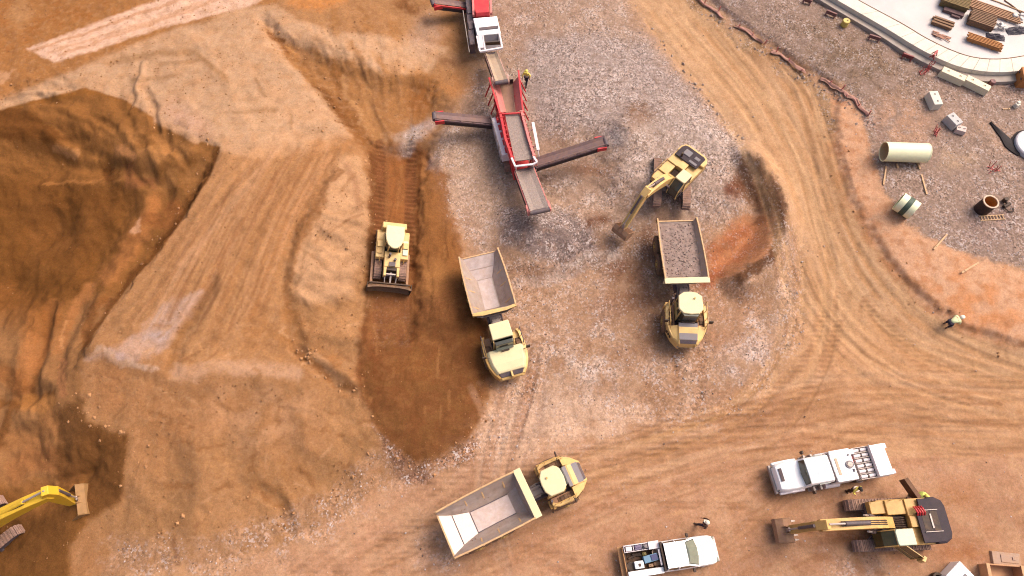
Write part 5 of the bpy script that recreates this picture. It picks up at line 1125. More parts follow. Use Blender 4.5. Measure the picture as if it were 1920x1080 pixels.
# ------------------------------------------------------------------ white service truck and work pickup
def road_wheels(t, xs, y, r, w):
    for x in xs:
        for s in (-1, 1): wheel(t, x, y*s, r, w, None, GALV, 16)
def service_truck():
    a, b = W(1455,897,1.3), W(1664,860,1.6); mid = (a+b)/2; yaw = hdg(b, a); L = math.hypot(a.x-b.x, a.y-b.y); print('service', L)
    t = thing('service_truck', 'white service truck with a cylinder rack, parked above the open excavator', 'truck', (mid.x, mid.y, gz(mid.x, mid.y)), yaw)
    k = L/7.7; T = Matrix.Diagonal((k, 1, 1, 1))
    c = MB(T); c.span(-3.7, 3.5, -.45, .45, .55, .85); c.build('chassis', DGREY, t)
    road_wheels(t, (2.65*k,), .95, .5, .3); road_wheels(t, (-2.0*k,), .88, .5, .5)
    sec = lambda x, y, z, z0=.75: [(x,-y,z0),(x,-y,z-.25),(x,-y*.88,z-.04),(x,-y*.4,z),(x,y*.4,z),(x,y*.88,z-.04),(x,y,z-.25),(x,y,z0)]
    h = MB(T); h.loft([sec(2.0,.98,1.78), sec(2.7,1.0,1.7), sec(3.4,.98,1.58), sec(3.72,.9,1.42), sec(3.82,.78,1.2)]); ho = h.build('hood', WHITE, t, .04, True)
    g = MB(T); g.loft([[(3.42,-.6,1.6),(3.42,.3,1.6),(3.42,.3,1.5),(3.42,-.6,1.5)],[(3.62,-.6,1.53),(3.62,.3,1.53),(3.62,.3,1.43),(3.62,-.6,1.43)]]); g.build('hood_vent', DGREY, ho, 0)
    for s in (-1, 1):
        f = MB(T); f.prism([(2.0,.75),(2.1,1.15),(2.35,1.32),(3.0,1.32),(3.3,1.15),(3.75,.95),(3.75,.7)], 'y', .93*s, 1.13*s); f.build('fender', WHITE if s < 0 else WHITED, t, .06)
        hl = MB(T); hl.box((3.74,.72*s,1.0),(.14,.3,.2)); hl.build('headlight', GLASSG, t, .03)
        mi = MB(T); mi.tube([(1.75,1.0*s,1.6),(1.8,1.35*s,1.7)], .03, 6); mi.box((1.8,1.38*s,1.75),(.12,.2,.42)); mi.build('mirror', BLACK, t, .03)
        st = MB(T); st.span(.7, 1.7, min(.95*s,1.2*s), max(.95*s,1.2*s), .5, .62); st.span(.9,1.05,min(.95*s,1.24*s),max(.95*s,1.24*s),.62,1.15); st.span(1.4,1.55,min(.95*s,1.24*s),max(.95*s,1.24*s),.62,1.15); st.build('side_step', GALV, t, .02)
        fu = MB(T); fu.cyl((.6,.95*s,.75),(-.4,.95*s,.75),.28,n=16); fu.build('fuel_tank', WHITED, t, 0, True)
    b_ = MB(T); b_.span(3.78, 3.98, -1.0, 1.0, .5, .82); b_.build('bumper', GALV, t, .05)
    cb = MB(T); cb.loft([sec(2.34,.96,1.72,.8), sec(2.24,.97,1.85,.8), sec(2.06,.94,2.46,.8), sec(.5,.94,2.5,.8), sec(.42,.92,2.3,.8)]); cb.build('cab', WHITE, t, .04, True)
    ws = MB(T); ws.loft([[(2.26,-.84,1.86),(2.36,0,1.88),(2.26,.84,1.86),(2.2,.84,1.82),(2.26,0,1.82),(2.2,-.84,1.82)],[(2.1,-.8,2.42),(2.19,0,2.45),(2.1,.8,2.42),(2.04,.8,2.38),(2.1,0,2.4),(2.04,-.8,2.38)]]); ws.build('windshield', GLASS, t, 0)
    for s in (-1, 1):
        w_ = MB(T); w_.prism([(.75,1.75),(.75,2.28),(1.5,2.28),(1.85,1.8)], 'y', .93*s, .985*s); w_.build('side_window', GLASS, t, 0)
    rb = MB(T)
    for i in range(5): rb.span(.65,1.45,-.62+.28*i,-.57+.28*i,2.5,2.53)
    rb.build('roof_rib', WHITED, t, 0)
    bx = MB(T); bx.span(-1.12, .3, -1.08, 1.06, .8, 2.42); bo = bx.build('tank_body', WHITE, t, .06)
    s1 = MB(T); s1.span(-.08, .1, -.55, .62, 2.42, 2.46); s1.build('lid_hinge', mat('tan hinge plate', C(214,186,160), .7), bo, 0)
    s1 = MB(T); s1.span(.3,.4,-.98,.98,.9,2.3); s1.build('body_gap', DGREY, t, 0)
    ht = MB(T); ht.cyl((-.78,.02,2.42),(-.78,.02,2.52),.27,n=22); hto = ht.build('hatch', GREYP, bo, .01, True); ht = MB(T); ht.cyl((-.78,.02,2.52),(-.78,.02,2.56),.17,n=16); ht.bar((-.98,.02,2.57),(-.58,.02,2.57),.05,.04); ht.build('hatch_lid', GALV, hto, 0)
    s1 = MB(T); s1.box((-.95,.45,2.46),(.12,.2,.08)); s1.box((-.9,-.62,2.46),(.1,.1,.1)); s1.build('filler_cap', DGREY, bo, .01)
    gp = MB(T); gp.span(-1.6, -1.12, -1.0, 1.0, .8, 1.2); gp.build('pump_bay', BLACK, t)
    pm = MB(T); pm.cyl((-1.38,-.62,1.4),(-1.38,-.15,1.4),.22,n=16); pm.box((-1.38,-.38,1.3),(.36,.5,.3)); pm.build('pump', RED, t, .03, True)
    pb = MB(T); pb.box((-1.36,-.85,1.7),(.42,.34,.7)); pb.build('control_box', WHITE, t, .03)
    for i in range(3):
        hs = MB(T); hs.tube([(-1.2,.2+.25*i,1.2),(-1.4,.3+.25*i,1.6),(-1.5,.35+.25*i,1.2)], .05, 6); hs.build('hose', BLACK, t, 0)
    rk = MB(T); rk.span(-3.85, -1.6, -1.1, 1.1, .85, 1.3); rk.span(-2.8, -2.74, -1.08, 1.08, 1.3, 1.95)
    rko = rk.build('rear_body', WHITED, t, .04)
    for i in range(6):
        for j in range(2):
            y = -.9+i*.36; x0 = -1.68-j*.56
            cc = MB(T); cc.cyl((x0, y, 1.5), (x0-.42, y, 1.5), .13, n=12); cc.cyl((x0-.42, y, 1.5), (x0-.5, y, 1.5), .06, n=8); co_ = cc.build('gas_cylinder', WHITED, t, 0, True)
            vv = MB(T); vv.box((x0-.5, y+.04, 1.55), (.1,.09,.12)); vv.build('valve', BLACK, co_, .01)
    rc = MB(T)
    for i in range(7): rc.span(-2.74,-1.62,-1.1+i*.36,-1.06+i*.36,1.3,1.66)
    for x in (-1.64,-2.2): rc.span(x-.03,x+.03,-1.1,1.1,1.3,1.42)
    rc.build('cylinder_rack', GALV, t, 0)
    dk = MB(T); dk.span(-3.82, -2.8, -1.08, 1.08, 1.3, 1.8); dk.build('rear_box', WHITE, t, .05)
    for s in (-1, 1):
        tl = MB(T); tl.box((-3.92,.9*s,1.35),(.22,.34,.7)); tl.build('tail_light_post', WHITED, t, .04)
    bb = MB(T); bb.span(-4.05,-3.85,-.95,.95,.6,.8); bb.build('rear_bumper', GALV, t, .03)
service_truck()
def pickup():
    a, b = W(1347,1028,1.0), W(1163,1056,1.0); mid = (a+b)/2; yaw = hdg(b, a); L = math.hypot(a.x-b.x, a.y-b.y); print('pickup', L)
    z0 = gz(mid.x, mid.y)
    t = thing('work_pickup', 'white work pickup with an open bed full of tools at the bottom edge', 'pickup truck', (mid.x, mid.y, z0), yaw)
    k = L/6.6; T = Matrix.Diagonal((k, 1, 1, 1))
    road_wheels(t, (2.15*k, -1.75*k), .82, .4, .27)
    c = MB(T); c.span(-3.0, 2.9, -.4, .4, .42, .65); c.build('chassis', DGREY, t)
    sec = lambda x, y, z, z0=.5: [(x,-y*.97,z0),(x,-y,z-.3),(x,-y*.93,z-.08),(x,-y*.5,z),(x,y*.5,z),(x,y*.93,z-.08),(x,y,z-.3),(x,y*.97,z0)]
    h = MB(T); h.loft([sec(1.45,.96,1.2), sec(2.2,.97,1.17), sec(2.8,.94,1.08), sec(3.08,.84,.96), sec(3.24,.62,.82)]); h.build('hood', WHITE, t, .03, True)
    d_ = MB(T); d_.loft([sec(-.5,.98,1.18), sec(.5,.99,1.2), sec(1.5,.97,1.22)]); do = d_.build('body', WHITE, t, .04, True)
    cb = MB(T); cb.loft([[(x,-y1,z0_),(x,-y1*1,z0_+.02),(x2,-y2,z1),(x2,y2,z1),(x,y1,z0_+.02),(x,y1,z0_)] for x, x2, y1, y2, z0_, z1 in ((-.45,-.36,.9,.74,1.15,1.86),(.3,.3,.92,.77,1.15,1.93),(1.02,.86,.92,.75,1.15,1.88),(1.75,1.0,.88,.72,1.17,1.8))]); cb.build('cab_glass', GLASS, t, .0)
    rf = MB(T); rf.loft([[(x,-y,z-.07),(x,-y*.9,z),(x,y*.9,z),(x,y,z-.07)] for x, y, z in ((-.42,.76,1.9),(.3,.79,1.97),(.85,.77,1.93),(1.0,.7,1.86))]); rf.build('roof', WHITE, t, .02, True)
    pl = MB(T)
    for s in (-1, 1):
        for a_, b_ in (((1.78,.9*s,1.2),(.98,.74*s,1.87)),((.35,.93*s,1.2),(.32,.78*s,1.92)),((-.42,.92*s,1.2),(-.38,.76*s,1.88))): pl.bar(a_, b_, .1, .06)
        pl.bar((-.4,.76*s,1.89),(.95,.76*s,1.89),.07,.06)
    pl.bar((-.4,-.76,1.88),(-.4,.76,1.88),.06,.06); pl.build('roof_pillars', WHITE, t, .01)
    ws = MB(T); ws.loft([[(1.74,-.78,1.22),(1.86,-.3,1.22),(1.86,.3,1.22),(1.74,.78,1.22),(1.7,.78,1.19),(1.8,0,1.19),(1.7,-.78,1.19)],[(1.02,-.66,1.9),(1.1,-.3,1.93),(1.1,.3,1.93),(1.02,.66,1.9),(.98,.66,1.86),(1.0,0,1.86),(.98,-.66,1.86)]]); ws.build('windshield', GLASSG, t, 0)
    for s in (-1, 1):
        mi = MB(T); mi.box((1.35,1.12*s,1.3),(.16,.26,.2)); mi.bar((1.35,.95*s,1.2),(1.35,1.1*s,1.25),.06,.05); mi.build('mirror', BLACK, t, .03)
        hl = MB(T); hl.box((3.08,.66*s,.85),(.16,.3,.16)); hl.build('headlight', GLASSG, t, .03)
        ha = MB(T); ha.box((.2,1.0*s,1.05),(.2,.03,.04)); ha.build('door_handle', BLACK, do, 0)
    fb = MB(T); fb.span(3.15,3.32,-.8,.8,.45,.68); fb.build('bumper', GALV, t, .05)
    hb = MB(T); hb.span(-.62,-.5,-.92,.92,.7,1.75); hb.build('headboard', BLACK, t, .01)
    bd = MB(T); bd.span(-2.95, -.62, -.62, .62, .66, .74); bd.build('bed_floor', mat('dark bed floor', C(46,34,34), .9, 0, .3, .3), t)
    sb = MB(T); sb.span(-2.95, -.62, -1.02, -.62, .62, 1.38); sb.build('side_box', WHITE, t, .03)
    # the other side box stands open, dividers inside
    sb = MB(T); sb.span(-2.95,-.62,.98,1.04,.62,1.38); sb.span(-2.95,-.62,.58,.62,.62,1.3)
    for x in (-2.92,-2.3,-1.75,-1.35,-.66): sb.span(x-.02,x+.02,.62,.98,.64,1.32)
    sb.span(-2.95,-.62,.62,.98,.62,.7); sb.span(-1.32,-.62,.56,1.06,1.38,1.46); sbo = sb.build('open_side_box', WHITED, t, .01)
    sb = MB(T); sb.span(-2.9,-1.36,.63,.97,.7,.9); sb.build('box_dark_floor', BLACK, sbo, 0); sb = MB(T); sb.span(-2.95,-.62,-.615,-.58,.74,1.3); sb.span(-2.95,-2.9,-.6,.6,.74,1.2); sb.span(-2.95,-.62,.555,.58,.74,1.3); sb.build('bed_lining', BLACK, t, 0)  # black part added to make the open box dark inside
    tg = MB(T); tg.span(-3.3, -2.97, -1.05, 1.05, .62, .8); tg.span(-3.04,-2.97,-1.0,1.0,.8,1.2); tg.build('step_bumper', mat('sandy steel', C(206,152,104), .7, 0, .15, .4), t, .03)
    for s in (-1, 1): tl = MB(T); tl.box((-3.0,.9*s,1.0),(.08,.16,.3)); tl.build('tail_light', RED, t, .02)
    # the load: things of their own
    M = Matrix.Translation(t.location) @ Matrix.Rotation(yaw, 4, 'Z') @ T
    def cargo(name, label, cat, m_, mb, bev=.02, smooth=False):
        o = mb.build(name, m_, None, bev, smooth); o.matrix_world = Matrix.Translation(t.location) @ Matrix.Rotation(yaw, 4, 'Z'); return tag(o, label, cat, 'tools and boxes loaded in the pickup bed')
    b = MB(T); b.box((-1.3,.02,1.06),(.95,.46,.62),(0,0,.12)); o = cargo('tool_chest', 'blue chest in the middle of the pickup bed', 'tool chest', mat('blue chest', C(112,150,180), .5, 0, .12), b)
    l = MB(T); l.box((-1.08,.05,1.4),(.42,.36,.06),(0,0,.12)); l.build('lid', mat('dark blue lid', C(62,66,118), .4), o, .01)
    b = MB(T); b.box((-2.12,-.28,1.0),(.6,.48,.55)); o = cargo('cooler_box', 'white cooler box with a black latch in the pickup bed', 'cooler', WHITE, b, .04); l = MB(T); l.box((-2.1,-.3,1.29),(.16,.2,.05)); l.build('latch', BLACK, o, .01)
    b = MB(T); b.lathe([(.2,-.12),(.3,-.12),(.3,.12),(.2,.12)], (-2.62,-.3,.88), 'z', 20); cargo('spare_tyre', 'black spare tyre lying flat in the rear of the pickup bed', 'tyre', BLACK, b, .02, True)
    b = MB(T); b.lathe([(.17,0),(.2,.42),(.17,.42),(.15,.05)], (-.92,.36,.75), 'z', 18); o = cargo('bucket', 'beige bucket beside the white headboard rail in the pickup', 'bucket', mat('beige plastic', C(236,202,176), .6), b, 0, True)
    b = MB(T); b.loft([[(-.85+r*math.cos(a)*1.2,-.36+r*math.sin(a)*.8,z) for a in [i*PI/6 for i in range(12)]] for r, z in ((.2,.74),(.27,.85),(.25,1.0),(.12,1.1))]); cargo('sack', 'brown cloth sack slumped in the corner of the pickup bed', 'sack', mat('brown sacking', C(192,150,118), .9, 0, .2), b, 0, True)
    b = MB(T); b.bar((-.72,.52,1.5),(-.72,-.5,1.5),.13,.1); b.bar((-.72,-.5,1.5),(-.66,-.5,1.0),.08,.08); cargo('boxed_level', 'long white level standing across the bed behind the cab', 'level', WHITED, b)
    b = MB(T); b.box((-1.55,.8,1.2),(.3,.26,.5)); b.cyl((-1.55,.8,1.45),(-1.55,.8,1.6),.1); cargo('grease_pump', 'grey grease pump standing in the open side box of the pickup', 'pump', GREYP, b, .03)
    b = MB(T); b.box((-2.0,.8,1.14),(.42,.3,.36)); b.bar((-2.15,.8,1.4),(-1.85,.8,1.4),.04,.04); b.bar((-2.15,.8,1.3),(-2.15,.8,1.4),.03,.03); b.bar((-1.85,.8,1.3),(-1.85,.8,1.4),.03,.03); cargo('toolbox', 'purple grey toolbox with a handle in the open side box', 'toolbox', mat('violet grey steel', C(126,110,140), .5, .1, .15), b)
    b = MB(T); b.box((-2.6,.8,1.1),(.4,.3,.34)); cargo('parts_box', 'white parts box at the rear end of the open side box', 'box', WHITED, b, .02)
    b = MB(T); b.tube([(-2.7,.2,.85),(-2.2,.35,.82),(-1.8,.3,.9),(-1.75,.42,.82),(-2.4,.42,.85)], .07); cargo('air_hose', 'black hose coiled on the pickup bed floor', 'hose', BLACK, b, 0, True)
    b = MB(T); b.box((-1.32,-.42,.88),(.3,.2,.28)); b.cyl((-1.32,-.42,1.02),(-1.32,-.42,1.1),.04); cargo('fuel_can', 'small tan fuel can beside the blue chest in the pickup', 'fuel can', mat('tan can', C(190,150,116), .5), b, .03)
    b = MB(T); b.box((-1.62,.36,.9),(.26,.22,.32)); b.cyl((-1.62,.36,1.06),(-1.62,.36,1.14),.05); cargo('oil_jug', 'olive oil jug between the hose and the blue chest', 'jug', mat('olive plastic', C(130,112,56), .5), b, .03)
pickup()
# ------------------------------------------------------------------ people
def skin_body(name, chain, edges, m, par, sub=2, root=0):
    me = bpy.data.meshes.new(name); me.from_pydata([c[0] for c in chain], edges, []); me.materials.append(m)
    o = bpy.data.objects.new(name, me); COL.objects.link(o); o.parent = par
    sk = o.modifiers.new('skin', 'SKIN'); sk.use_smooth_shade = True
    for i, c in enumerate(chain):
        v = me.skin_vertices[0].data[i]; v.radius = (c[1], c[1]) if not isinstance(c[1], tuple) else c[1]; v.use_root = i == root
    s = o.modifiers.new('round', 'SUBSURF'); s.levels = s.render_levels = sub
    return o
def person(label, at, yaw, pose, top, legs, hat, hatlabel=None, scale=1.0, up=0.):
    """pose: joints in metres, x forward, y left"""
    p = dict(pel=(0,0,.95), chest=(.02,0,1.28), neck=(.03,0,1.5), head=(.06,0,1.66), shL=(0,.19,1.44), shR=(0,-.19,1.44), elL=(.02,.27,1.15), elR=(.02,-.27,1.15), haL=(.16,.24,.92), haR=(.16,-.24,.92),
             hiL=(0,.1,.9), hiR=(0,-.1,.9), knL=(.06,.12,.5), knR=(.02,-.12,.5), anL=(0,.12,.09), anR=(-.06,-.12,.09))
    p.update(pose); V = {k: Vector(v) for k, v in p.items()}
    z = gz(at[0], at[1])+up
    t = thing('person', label, 'person', (at[0], at[1], z), yaw, group='workers on foot'); t.scale = (scale,)*3
    ch = [(V['pel'], .13), (V['chest'], (.15,.12)), (V['neck'], .06), (V['head']+Vector((0,0,-.05)), .085), (V['head']+Vector((0,0,.06)), .09)]
    ed = [(0,1),(1,2),(2,3),(3,4)]
    for s in 'LR':
        n = len(ch); ch += [(V['sh'+s], .065), (V['el'+s], .047), (V['ha'+s], .03)]; ed += [(1,n),(n,n+1),(n+1,n+2)]
        d = (V['ha'+s]-V['el'+s]).normalized(); sd = d.cross(Vector((0,0,1))).normalized() if abs(d.z) < .98 else Vector((0,1,0)); palm = V['ha'+s]+d*.07
        ch.append((palm, .035)); ed.append((n+2, n+3)); k = n+3
        for i, (off, ln) in enumerate(((-.033,.065),(-.012,.075),(.012,.07),(.033,.055))):
            b = palm+sd*off+d*.02; m_ = b+d*ln*.6; e = m_+d*ln*.3+Vector((0,0,-.025)); q = len(ch); ch += [(b,.011),(m_,.009),(e,.008)]; ed += [(k,q),(q,q+1),(q+1,q+2)]
        q = len(ch); th = V['ha'+s]+d*.02+sd*(.04 if s == 'L' else -.04); ch += [(th,.012),(th+d*.035+sd*(.012 if s == 'L' else -.012),.009)]; ed += [(n+2,q),(q,q+1)]
        n = len(ch); ch += [(V['hi'+s], .085), (V['kn'+s], .06), (V['an'+s], .042)]; ed += [(0,n),(n,n+1),(n+1,n+2)]
    b = skin_body('body', ch, ed, SKIN, t)
    hd = V['head']; f = MB(); f.loft([[hd+Vector((.085,y,z_)) for y, z_ in ((-.012,-.03),(.012,-.03),(.008,.03),(-.008,.03))],[hd+Vector((.125,y,z_)) for y, z_ in ((-.014,-.035),(.014,-.035),(.004,-.02),(-.004,-.02))]]); f.build('nose', SKIN, b, .004)
    for y in (-.034,.034):
        f = MB(); f.cyl(hd+Vector((.085,y,.03)), hd+Vector((.1,y,.03)), .013, n=10); f.build('eye', WHITED, b, 0)
        f = MB(); f.box(tuple(hd+Vector((0,y*2.8,.0))), (.05,.02,.07)); f.build('ear', SKIN, b, .008)
    f = MB(); f.box(tuple(hd+Vector((.09,0,-.065))), (.015,.05,.012)); f.build('mouth', mat('lips', C(170,96,84), .6), b, .003)
    c2 = [(V['pel']+Vector((0,0,.0)), .165), (V['chest'], (.19,.15)), (V['neck']+Vector((0,0,-.05)), .085)]; e2 = [(0,1),(1,2)]
    for s in 'LR': n = len(c2); c2 += [(V['sh'+s], .088), (V['el'+s], .068), (V['el'+s].lerp(V['ha'+s], .86), .05)]; e2 += [(1,n),(n,n+1),(n+1,n+2)]
    skin_body('jacket', c2, e2, top, t)
    c3 = [(V['pel']+Vector((0,0,.02)), .15)]; e3 = []
    for s in 'LR': n = len(c3); c3 += [(V['hi'+s], .108), (V['kn'+s], .085), (V['an'+s]+Vector((0,0,.03)), .07)]; e3 += [(0,n),(n,n+1),(n+1,n+2)]
    skin_body('trousers', c3, e3, legs, t)
    for s in 'LR':
        a = V['an'+s]; f = MB(); f.loft([[(a.x+x,a.y+w*math.cos(q*PI/4),max(a.z-.09,-.02)+h*(1 if math.sin(q*PI/4) > 0 else 0)) for q in range(8)] for x, w, h in ((-.09,.045,.1),(.0,.05,.11),(.12,.052,.07),(.18,.03,.045))]); f.build('boot', BOOT, t, .012)
    hh = MB(); r = .135; rings = []
    for i in range(6):
        a = i*PI/2/5.3; rings.append([hd+Vector((r*math.cos(a)*math.cos(q*PI/9)*1.1, r*math.cos(a)*math.sin(q*PI/9), .05+r*.95*math.sin(a))) for q in range(18)])
    hh.loft(rings); ho = hh.build('hard_hat' if hat is not DHAT else 'cap', hat, t, 0, True)
    f = MB(); f.loft([[hd+Vector((x,y,z_)) for x, y, z_ in ((.08,-.13,.055),(.08,.13,.055),(.08,.13,.04),(.08,-.13,.04))],[hd+Vector((x,y,z_)) for x, y, z_ in ((.22,-.07,.04),(.22,.07,.04),(.22,.07,.03),(.22,-.07,.03))]]); f.build('brim', hat, ho, .01)
    if top in (LIME, HYEL):
        for dz, rr in ((-.05,.2),(-.17,.19)):
            f = MB(); f.lathe([(rr*1.0,-.02),(rr*1.02,.0),(rr*1.0,.02)], V['chest']+Vector((0,0,dz)), 'z', 16); f.build('reflective_band', GALV, t, 0, True)
    return t
wk = dict(knL=(.2,.11,.52), anL=(.3,.11,.1), knR=(-.02,-.11,.5), anR=(-.28,-.11,.14), elL=(-.08,.28,1.16), haL=(-.02,.27,.92), elR=(.12,-.28,1.17), haR=(.28,-.24,1.0))
gp_ = ground(1590,921); person('worker in a yellow jacket and dark cap between the white truck and the excavator', gp_, rad(-60), dict(elL=(.1,.34,1.2), haL=(.3,.22,1.05), elR=(.1,-.34,1.2), haR=(.3,-.22,1.05)), HYEL, BROWNC, DHAT, scale=1.06)
gp_ = ground(1315,985); person('worker in dark clothes and a white hard hat above the work pickup', gp_, rad(150), wk, BROWNC, NAVY, WHAT, scale=1.1)
gp_ = ground(1704,932); person('worker in a lime jacket standing by the open access door of the excavator', gp_, rad(-35), dict(chest=(.12,0,1.26), neck=(.2,0,1.44), head=(.26,0,1.58), shL=(.12,.19,1.4), shR=(.12,-.19,1.4), elL=(.34,.26,1.25), haL=(.58,.2,1.3), elR=(.34,-.26,1.2), haR=(.56,-.2,1.2)), LIME, BROWNC, YHAT, scale=1.12)
gp_ = ground(1774,610); person('worker in a pale lime jacket bending down on the orange bank', gp_, rad(20), dict(pel=(-.15,0,.72), hiL=(-.15,.1,.7), hiR=(-.15,-.1,.7), chest=(.2,0,.88), neck=(.4,0,.95), head=(.54,0,.94), shL=(.3,.2,.92), shR=(.3,-.2,.92), elL=(.42,.28,.62), haL=(.52,.22,.38), elR=(.42,-.28,.62), haR=(.52,-.22,.38), knL=(.2,.16,.42), knR=(.16,-.16,.4), anL=(-.02,.16,.09), anR=(-.1,-.16,.09)), mat('faded lime cloth', C(236,240,186)*1.1, .8, 0, .06), NAVY, WHAT, scale=1.2)
gp_ = ground(987,159); person('worker in a yellow jacket beside the feed hopper of the screening plant', gp_, rad(-120), wk, HYEL, NAVY, YHAT, scale=1.1)
# ------------------------------------------------------------------ pipes, blocks and timbers on the gravel pad
def flat(name, label, cat, px, py, ang, m_, mb, group=None, bev=.02, smooth=False, dz=0.):
    g = ground(px, py); o = mb.build(name, m_, None, bev, smooth); o.location = g+Vector((0,0,dz)); o.rotation_euler = (0, 0, ang); return tag(o, label, cat, group)
def ring_pipe(p0, p1, r, w, n=40):
    p0, p1 = Vector(p0), Vector(p1); d = (p1-p0).normalized(); u = d.orthogonal().normalized(); v = d.cross(u)
    rg = lambda p, q: [p+(u*math.cos(2*PI*i/n)+v*math.sin(2*PI*i/n))*q for i in range(n)]
    m = MB(); m.loft([rg(p0, r-w), rg(p0, r), rg(p1, r), rg(p1, r-w), rg(p0, r-w)], False); return m
PIPEC = mat('cream pipe', C(252,248,206)*1.15, .45, 0, .04, .06); PIPEI = mat('pipe inside', C(232,204,160), .8, 0, .1, .3)
o = flat('large_pipe', 'large cream pipe lying on its side on the gravel pad', 'pipe', 1687, 297, rad(-2.5), PIPEC, ring_pipe((-1.8,0,.84),(1.8,0,.84),.82,.05), None, 0, True, dz=.05)
l = ring_pipe((-1.76,0,.84),(1.76,0,.84),.765,.012); l.build('lining', PIPEI, o, 0, True)
for s in (-1.81, 1.75): e = ring_pipe((s,0,.84),(s+.06,0,.84),.835,.07); e.build('end_collar', PIPEC, o, 0, True)
o = flat('short_pipe', 'short cream pipe section with a dark green band on the pad', 'pipe', 1690, 396, rad(-42), PIPEC, ring_pipe((-.72,0,.8),(.72,0,.8),.8,.06), None, 0, True, dz=.02)
e = ring_pipe((-.2,0,.8),(.22,0,.8),.815,.03); e.build('band', mat('dark green band', C(76,92,76), .6, 0, .2), o, 0, True)
l = ring_pipe((-.7,0,.8),(.7,0,.8),.735,.012); l.build('lining', mat('pale green lining', C(206,206,140), .7, 0, .1), o, 0, True)
o = flat('standing_pipe', 'black standing pipe with an orange inside on the gravel pad', 'pipe', 1840, 393, 0, mat('black pipe', C(52,30,34), .7, 0, .25, .1), ring_pipe((0,0,-.1),(0,0,1.25),.6,.06), None, 0, True)
e = ring_pipe((0,0,1.22),(0,0,1.3),.63,.12); e.build('rim', mat('pale rim', C(226,192,166), .7), o, 0, True); l = ring_pipe((0,0,.0),(0,0,1.22),.53,.02); l.build('lining', mat('orange lining', C(214,146,70), .8, 0, .1), o, 0, True)
l = MB(); l.cyl((0,0,0),(0,0,.12),.54,n=30); l.build('floor', mat('brown floor', C(190,120,54), .9), o, 0)
f = MB(); f.cyl((-.3,0,.18),(.35,.1,.2),.14); f.cyl((.1,.05,.2),(.1,.5,.3),.1); f.cyl((.1,.5,.1),(.1,.5,.5),.18,n=16); f.tube([(-.2,-.1,.1),(-.1,-.5,.1),(.3,-.6,.1),(.5,-.3,.1)], .05); flat('valve_fitting', 'dark valve fitting and hose on the ground right of the standing pipe', 'valve', 1885, 388, .3, BLACK, f, None, 0, True)
f = MB()
for y in (-.2,.2): f.box((0,y,.06),(2.1,.07,.09))
for i in range(8): f.box((-.9+i*.26,0,.09),(.06,.42,.05))
flat('timber_ladder', 'short timber ladder lying below the standing pipe', 'ladder', 1859, 409, rad(4), WOOD, f, None, .005)
for (x0,y0,x1,y1), lb in (((1661,312,1656,347),'timber batten below the left end of the large cream pipe'),((1727,328,1737,365),'timber batten below the right end of the large cream pipe'),((1775,440,1750,468),'thin stick leaning across the pad edge above the orange bank'),((1834,493,1802,512),'thin yellow stick lowest on the orange bank edge'),
        ((1681,308,1683,316),'short peg under the middle of the large cream pipe'),((1720,306,1724,318),'short peg under the right part of the large cream pipe')):
    a, b = W(x0,y0,1.5), W(x1,y1,1.5); f = MB(); n = (b-a).length; f.box((0,0,.05),(n,.13,.1)); f.box((n*.3,0,.11),(.1,.18,.03))
    flat('timber_batten', lb, 'timber', (x0+x1)/2, (y0+y1)/2, hdg(a, b), WOOD, f, 'loose timbers on the gravel pad', .01)
def block(label, px, py, ang, l, w, h, m_, lug=True):
    f = MB(); f.box((0,0,h/2),(l,w,h), None, .96, .94); o = flat('concrete_block', label, 'concrete block', px, py, ang, m_, f, 'concrete blocks beside the ring wall', .04)
    for s in (-1, 1): k = MB(); k.tube([(l*.25*s-.08,0,h-.02),(l*.25*s-.06,0,h+.07),(l*.25*s+.06,0,h+.07),(l*.25*s+.08,0,h-.02)], .025, 6); k.build('lifting_loop', DGREY, o, 0)
    return o
block('upright cream concrete block standing alone on the dark gravel', 1746, 194, rad(95), 1.55, .85, .8, CONC)
block('grey white concrete block tilted across the gravel below the others', 1781, 233, rad(-63), 1.25, .85, .8, mat('blue grey concrete', C(214,210,208), .85, 0, .1, .1))
block('small pinkish concrete block touching the lower end of the grey one', 1797, 247, rad(-20), .85, .65, .5, mat('pinkish concrete', C(240,214,206), .85, 0, .1, .1))
block('long cream concrete barrier nearer the red stakes', 1781, 148, rad(-33), 2.2, .75, .7, CONCT)
block('long cream concrete barrier right of the other long one', 1826, 165, rad(-37), 2.25, .75, .7, CONCT)
# ------------------------------------------------------------------ ring wall and the slab inside it
out_ = spline([(1440,-78),(1500,-43),(1570,0),(1660,52),(1712,84),(1755,107),(1800,125),(1850,134),(1900,134),(1960,124),(2040,96),(2120,40)], 6)
inn_ = spline([(1470,-92),(1530,-50),(1600,-5),(1690,44),(1735,71),(1778,92),(1818,106),(1856,111),(1896,109),(1950,98),(2010,74),(2080,24)], 6)
zt = 2.25
rw = thing('ring_wall', 'low curved white concrete wall round the pale slab', 'wall', (*W(1755,100,zt)[:2], 1.5))
off = rw.location
n = len(out_)
segs = list(range(0, n-1, 3))
for i in segs:
    j = min(i+3, n-1); f = MB(); rg = []
    for k in range(i, j+1):
        a, b = W(*out_[k], zt)-off, W(*inn_[k], zt)-off; d = (b-a)
        if k == i: e = (W(*out_[k+1], zt)-W(*out_[k], zt)).normalized()*.02; a, b = a+e, b+e
        rg.append([(a.x,a.y,-.5),(b.x,b.y,-.5),(b.x,b.y,b.z),(a.x,a.y,a.z)])
    f.loft(rg); f.build('wall_segment', CONC, rw, .02)
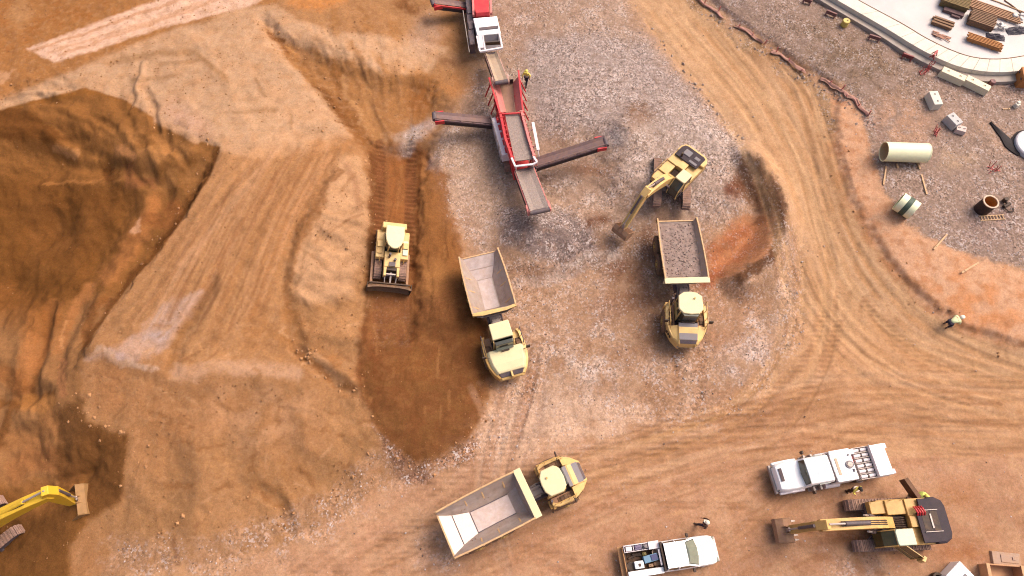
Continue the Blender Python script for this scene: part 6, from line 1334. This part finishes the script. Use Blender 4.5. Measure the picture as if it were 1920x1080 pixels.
f = MB(); f.loft([[tuple(W(*out_[k], zt)-off+Vector((0,0,-.0))) if False else tuple(Vector((*(W(*out_[k], zt)-off)[:2], z_))+ (W(*out_[k], zt)-W(*inn_[k], zt)).normalized()*w_) for w_, z_ in ((.02,-.4),(.75,-.4),(.75,.3),(.02,.3))] for k in range(n)]); f.build('footing', CONCG, rw, .02)
f = MB(); f.loft([[tuple(Vector((*(W(*inn_[k], zt)-off)[:2], z_))+ (W(*inn_[k], zt)-W(*out_[k], zt)).normalized()*w_) for w_, z_ in ((.005,.2),(.07,.2),(.07,.78),(.005,.78))] for k in range(n)]); f.build('form_edge', WOODD, rw, 0)
sp = [W(*q_, 1.7) for q_ in inn_]; cx = W(2000,-200,1.7); f = MB(); f.add([(p.x,p.y,1.72) for p in sp]+[(cx.x+40,cx.y-10,1.72),(cx.x+40,cx.y+60,1.72),(cx.x-60,cx.y+60,1.72)]+[(p.x,p.y,1.3) for p in sp]+[(cx.x+40,cx.y-10,1.3),(cx.x+40,cx.y+60,1.3),(cx.x-60,cx.y+60,1.3)], [])
nn = len(sp)+3; f.f = [tuple(range(nn)), tuple(range(2*nn-1, nn-1, -1))]+[(i,(i+1)%nn,nn+(i+1)%nn,nn+i) for i in range(nn)]
o = f.build('concrete_slab', mat('wet pale slab', C(216,206,206), .55, 0, .1, .3, scale=.35, dustcol=(206,188,174)), None, 0); tag(o, 'pale concrete slab inside the curved wall', None, None, 'structure')
ZS = 1.72
def on_slab(name, label, cat, px, py, ang, m_, mb, group=None, bev=.01, z=ZS):
    p = W(px, py, z); o = mb.build(name, m_, None, bev); o.location = p; o.rotation_euler = (0, 0, ang); return tag(o, label, cat, group)
def stack(n, m_, l, w, t_, rows, jit=.06, gap=.04):
    f = MB(); wd_ = (w-gap*(n-1))/n
    for r in range(rows):
        for i in range(n): f.box((random.uniform(-jit, jit), -w/2+wd_/2+i*(wd_+gap), t_*(r+.5)+.1+r*.012), (l+random.uniform(-jit, jit), wd_, t_), (0, 0, random.uniform(-.01, .01)))
    for s in (-1, 1): f.box((l*.3*s, 0, .05), (.12, w, .1))
    return f
WOL = mat('olive formwork', C(132,110,72), .85, 0, .2, .2); WBR = mat('brown boards', C(138,106,84), .85, 0, .3, .2, scale=5); WPK = mat('pinkish boards', C(190,140,120), .85, 0, .25, .2)
GT = 'timber stacks on the slab'
o = on_slab('timber_stack', 'olive formwork stack at the top edge of the slab', 'timber stack', 1786, 12, rad(-27), WOL, stack(7, None, 2.4, 1.25, .16, 4), GT)
f = MB(); f.box((.2,-.95,.16),(1.9,.5,.3)); f.box((.5,-1.3,.1),(.8,.3,.2)); f.build('offcuts', mat('purple brown scrap', C(120,92,92), .9, 0, .3), o, .02)
on_slab('timber_stack', 'square brown stack of boards in the middle of the slab', 'timber stack', 1836, 44, rad(-27), WBR, stack(8, None, 2.3, 1.55, .14, 4, gap=.07), GT)
on_slab('timber_stack', 'pair of narrow dark and pink boards left of the square brown stack', 'timber stack', 1765, 47, rad(-28), WOODD, stack(3, None, 1.9, .95, .14, 2, gap=.14), GT)
f = MB()
for i in range(11): f.box((random.uniform(-.7,.7), random.uniform(-.35,.35), .05+.03*i/3), (random.uniform(.5,1.2), .1, .05), (0, 0, random.uniform(-.5,.3)))
on_slab('scrap_pile', 'loose heap of pinkish scrap boards nearest the curved wall', 'scrap wood', 1761, 68, rad(-28), WPK, f, None)
o = on_slab('timber_stack', 'long orange planks lying beside the curved wall', 'timber stack', 1842, 83, rad(-27), WOODO, stack(5, None, 3.0, .75, .12, 3, .15, .08), GT)
f = MB(); f.box((0,.55,.2),(2.6,.12,.12),(0,0,.08)); f.build('yellow_beam', mat('yellow timber', C(220,170,84), .8, 0, .1), o, .01)
on_slab('timber_stack', 'very long pale planks running to the top edge of the slab', 'timber stack', 1856, 22, rad(-28), mat('pale tan planks', C(198,154,122), .85, 0, .22, .2), stack(6, None, 5.4, 1.1, .1, 2, .3, .1), GT)
for px_, py_, l_, a_, lb in ((1866,70,1.5,-.2,'dark crumpled tarpaulin beside the long orange planks'),(1906,58,1.8,.1,'dark crumpled tarpaulin at the right edge of the slab')):
    f = MB(); gr_ = 14; vs = []; fs = []
    for i in range(gr_):
        for j in range(gr_):
            x, y = -1+2*i/(gr_-1), -1+2*j/(gr_-1); e = max(0, 1-(x*x+y*y)**.9*.75); vs.append((x*l_*.55, y*.42*l_*.6, .02+e*(.3+.25*float(fbm(np.array([x*2.2+px_]), np.array([y*2.2]), 3, 501)[0]))))
    for i in range(gr_-1):
        for j in range(gr_-1): fs.append((i*gr_+j, (i+1)*gr_+j, (i+1)*gr_+j+1, i*gr_+j+1))
    f.add(vs, fs); o = on_slab('tarpaulin', lb, 'tarpaulin', px_, py_, a_, mat('dark tarpaulin', C(66,58,70), .6, 0, .2), f, None, 0); sm = o.modifiers.new('thick', 'SOLIDIFY'); sm.thickness = .03
for px_, py_, a_, lb in ((1872,54,-.5,'white speckled sack pile above the dark tarpaulin'),(1902,34,-.4,'white speckled sack pile above the tarpaulin at the edge')):
    f = MB()
    for i in range(7): f.box((random.uniform(-.5,.5), random.uniform(-.35,.35), .12+.05*i), (.5,.32,.16), (random.uniform(-.2,.2), random.uniform(-.2,.2), random.uniform(-1,1)), .8, .7)
    on_slab('sack_pile', lb, 'sacks', px_, py_, a_, mat('white sacks', C(238,230,224), .8, 0, .15), f, None, .05)
for px_, py_, ln_, a_, lb in ((1890,12,4.5,rad(-30),'thin pale pole crossing the upper right of the slab'),(1908,20,3.2,rad(-55),'thin dark cable at the upper right slab corner')):
    f = MB(); f.tube([(-ln_/2,0,.05),(-ln_*.2,.05,.05),(ln_*.2,-.05,.05),(ln_/2,0,.05)], .05); on_slab('pole', lb, 'pole', px_, py_, a_, WOODD if ln_ < 4 else WOOD, f, None, 0)
# ------------------------------------------------------------------ barriers, stakes, fence
RB = mat('dark red plastic', C(150,54,66), .5, 0, .15, .2); RB2 = mat('bright red plastic', C(186,42,56), .5, 0, .1, .1); PB = mat('dull purple red plastic', C(130,80,88), .6, 0, .2, .3)
def barrier(label, px, py, ang, l, m_, z=None):
    l *= .8; f = MB(); f.box((0,0,.42),(l,.16,.2)); f.box((0,0,.2),(l,.1,.12)); o = flat('safety_barrier', label, 'barrier', px, py, ang, m_, f, 'red barriers along the ring wall', .02) if z is None else on_slab('safety_barrier', label, 'barrier', px, py, ang, m_, f, 'red barriers along the ring wall', .02, z)
    for s in (-1, 1): k = MB(); k.bar((l*.4*s,-.22,.02),(l*.4*s,0,.5),.1,.07); k.bar((l*.4*s,.22,.02),(l*.4*s,0,.5),.1,.07); k.build('foot', m_, o, .01)
barrier('dark red barrier at the foot of the curved wall, middle one of three', 1699, 110, rad(-28), 1.25, RB)
barrier('bright red barrier standing across the top of the curved wall', 1749, 106, rad(50), .95, RB2, 2.25)
barrier('dull purple barrier uphill of the dark red one, outside the wall', 1637, 75, rad(-24), 1.3, PB)
barrier('purple barrier beside the yellow drum at the wall footing', 1556, 30, rad(-32), 1.3, PB)
barrier('purple barrier at the top edge, farthest up the wall', 1512, 6, rad(-25), 1.0, PB)
f = MB(); f.lathe([(.3,0),(.34,.06),(.34,.3),(.31,.33),(.31,.36),(.34,.4),(.34,.62),(.3,.66)], (0,0,0), 'z', 20); o = flat('drum', 'yellow drum outside the curved wall', 'drum', 1582, 48, 0, mat('yellow drum', C(226,200,108), .5, 0, .1, .2), f, None, 0, True); k = MB(); k.cyl((.1,0,.66),(.1,0,.7),.06); k.build('bung', DGREY, o, 0)
f = MB(); f.lathe([(.24,0),(.26,.05),(.26,.55),(.22,.6)], (0,0,0), 'z', 16); o = flat('drum', 'small purple drum right of the long concrete barriers', 'drum', 1855, 160, 0, PB, f, None, 0, True); k = MB(); k.cyl((.08,0,.6),(.08,0,.63),.05); k.build('bung', DGREY, o, 0)
for px_, py_, lb in ((1732,136,'red marked stakes left of the long concrete barriers'),(1742,128,'red marked stakes beside the barrier on the wall'),(1860,318,'red marked stakes on the pad above the standing pipe'),(1755,248,'red marked stakes beside the tilted grey block')):
    f = MB()
    for i in range(5): x, y = random.uniform(-.4,.4), random.uniform(-.3,.3); f.bar((x,y,0),(x+random.uniform(-.2,.2),y+random.uniform(-.1,.2),.7),.05,.05); f.box((x+.1,y,.03),(.5,.06,.04),(0,0,random.uniform(-1,1)))
    f.box((0,0,.05),(.9,.05,.05)); flat('marker_stakes', lb, 'stakes', px_, py_, random.random(), mat('red marked wood', C(206,96,96), .7, 0, .2, .2), f, 'red survey stakes', .005)
# silt fence of faded fabric along the haul road
fl_ = spline([(1300,-14),(1338,18),(1370,40),(1412,64),(1448,92),(1490,118),(1530,138),(1570,166),(1596,180),(1630,214)], 5)
g0 = ground(1450, 95); sf = thing('silt_fence', 'faded pink silt fence sagging along the haul road', 'fence', g0)
rings = []; posts = []; parts_ = []
for i, q_ in enumerate(fl_):
    p = ground(*q_); a = p-g0; nv = Vector((-.55,-.83,0)); tv = Vector((.83,-.55,0))
    if i in (9, 10, 19, 29, 30): 
        if len(rings) > 1: parts_.append(rings)
        rings = []; continue
    w_ = random.uniform(.25,.6); k0 = random.uniform(-.2,.2); up_ = [random.uniform(.02,.18) for _ in range(5)]
    up_[random.choice((1,2,3))] += random.uniform(.05,.25)
    rings.append([a+nv*(k0+w_*j/4)+tv*random.uniform(-.2,.2)+Vector((0,0,(.06 if j in (0,4) else 0)+up_[j]*(1 if 0 < j < 4 else .3))) for j in range(5)])
    if i % 3 == 0: posts.append((a+nv*k0, a+nv*(k0+random.uniform(.1,.7))+Vector((random.uniform(-.2,.2),0,random.uniform(.5,.95)))))
if len(rings) > 1: parts_.append(rings)
fm_ = mat('faded pink fabric', C(198,140,130)*.85, .85, 0, .3, .75, scale=2.2, dustcol=(184,142,118))
for rg_ in parts_:
    f = MB(); f.loft(rg_, False, False); o = f.build('fence_fabric', fm_, sf, 0, True); sm = o.modifiers.new('thick', 'SOLIDIFY'); sm.thickness = .02; sb_ = o.modifiers.new('soft', 'SUBSURF'); sb_.levels = sb_.render_levels = 1
for a, b in posts: f = MB(); f.bar(a-Vector((0,0,.3)), b, .07, .07); f.build('post', mat('fence post', C(214,120,116), .7) if 'fence post' not in bpy.data.materials else bpy.data.materials['fence post'], sf, 0)
# ------------------------------------------------------------------ manhole disc, sheet, container at the right edge
f = MB(); f.lathe([(.0,.0),(1.45,0),(1.5,.06),(1.5,.42),(1.42,.5),(.45,.52),(.43,.56),(0,.56)], (0,0,0), 'z', 36); o = flat('manhole_cover', 'white round concrete cover cut off by the right edge', 'cover', 1932, 276, 0, mat('white cover concrete', C(228,222,226), .8, 0, .06), f, None, 0, True)
BT = mat('black sheet', C(40,28,30), .8, 0, .2)
def sheet(label, pts, ws):
    g = ground(*pts[len(pts)//2]); f = MB(); rg = []
    for i, q_ in enumerate(pts):
        p = ground(*q_)-g; d = (ground(*pts[min(i+1,len(pts)-1)])-ground(*pts[max(i-1,0)])); d.z = 0; d.normalize(); s = Vector((-d.y, d.x, 0)); w = ws[i]
        rg.append([p-s*w+Vector((0,0,-.05)), p+s*w+Vector((0,0,-.05)), p+s*w+Vector((0,0,.1)), p+Vector((0,0,.2)), p-s*w+Vector((0,0,.1))])
    f.loft(rg); o = f.build('plastic_sheet', BT, None, 0, True); o.location = g; tag(o, label, 'plastic sheet', 'black sheets by the round cover')
sheet('long black sheet strip pointing at the round white cover', [(1856,230),(1868,243),(1880,256),(1892,271),(1902,282),(1909,292)], [.06,.22,.3,.5,.42,.1])
sheet('short black sheet strip curling round the top of the white cover', [(1898,271),(1902,260),(1909,251),(1918,247)], [.3,.25,.2,.12])
f = MB(); f.box((0,0,.6),(1.8,1.3,1.2)); f.box((0,0,1.24),(1.86,1.36,.08)); o = flat('storage_box', 'orange storage box at the right edge beyond the drum', 'box', 1920, 156, rad(-8), mat('orange box', C(204,130,70), .7, 0, .12, .2), f, None, .03)
for y in (-.4,.4): k = MB(); k.box((-.93,y,.9),(.06,.2,.12)); k.build('latch', DGREY, o, .01)
f = MB(); f.box((0,0,.2),(.5,.4,.4),None,.8,.8); f.box((.1,.1,.45),(.3,.25,.12)); flat('small_block', 'small white rubble block near the orange box', 'block', 1904, 200, .4, CONC, f, None, .04)
f = MB(); f.box((0,0,.04),(.6,.1,.06)); f.box((0.25,0,.09),(.1,.14,.05)); flat('timber_offcut', 'tiny pale offcut left of the small white block', 'timber', 1886, 205, 0, WOOD, f, None, .005)
# bottom right corner: white crate, open bin
g = ground(1786, 1084); f = MB(); f.box((0,0,.55),(1.5,1.5,1.1)); o = f.build('equipment_box', WHITE, None, .05); o.location = g; o.rotation_euler = (0,0,rad(38)); tag(o, 'white equipment box turned cornerwise at the bottom edge', 'box')
k = MB(); k.box((.2,-.1,1.13),(.35,.3,.06)); k.cyl((-.15,-.35,1.1),(-.15,-.35,1.2),.14); k.build('fitting', GREYP, o, .01); k = MB(); k.box((-.78,0,.6),(.06,1.2,.9)); k.build('side_panel', WHITED, o, .02)
f = MB(); f.lathe([(.3,0),(.36,.1),(.36,.5),(.2,.5),(.18,.1)], (0,0,0), 'z', 20); flat('tyre', 'dark tyre left of the white box at the bottom edge', 'tyre', 1752, 1084, 0, BLACK, f, None, .02, True)
g = ground(1872, 1092); f = MB(); w_, l_, h_, tk = 2.3, 2.2, 1.0, .09
f.span(-w_/2,w_/2,-l_/2,l_/2,0,.08); f.span(-w_/2,-w_/2+tk,-l_/2,l_/2,.08,h_); f.span(w_/2-tk,w_/2,-l_/2,l_/2,.08,h_); f.span(-w_/2+tk,w_/2-tk,l_/2-tk,l_/2,.08,h_); f.span(-w_/2+tk,w_/2-tk,-l_/2,-l_/2+tk,.08,h_)
o = f.build('open_bin', mat('tan steel bin', C(218,160,116)*.95, .7, 0, .1, .2), None, .02); o.location = g; o.rotation_euler = (0,0,rad(-4)); tag(o, 'tan open steel bin at the bottom right corner', 'bin')
for s in (-1, 1): k = MB(); k.span(s*w_/2-.12, s*w_/2+.12, -l_/2, l_/2, h_, h_+.08); k.build('rim', mat('tan rim', C(222,170,124), .7, 0, .12, .3), o, .02)
f = MB(); f.box((0,0,.1),(2.0,.9,.2),None,.94,.9); f.box((.2,.0,.22),(1.2,.5,.05)); f.box((.45,.05,.27),(.2,.2,.06)); flat('steel_plate', 'dusty grey steel cover lying above the tan bin', 'steel plate', 1884, 1048, rad(-6), mat('dusty grey steel', C(200,170,154)*.9, .85, 0, .12, .6), f, None, .04)
f = MB(); f.box((0,0,.3),(.7,.8,.6)); f.box((0,0,.65),(.5,.6,.1)); flat('generator', 'dark generator at the right edge beside the tan bin', 'generator', 1916, 1082, 0, DGREY, f, None, .04)
# ------------------------------------------------------------------ loose stones
def stones(name, label, n, sampler, m_, rmin, rmax):
    base = [(1,0,0),(0,1,0),(-1,0,0),(0,-1,0),(0,0,1),(.7,.7,.5),(-.6,.7,.45)]
    tri = [(0,1,4),(1,2,4),(2,3,4),(3,0,4)]
    pts = sampler(n); vs = np.zeros((len(pts)*5, 3)); fs = []
    zz = height(pts[:, 0], pts[:, 1])
    b5 = np.array(base[:5], float)
    for i, (x, y) in enumerate(pts):
        r = rmin+(rmax-rmin)*random.random()**3; a = random.random()*PI; c_, s_ = math.cos(a), math.sin(a)
        v = b5*np.array([r*random.uniform(.7,1.3), r*random.uniform(.6,1.1), r*random.uniform(.6,1.1)])+np.array([[random.uniform(-.25,.25)*r]*3]*5)*0
        v[4, 0] += random.uniform(-.4,.4)*r; v[4, 1] += random.uniform(-.4,.4)*r
        vs[i*5:i*5+5, 0] = x+v[:, 0]*c_-v[:, 1]*s_; vs[i*5:i*5+5, 1] = y+v[:, 0]*s_+v[:, 1]*c_; vs[i*5:i*5+5, 2] = zz[i]+v[:, 2]-.005
        fs += [(i*5, i*5+1, i*5+4), (i*5+1, i*5+2, i*5+4), (i*5+2, i*5+3, i*5+4), (i*5+3, i*5, i*5+4)]
    me = bpy.data.meshes.new(name); me.from_pydata(vs.tolist(), [], fs); me.materials.append(m_); o = bpy.data.objects.new(name, me); COL.objects.link(o); tag(o, label, None, None, 'stuff')
inA = (np.abs(gx) < 58) & (gy > 0) & (gy < 57)
pool = np.where(inA)[0]; gw = (grav[pool]*(.35+.65*(n_b[pool] > -.1)))**1.5; gw = gw/gw.sum()
def smp(n):
    ix = rng.choice(pool, n, p=gw); return np.column_stack([gx[ix]+rng.uniform(-.05,.05,n), gy[ix]+rng.uniform(-.05,.05,n)])
STL = mat('pale stones', C(220,200,194)*.88, .9, 0, .2, .1, scale=2); STD = mat('dark stones', C(110,90,84)*.9, .9, 0, .3, .1, scale=2)
stones('pale_gravel', 'pale loose gravel stones', 9000, smp, STL, .025, .1); stones('dark_gravel', 'dark loose gravel stones', 5000, smp, STD, .025, .085)
def edge(n):
    L_ = [spline(q_, 8) for q_ in ([(1180,10),(1215,60),(1240,95),(1290,150),(1340,205),(1385,262),(1400,285)], [(1320,28),(1370,55),(1420,90),(1480,125),(1540,165)], [(1000,40),(1040,30),(1080,70),(1110,50)], [(1560,170),(1600,195),(1640,240)], [(945,50),(960,120),(985,250)])]
    out = []
    for _ in range(n):
        l = random.choice(L_); p = random.choice(l); out.append((p[0]+random.gauss(0,9), p[1]+random.gauss(0,7)))
    return ground_many(out)
stones('edge_rubble', 'rubble stones along the haul road edges', 700, edge, mat('rubble', C(190,164,148)*.95, .9, 0, .35, .1, scale=1.5), .04, .2)

def clod(n):
    L_ = [spline(q_, 10) for q_ in ([(60,192),(160,167),(240,192),(310,237),(370,264),(408,276)], [(405,300),(350,402),(300,472),(250,527),(212,577),(170,640)], [(1556,240),(1575,310),(1602,385),(1645,460),(1700,528),(1760,583),(1830,625),(1925,650)], [(668,690),(680,750),(715,815),(760,860),(810,872),(870,830),(905,780),(916,715)], [(690,300),(690,400),(690,480),(688,560)], [(500,56),(545,110),(600,178),(660,245)], [(300,980),(420,960),(560,960),(700,880)], [(160,700),(150,780),(240,830),(220,950),(140,1020)], [(560,655),(600,690),(655,728)])]
    out = []
    for _ in range(n):
        l = random.choice(L_); p = random.choice(l); out.append((p[0]+random.gauss(0,20), p[1]+random.gauss(0,16)))
    return ground_many(out)
stones('soil_clods', 'small clods of tan soil', 600, clod, mat('tan clods', C(198,144,98)*.9, .95, 0, .3, .1, scale=1.5), .03, .2)

hw = (heap*(1-pit*.9)*(1-tr*.92))[pool]*(.2+.8*(n_b[pool] > 0)); hw = hw/hw.sum()
def smp2(n):
    ix = rng.choice(pool, n, p=hw); return np.column_stack([gx[ix]+rng.uniform(-.05,.05,n), gy[ix]+rng.uniform(-.05,.05,n)])
stones('sand_crumbs', 'fine crumbs of sandy soil', 6000, smp2, mat('sandy crumbs', C(166,114,68)*.8, .95, 0, .3, .1, scale=1.5), .02, .1)
# ------------------------------------------------------------------ camera, light
cam = bpy.data.cameras.new('camera'); co = bpy.data.objects.new('camera', cam); COL.objects.link(co)
cam.sensor_width = 36; cam.lens = 36*F/1920; cam.clip_end = 3000; cam.clip_start = .5
co.location = (0, 0, H); co.rotation_euler = (TH, 0, 0); S.camera = co
SUN_EL, SUN_AZ = 52, 62                           # azimuth: degrees clockwise from +Y
wd = bpy.data.worlds.new('World'); S.world = wd; wd.use_nodes = True; nt = wd.node_tree
sky = nt.nodes.new('ShaderNodeTexSky'); sky.sky_type = 'NISHITA'; sky.sun_disc = False; sky.sun_elevation = rad(SUN_EL); sky.sun_rotation = rad(SUN_AZ)
sky.air_density = 1.0; sky.dust_density = 9.0; sky.ozone_density = .5
bg = nt.nodes['Background']; bg.inputs['Strength'].default_value = .15; nt.links.new(sky.outputs[0], bg.inputs[0])
sl = bpy.data.lights.new('sun', 'SUN'); sl.energy = 1.15; sl.angle = rad(32); sl.color = (1, .93, .84)
so = bpy.data.objects.new('sun', sl); COL.objects.link(so)
d = Vector((math.sin(rad(SUN_AZ))*math.cos(rad(SUN_EL)), math.cos(rad(SUN_AZ))*math.cos(rad(SUN_EL)), math.sin(rad(SUN_EL))))
so.rotation_euler = d.to_track_quat('Z', 'Y').to_euler(); so.location = (30, 20, 60)
S.view_settings.view_transform = 'Standard'; S.view_settings.look = 'None'; S.view_settings.gamma = 1; S.view_settings.exposure = EXPO
S.render.engine = 'CYCLES'; S.cycles.max_bounces = 5; S.cycles.use_denoising = True; S.cycles.filter_width = 1.1
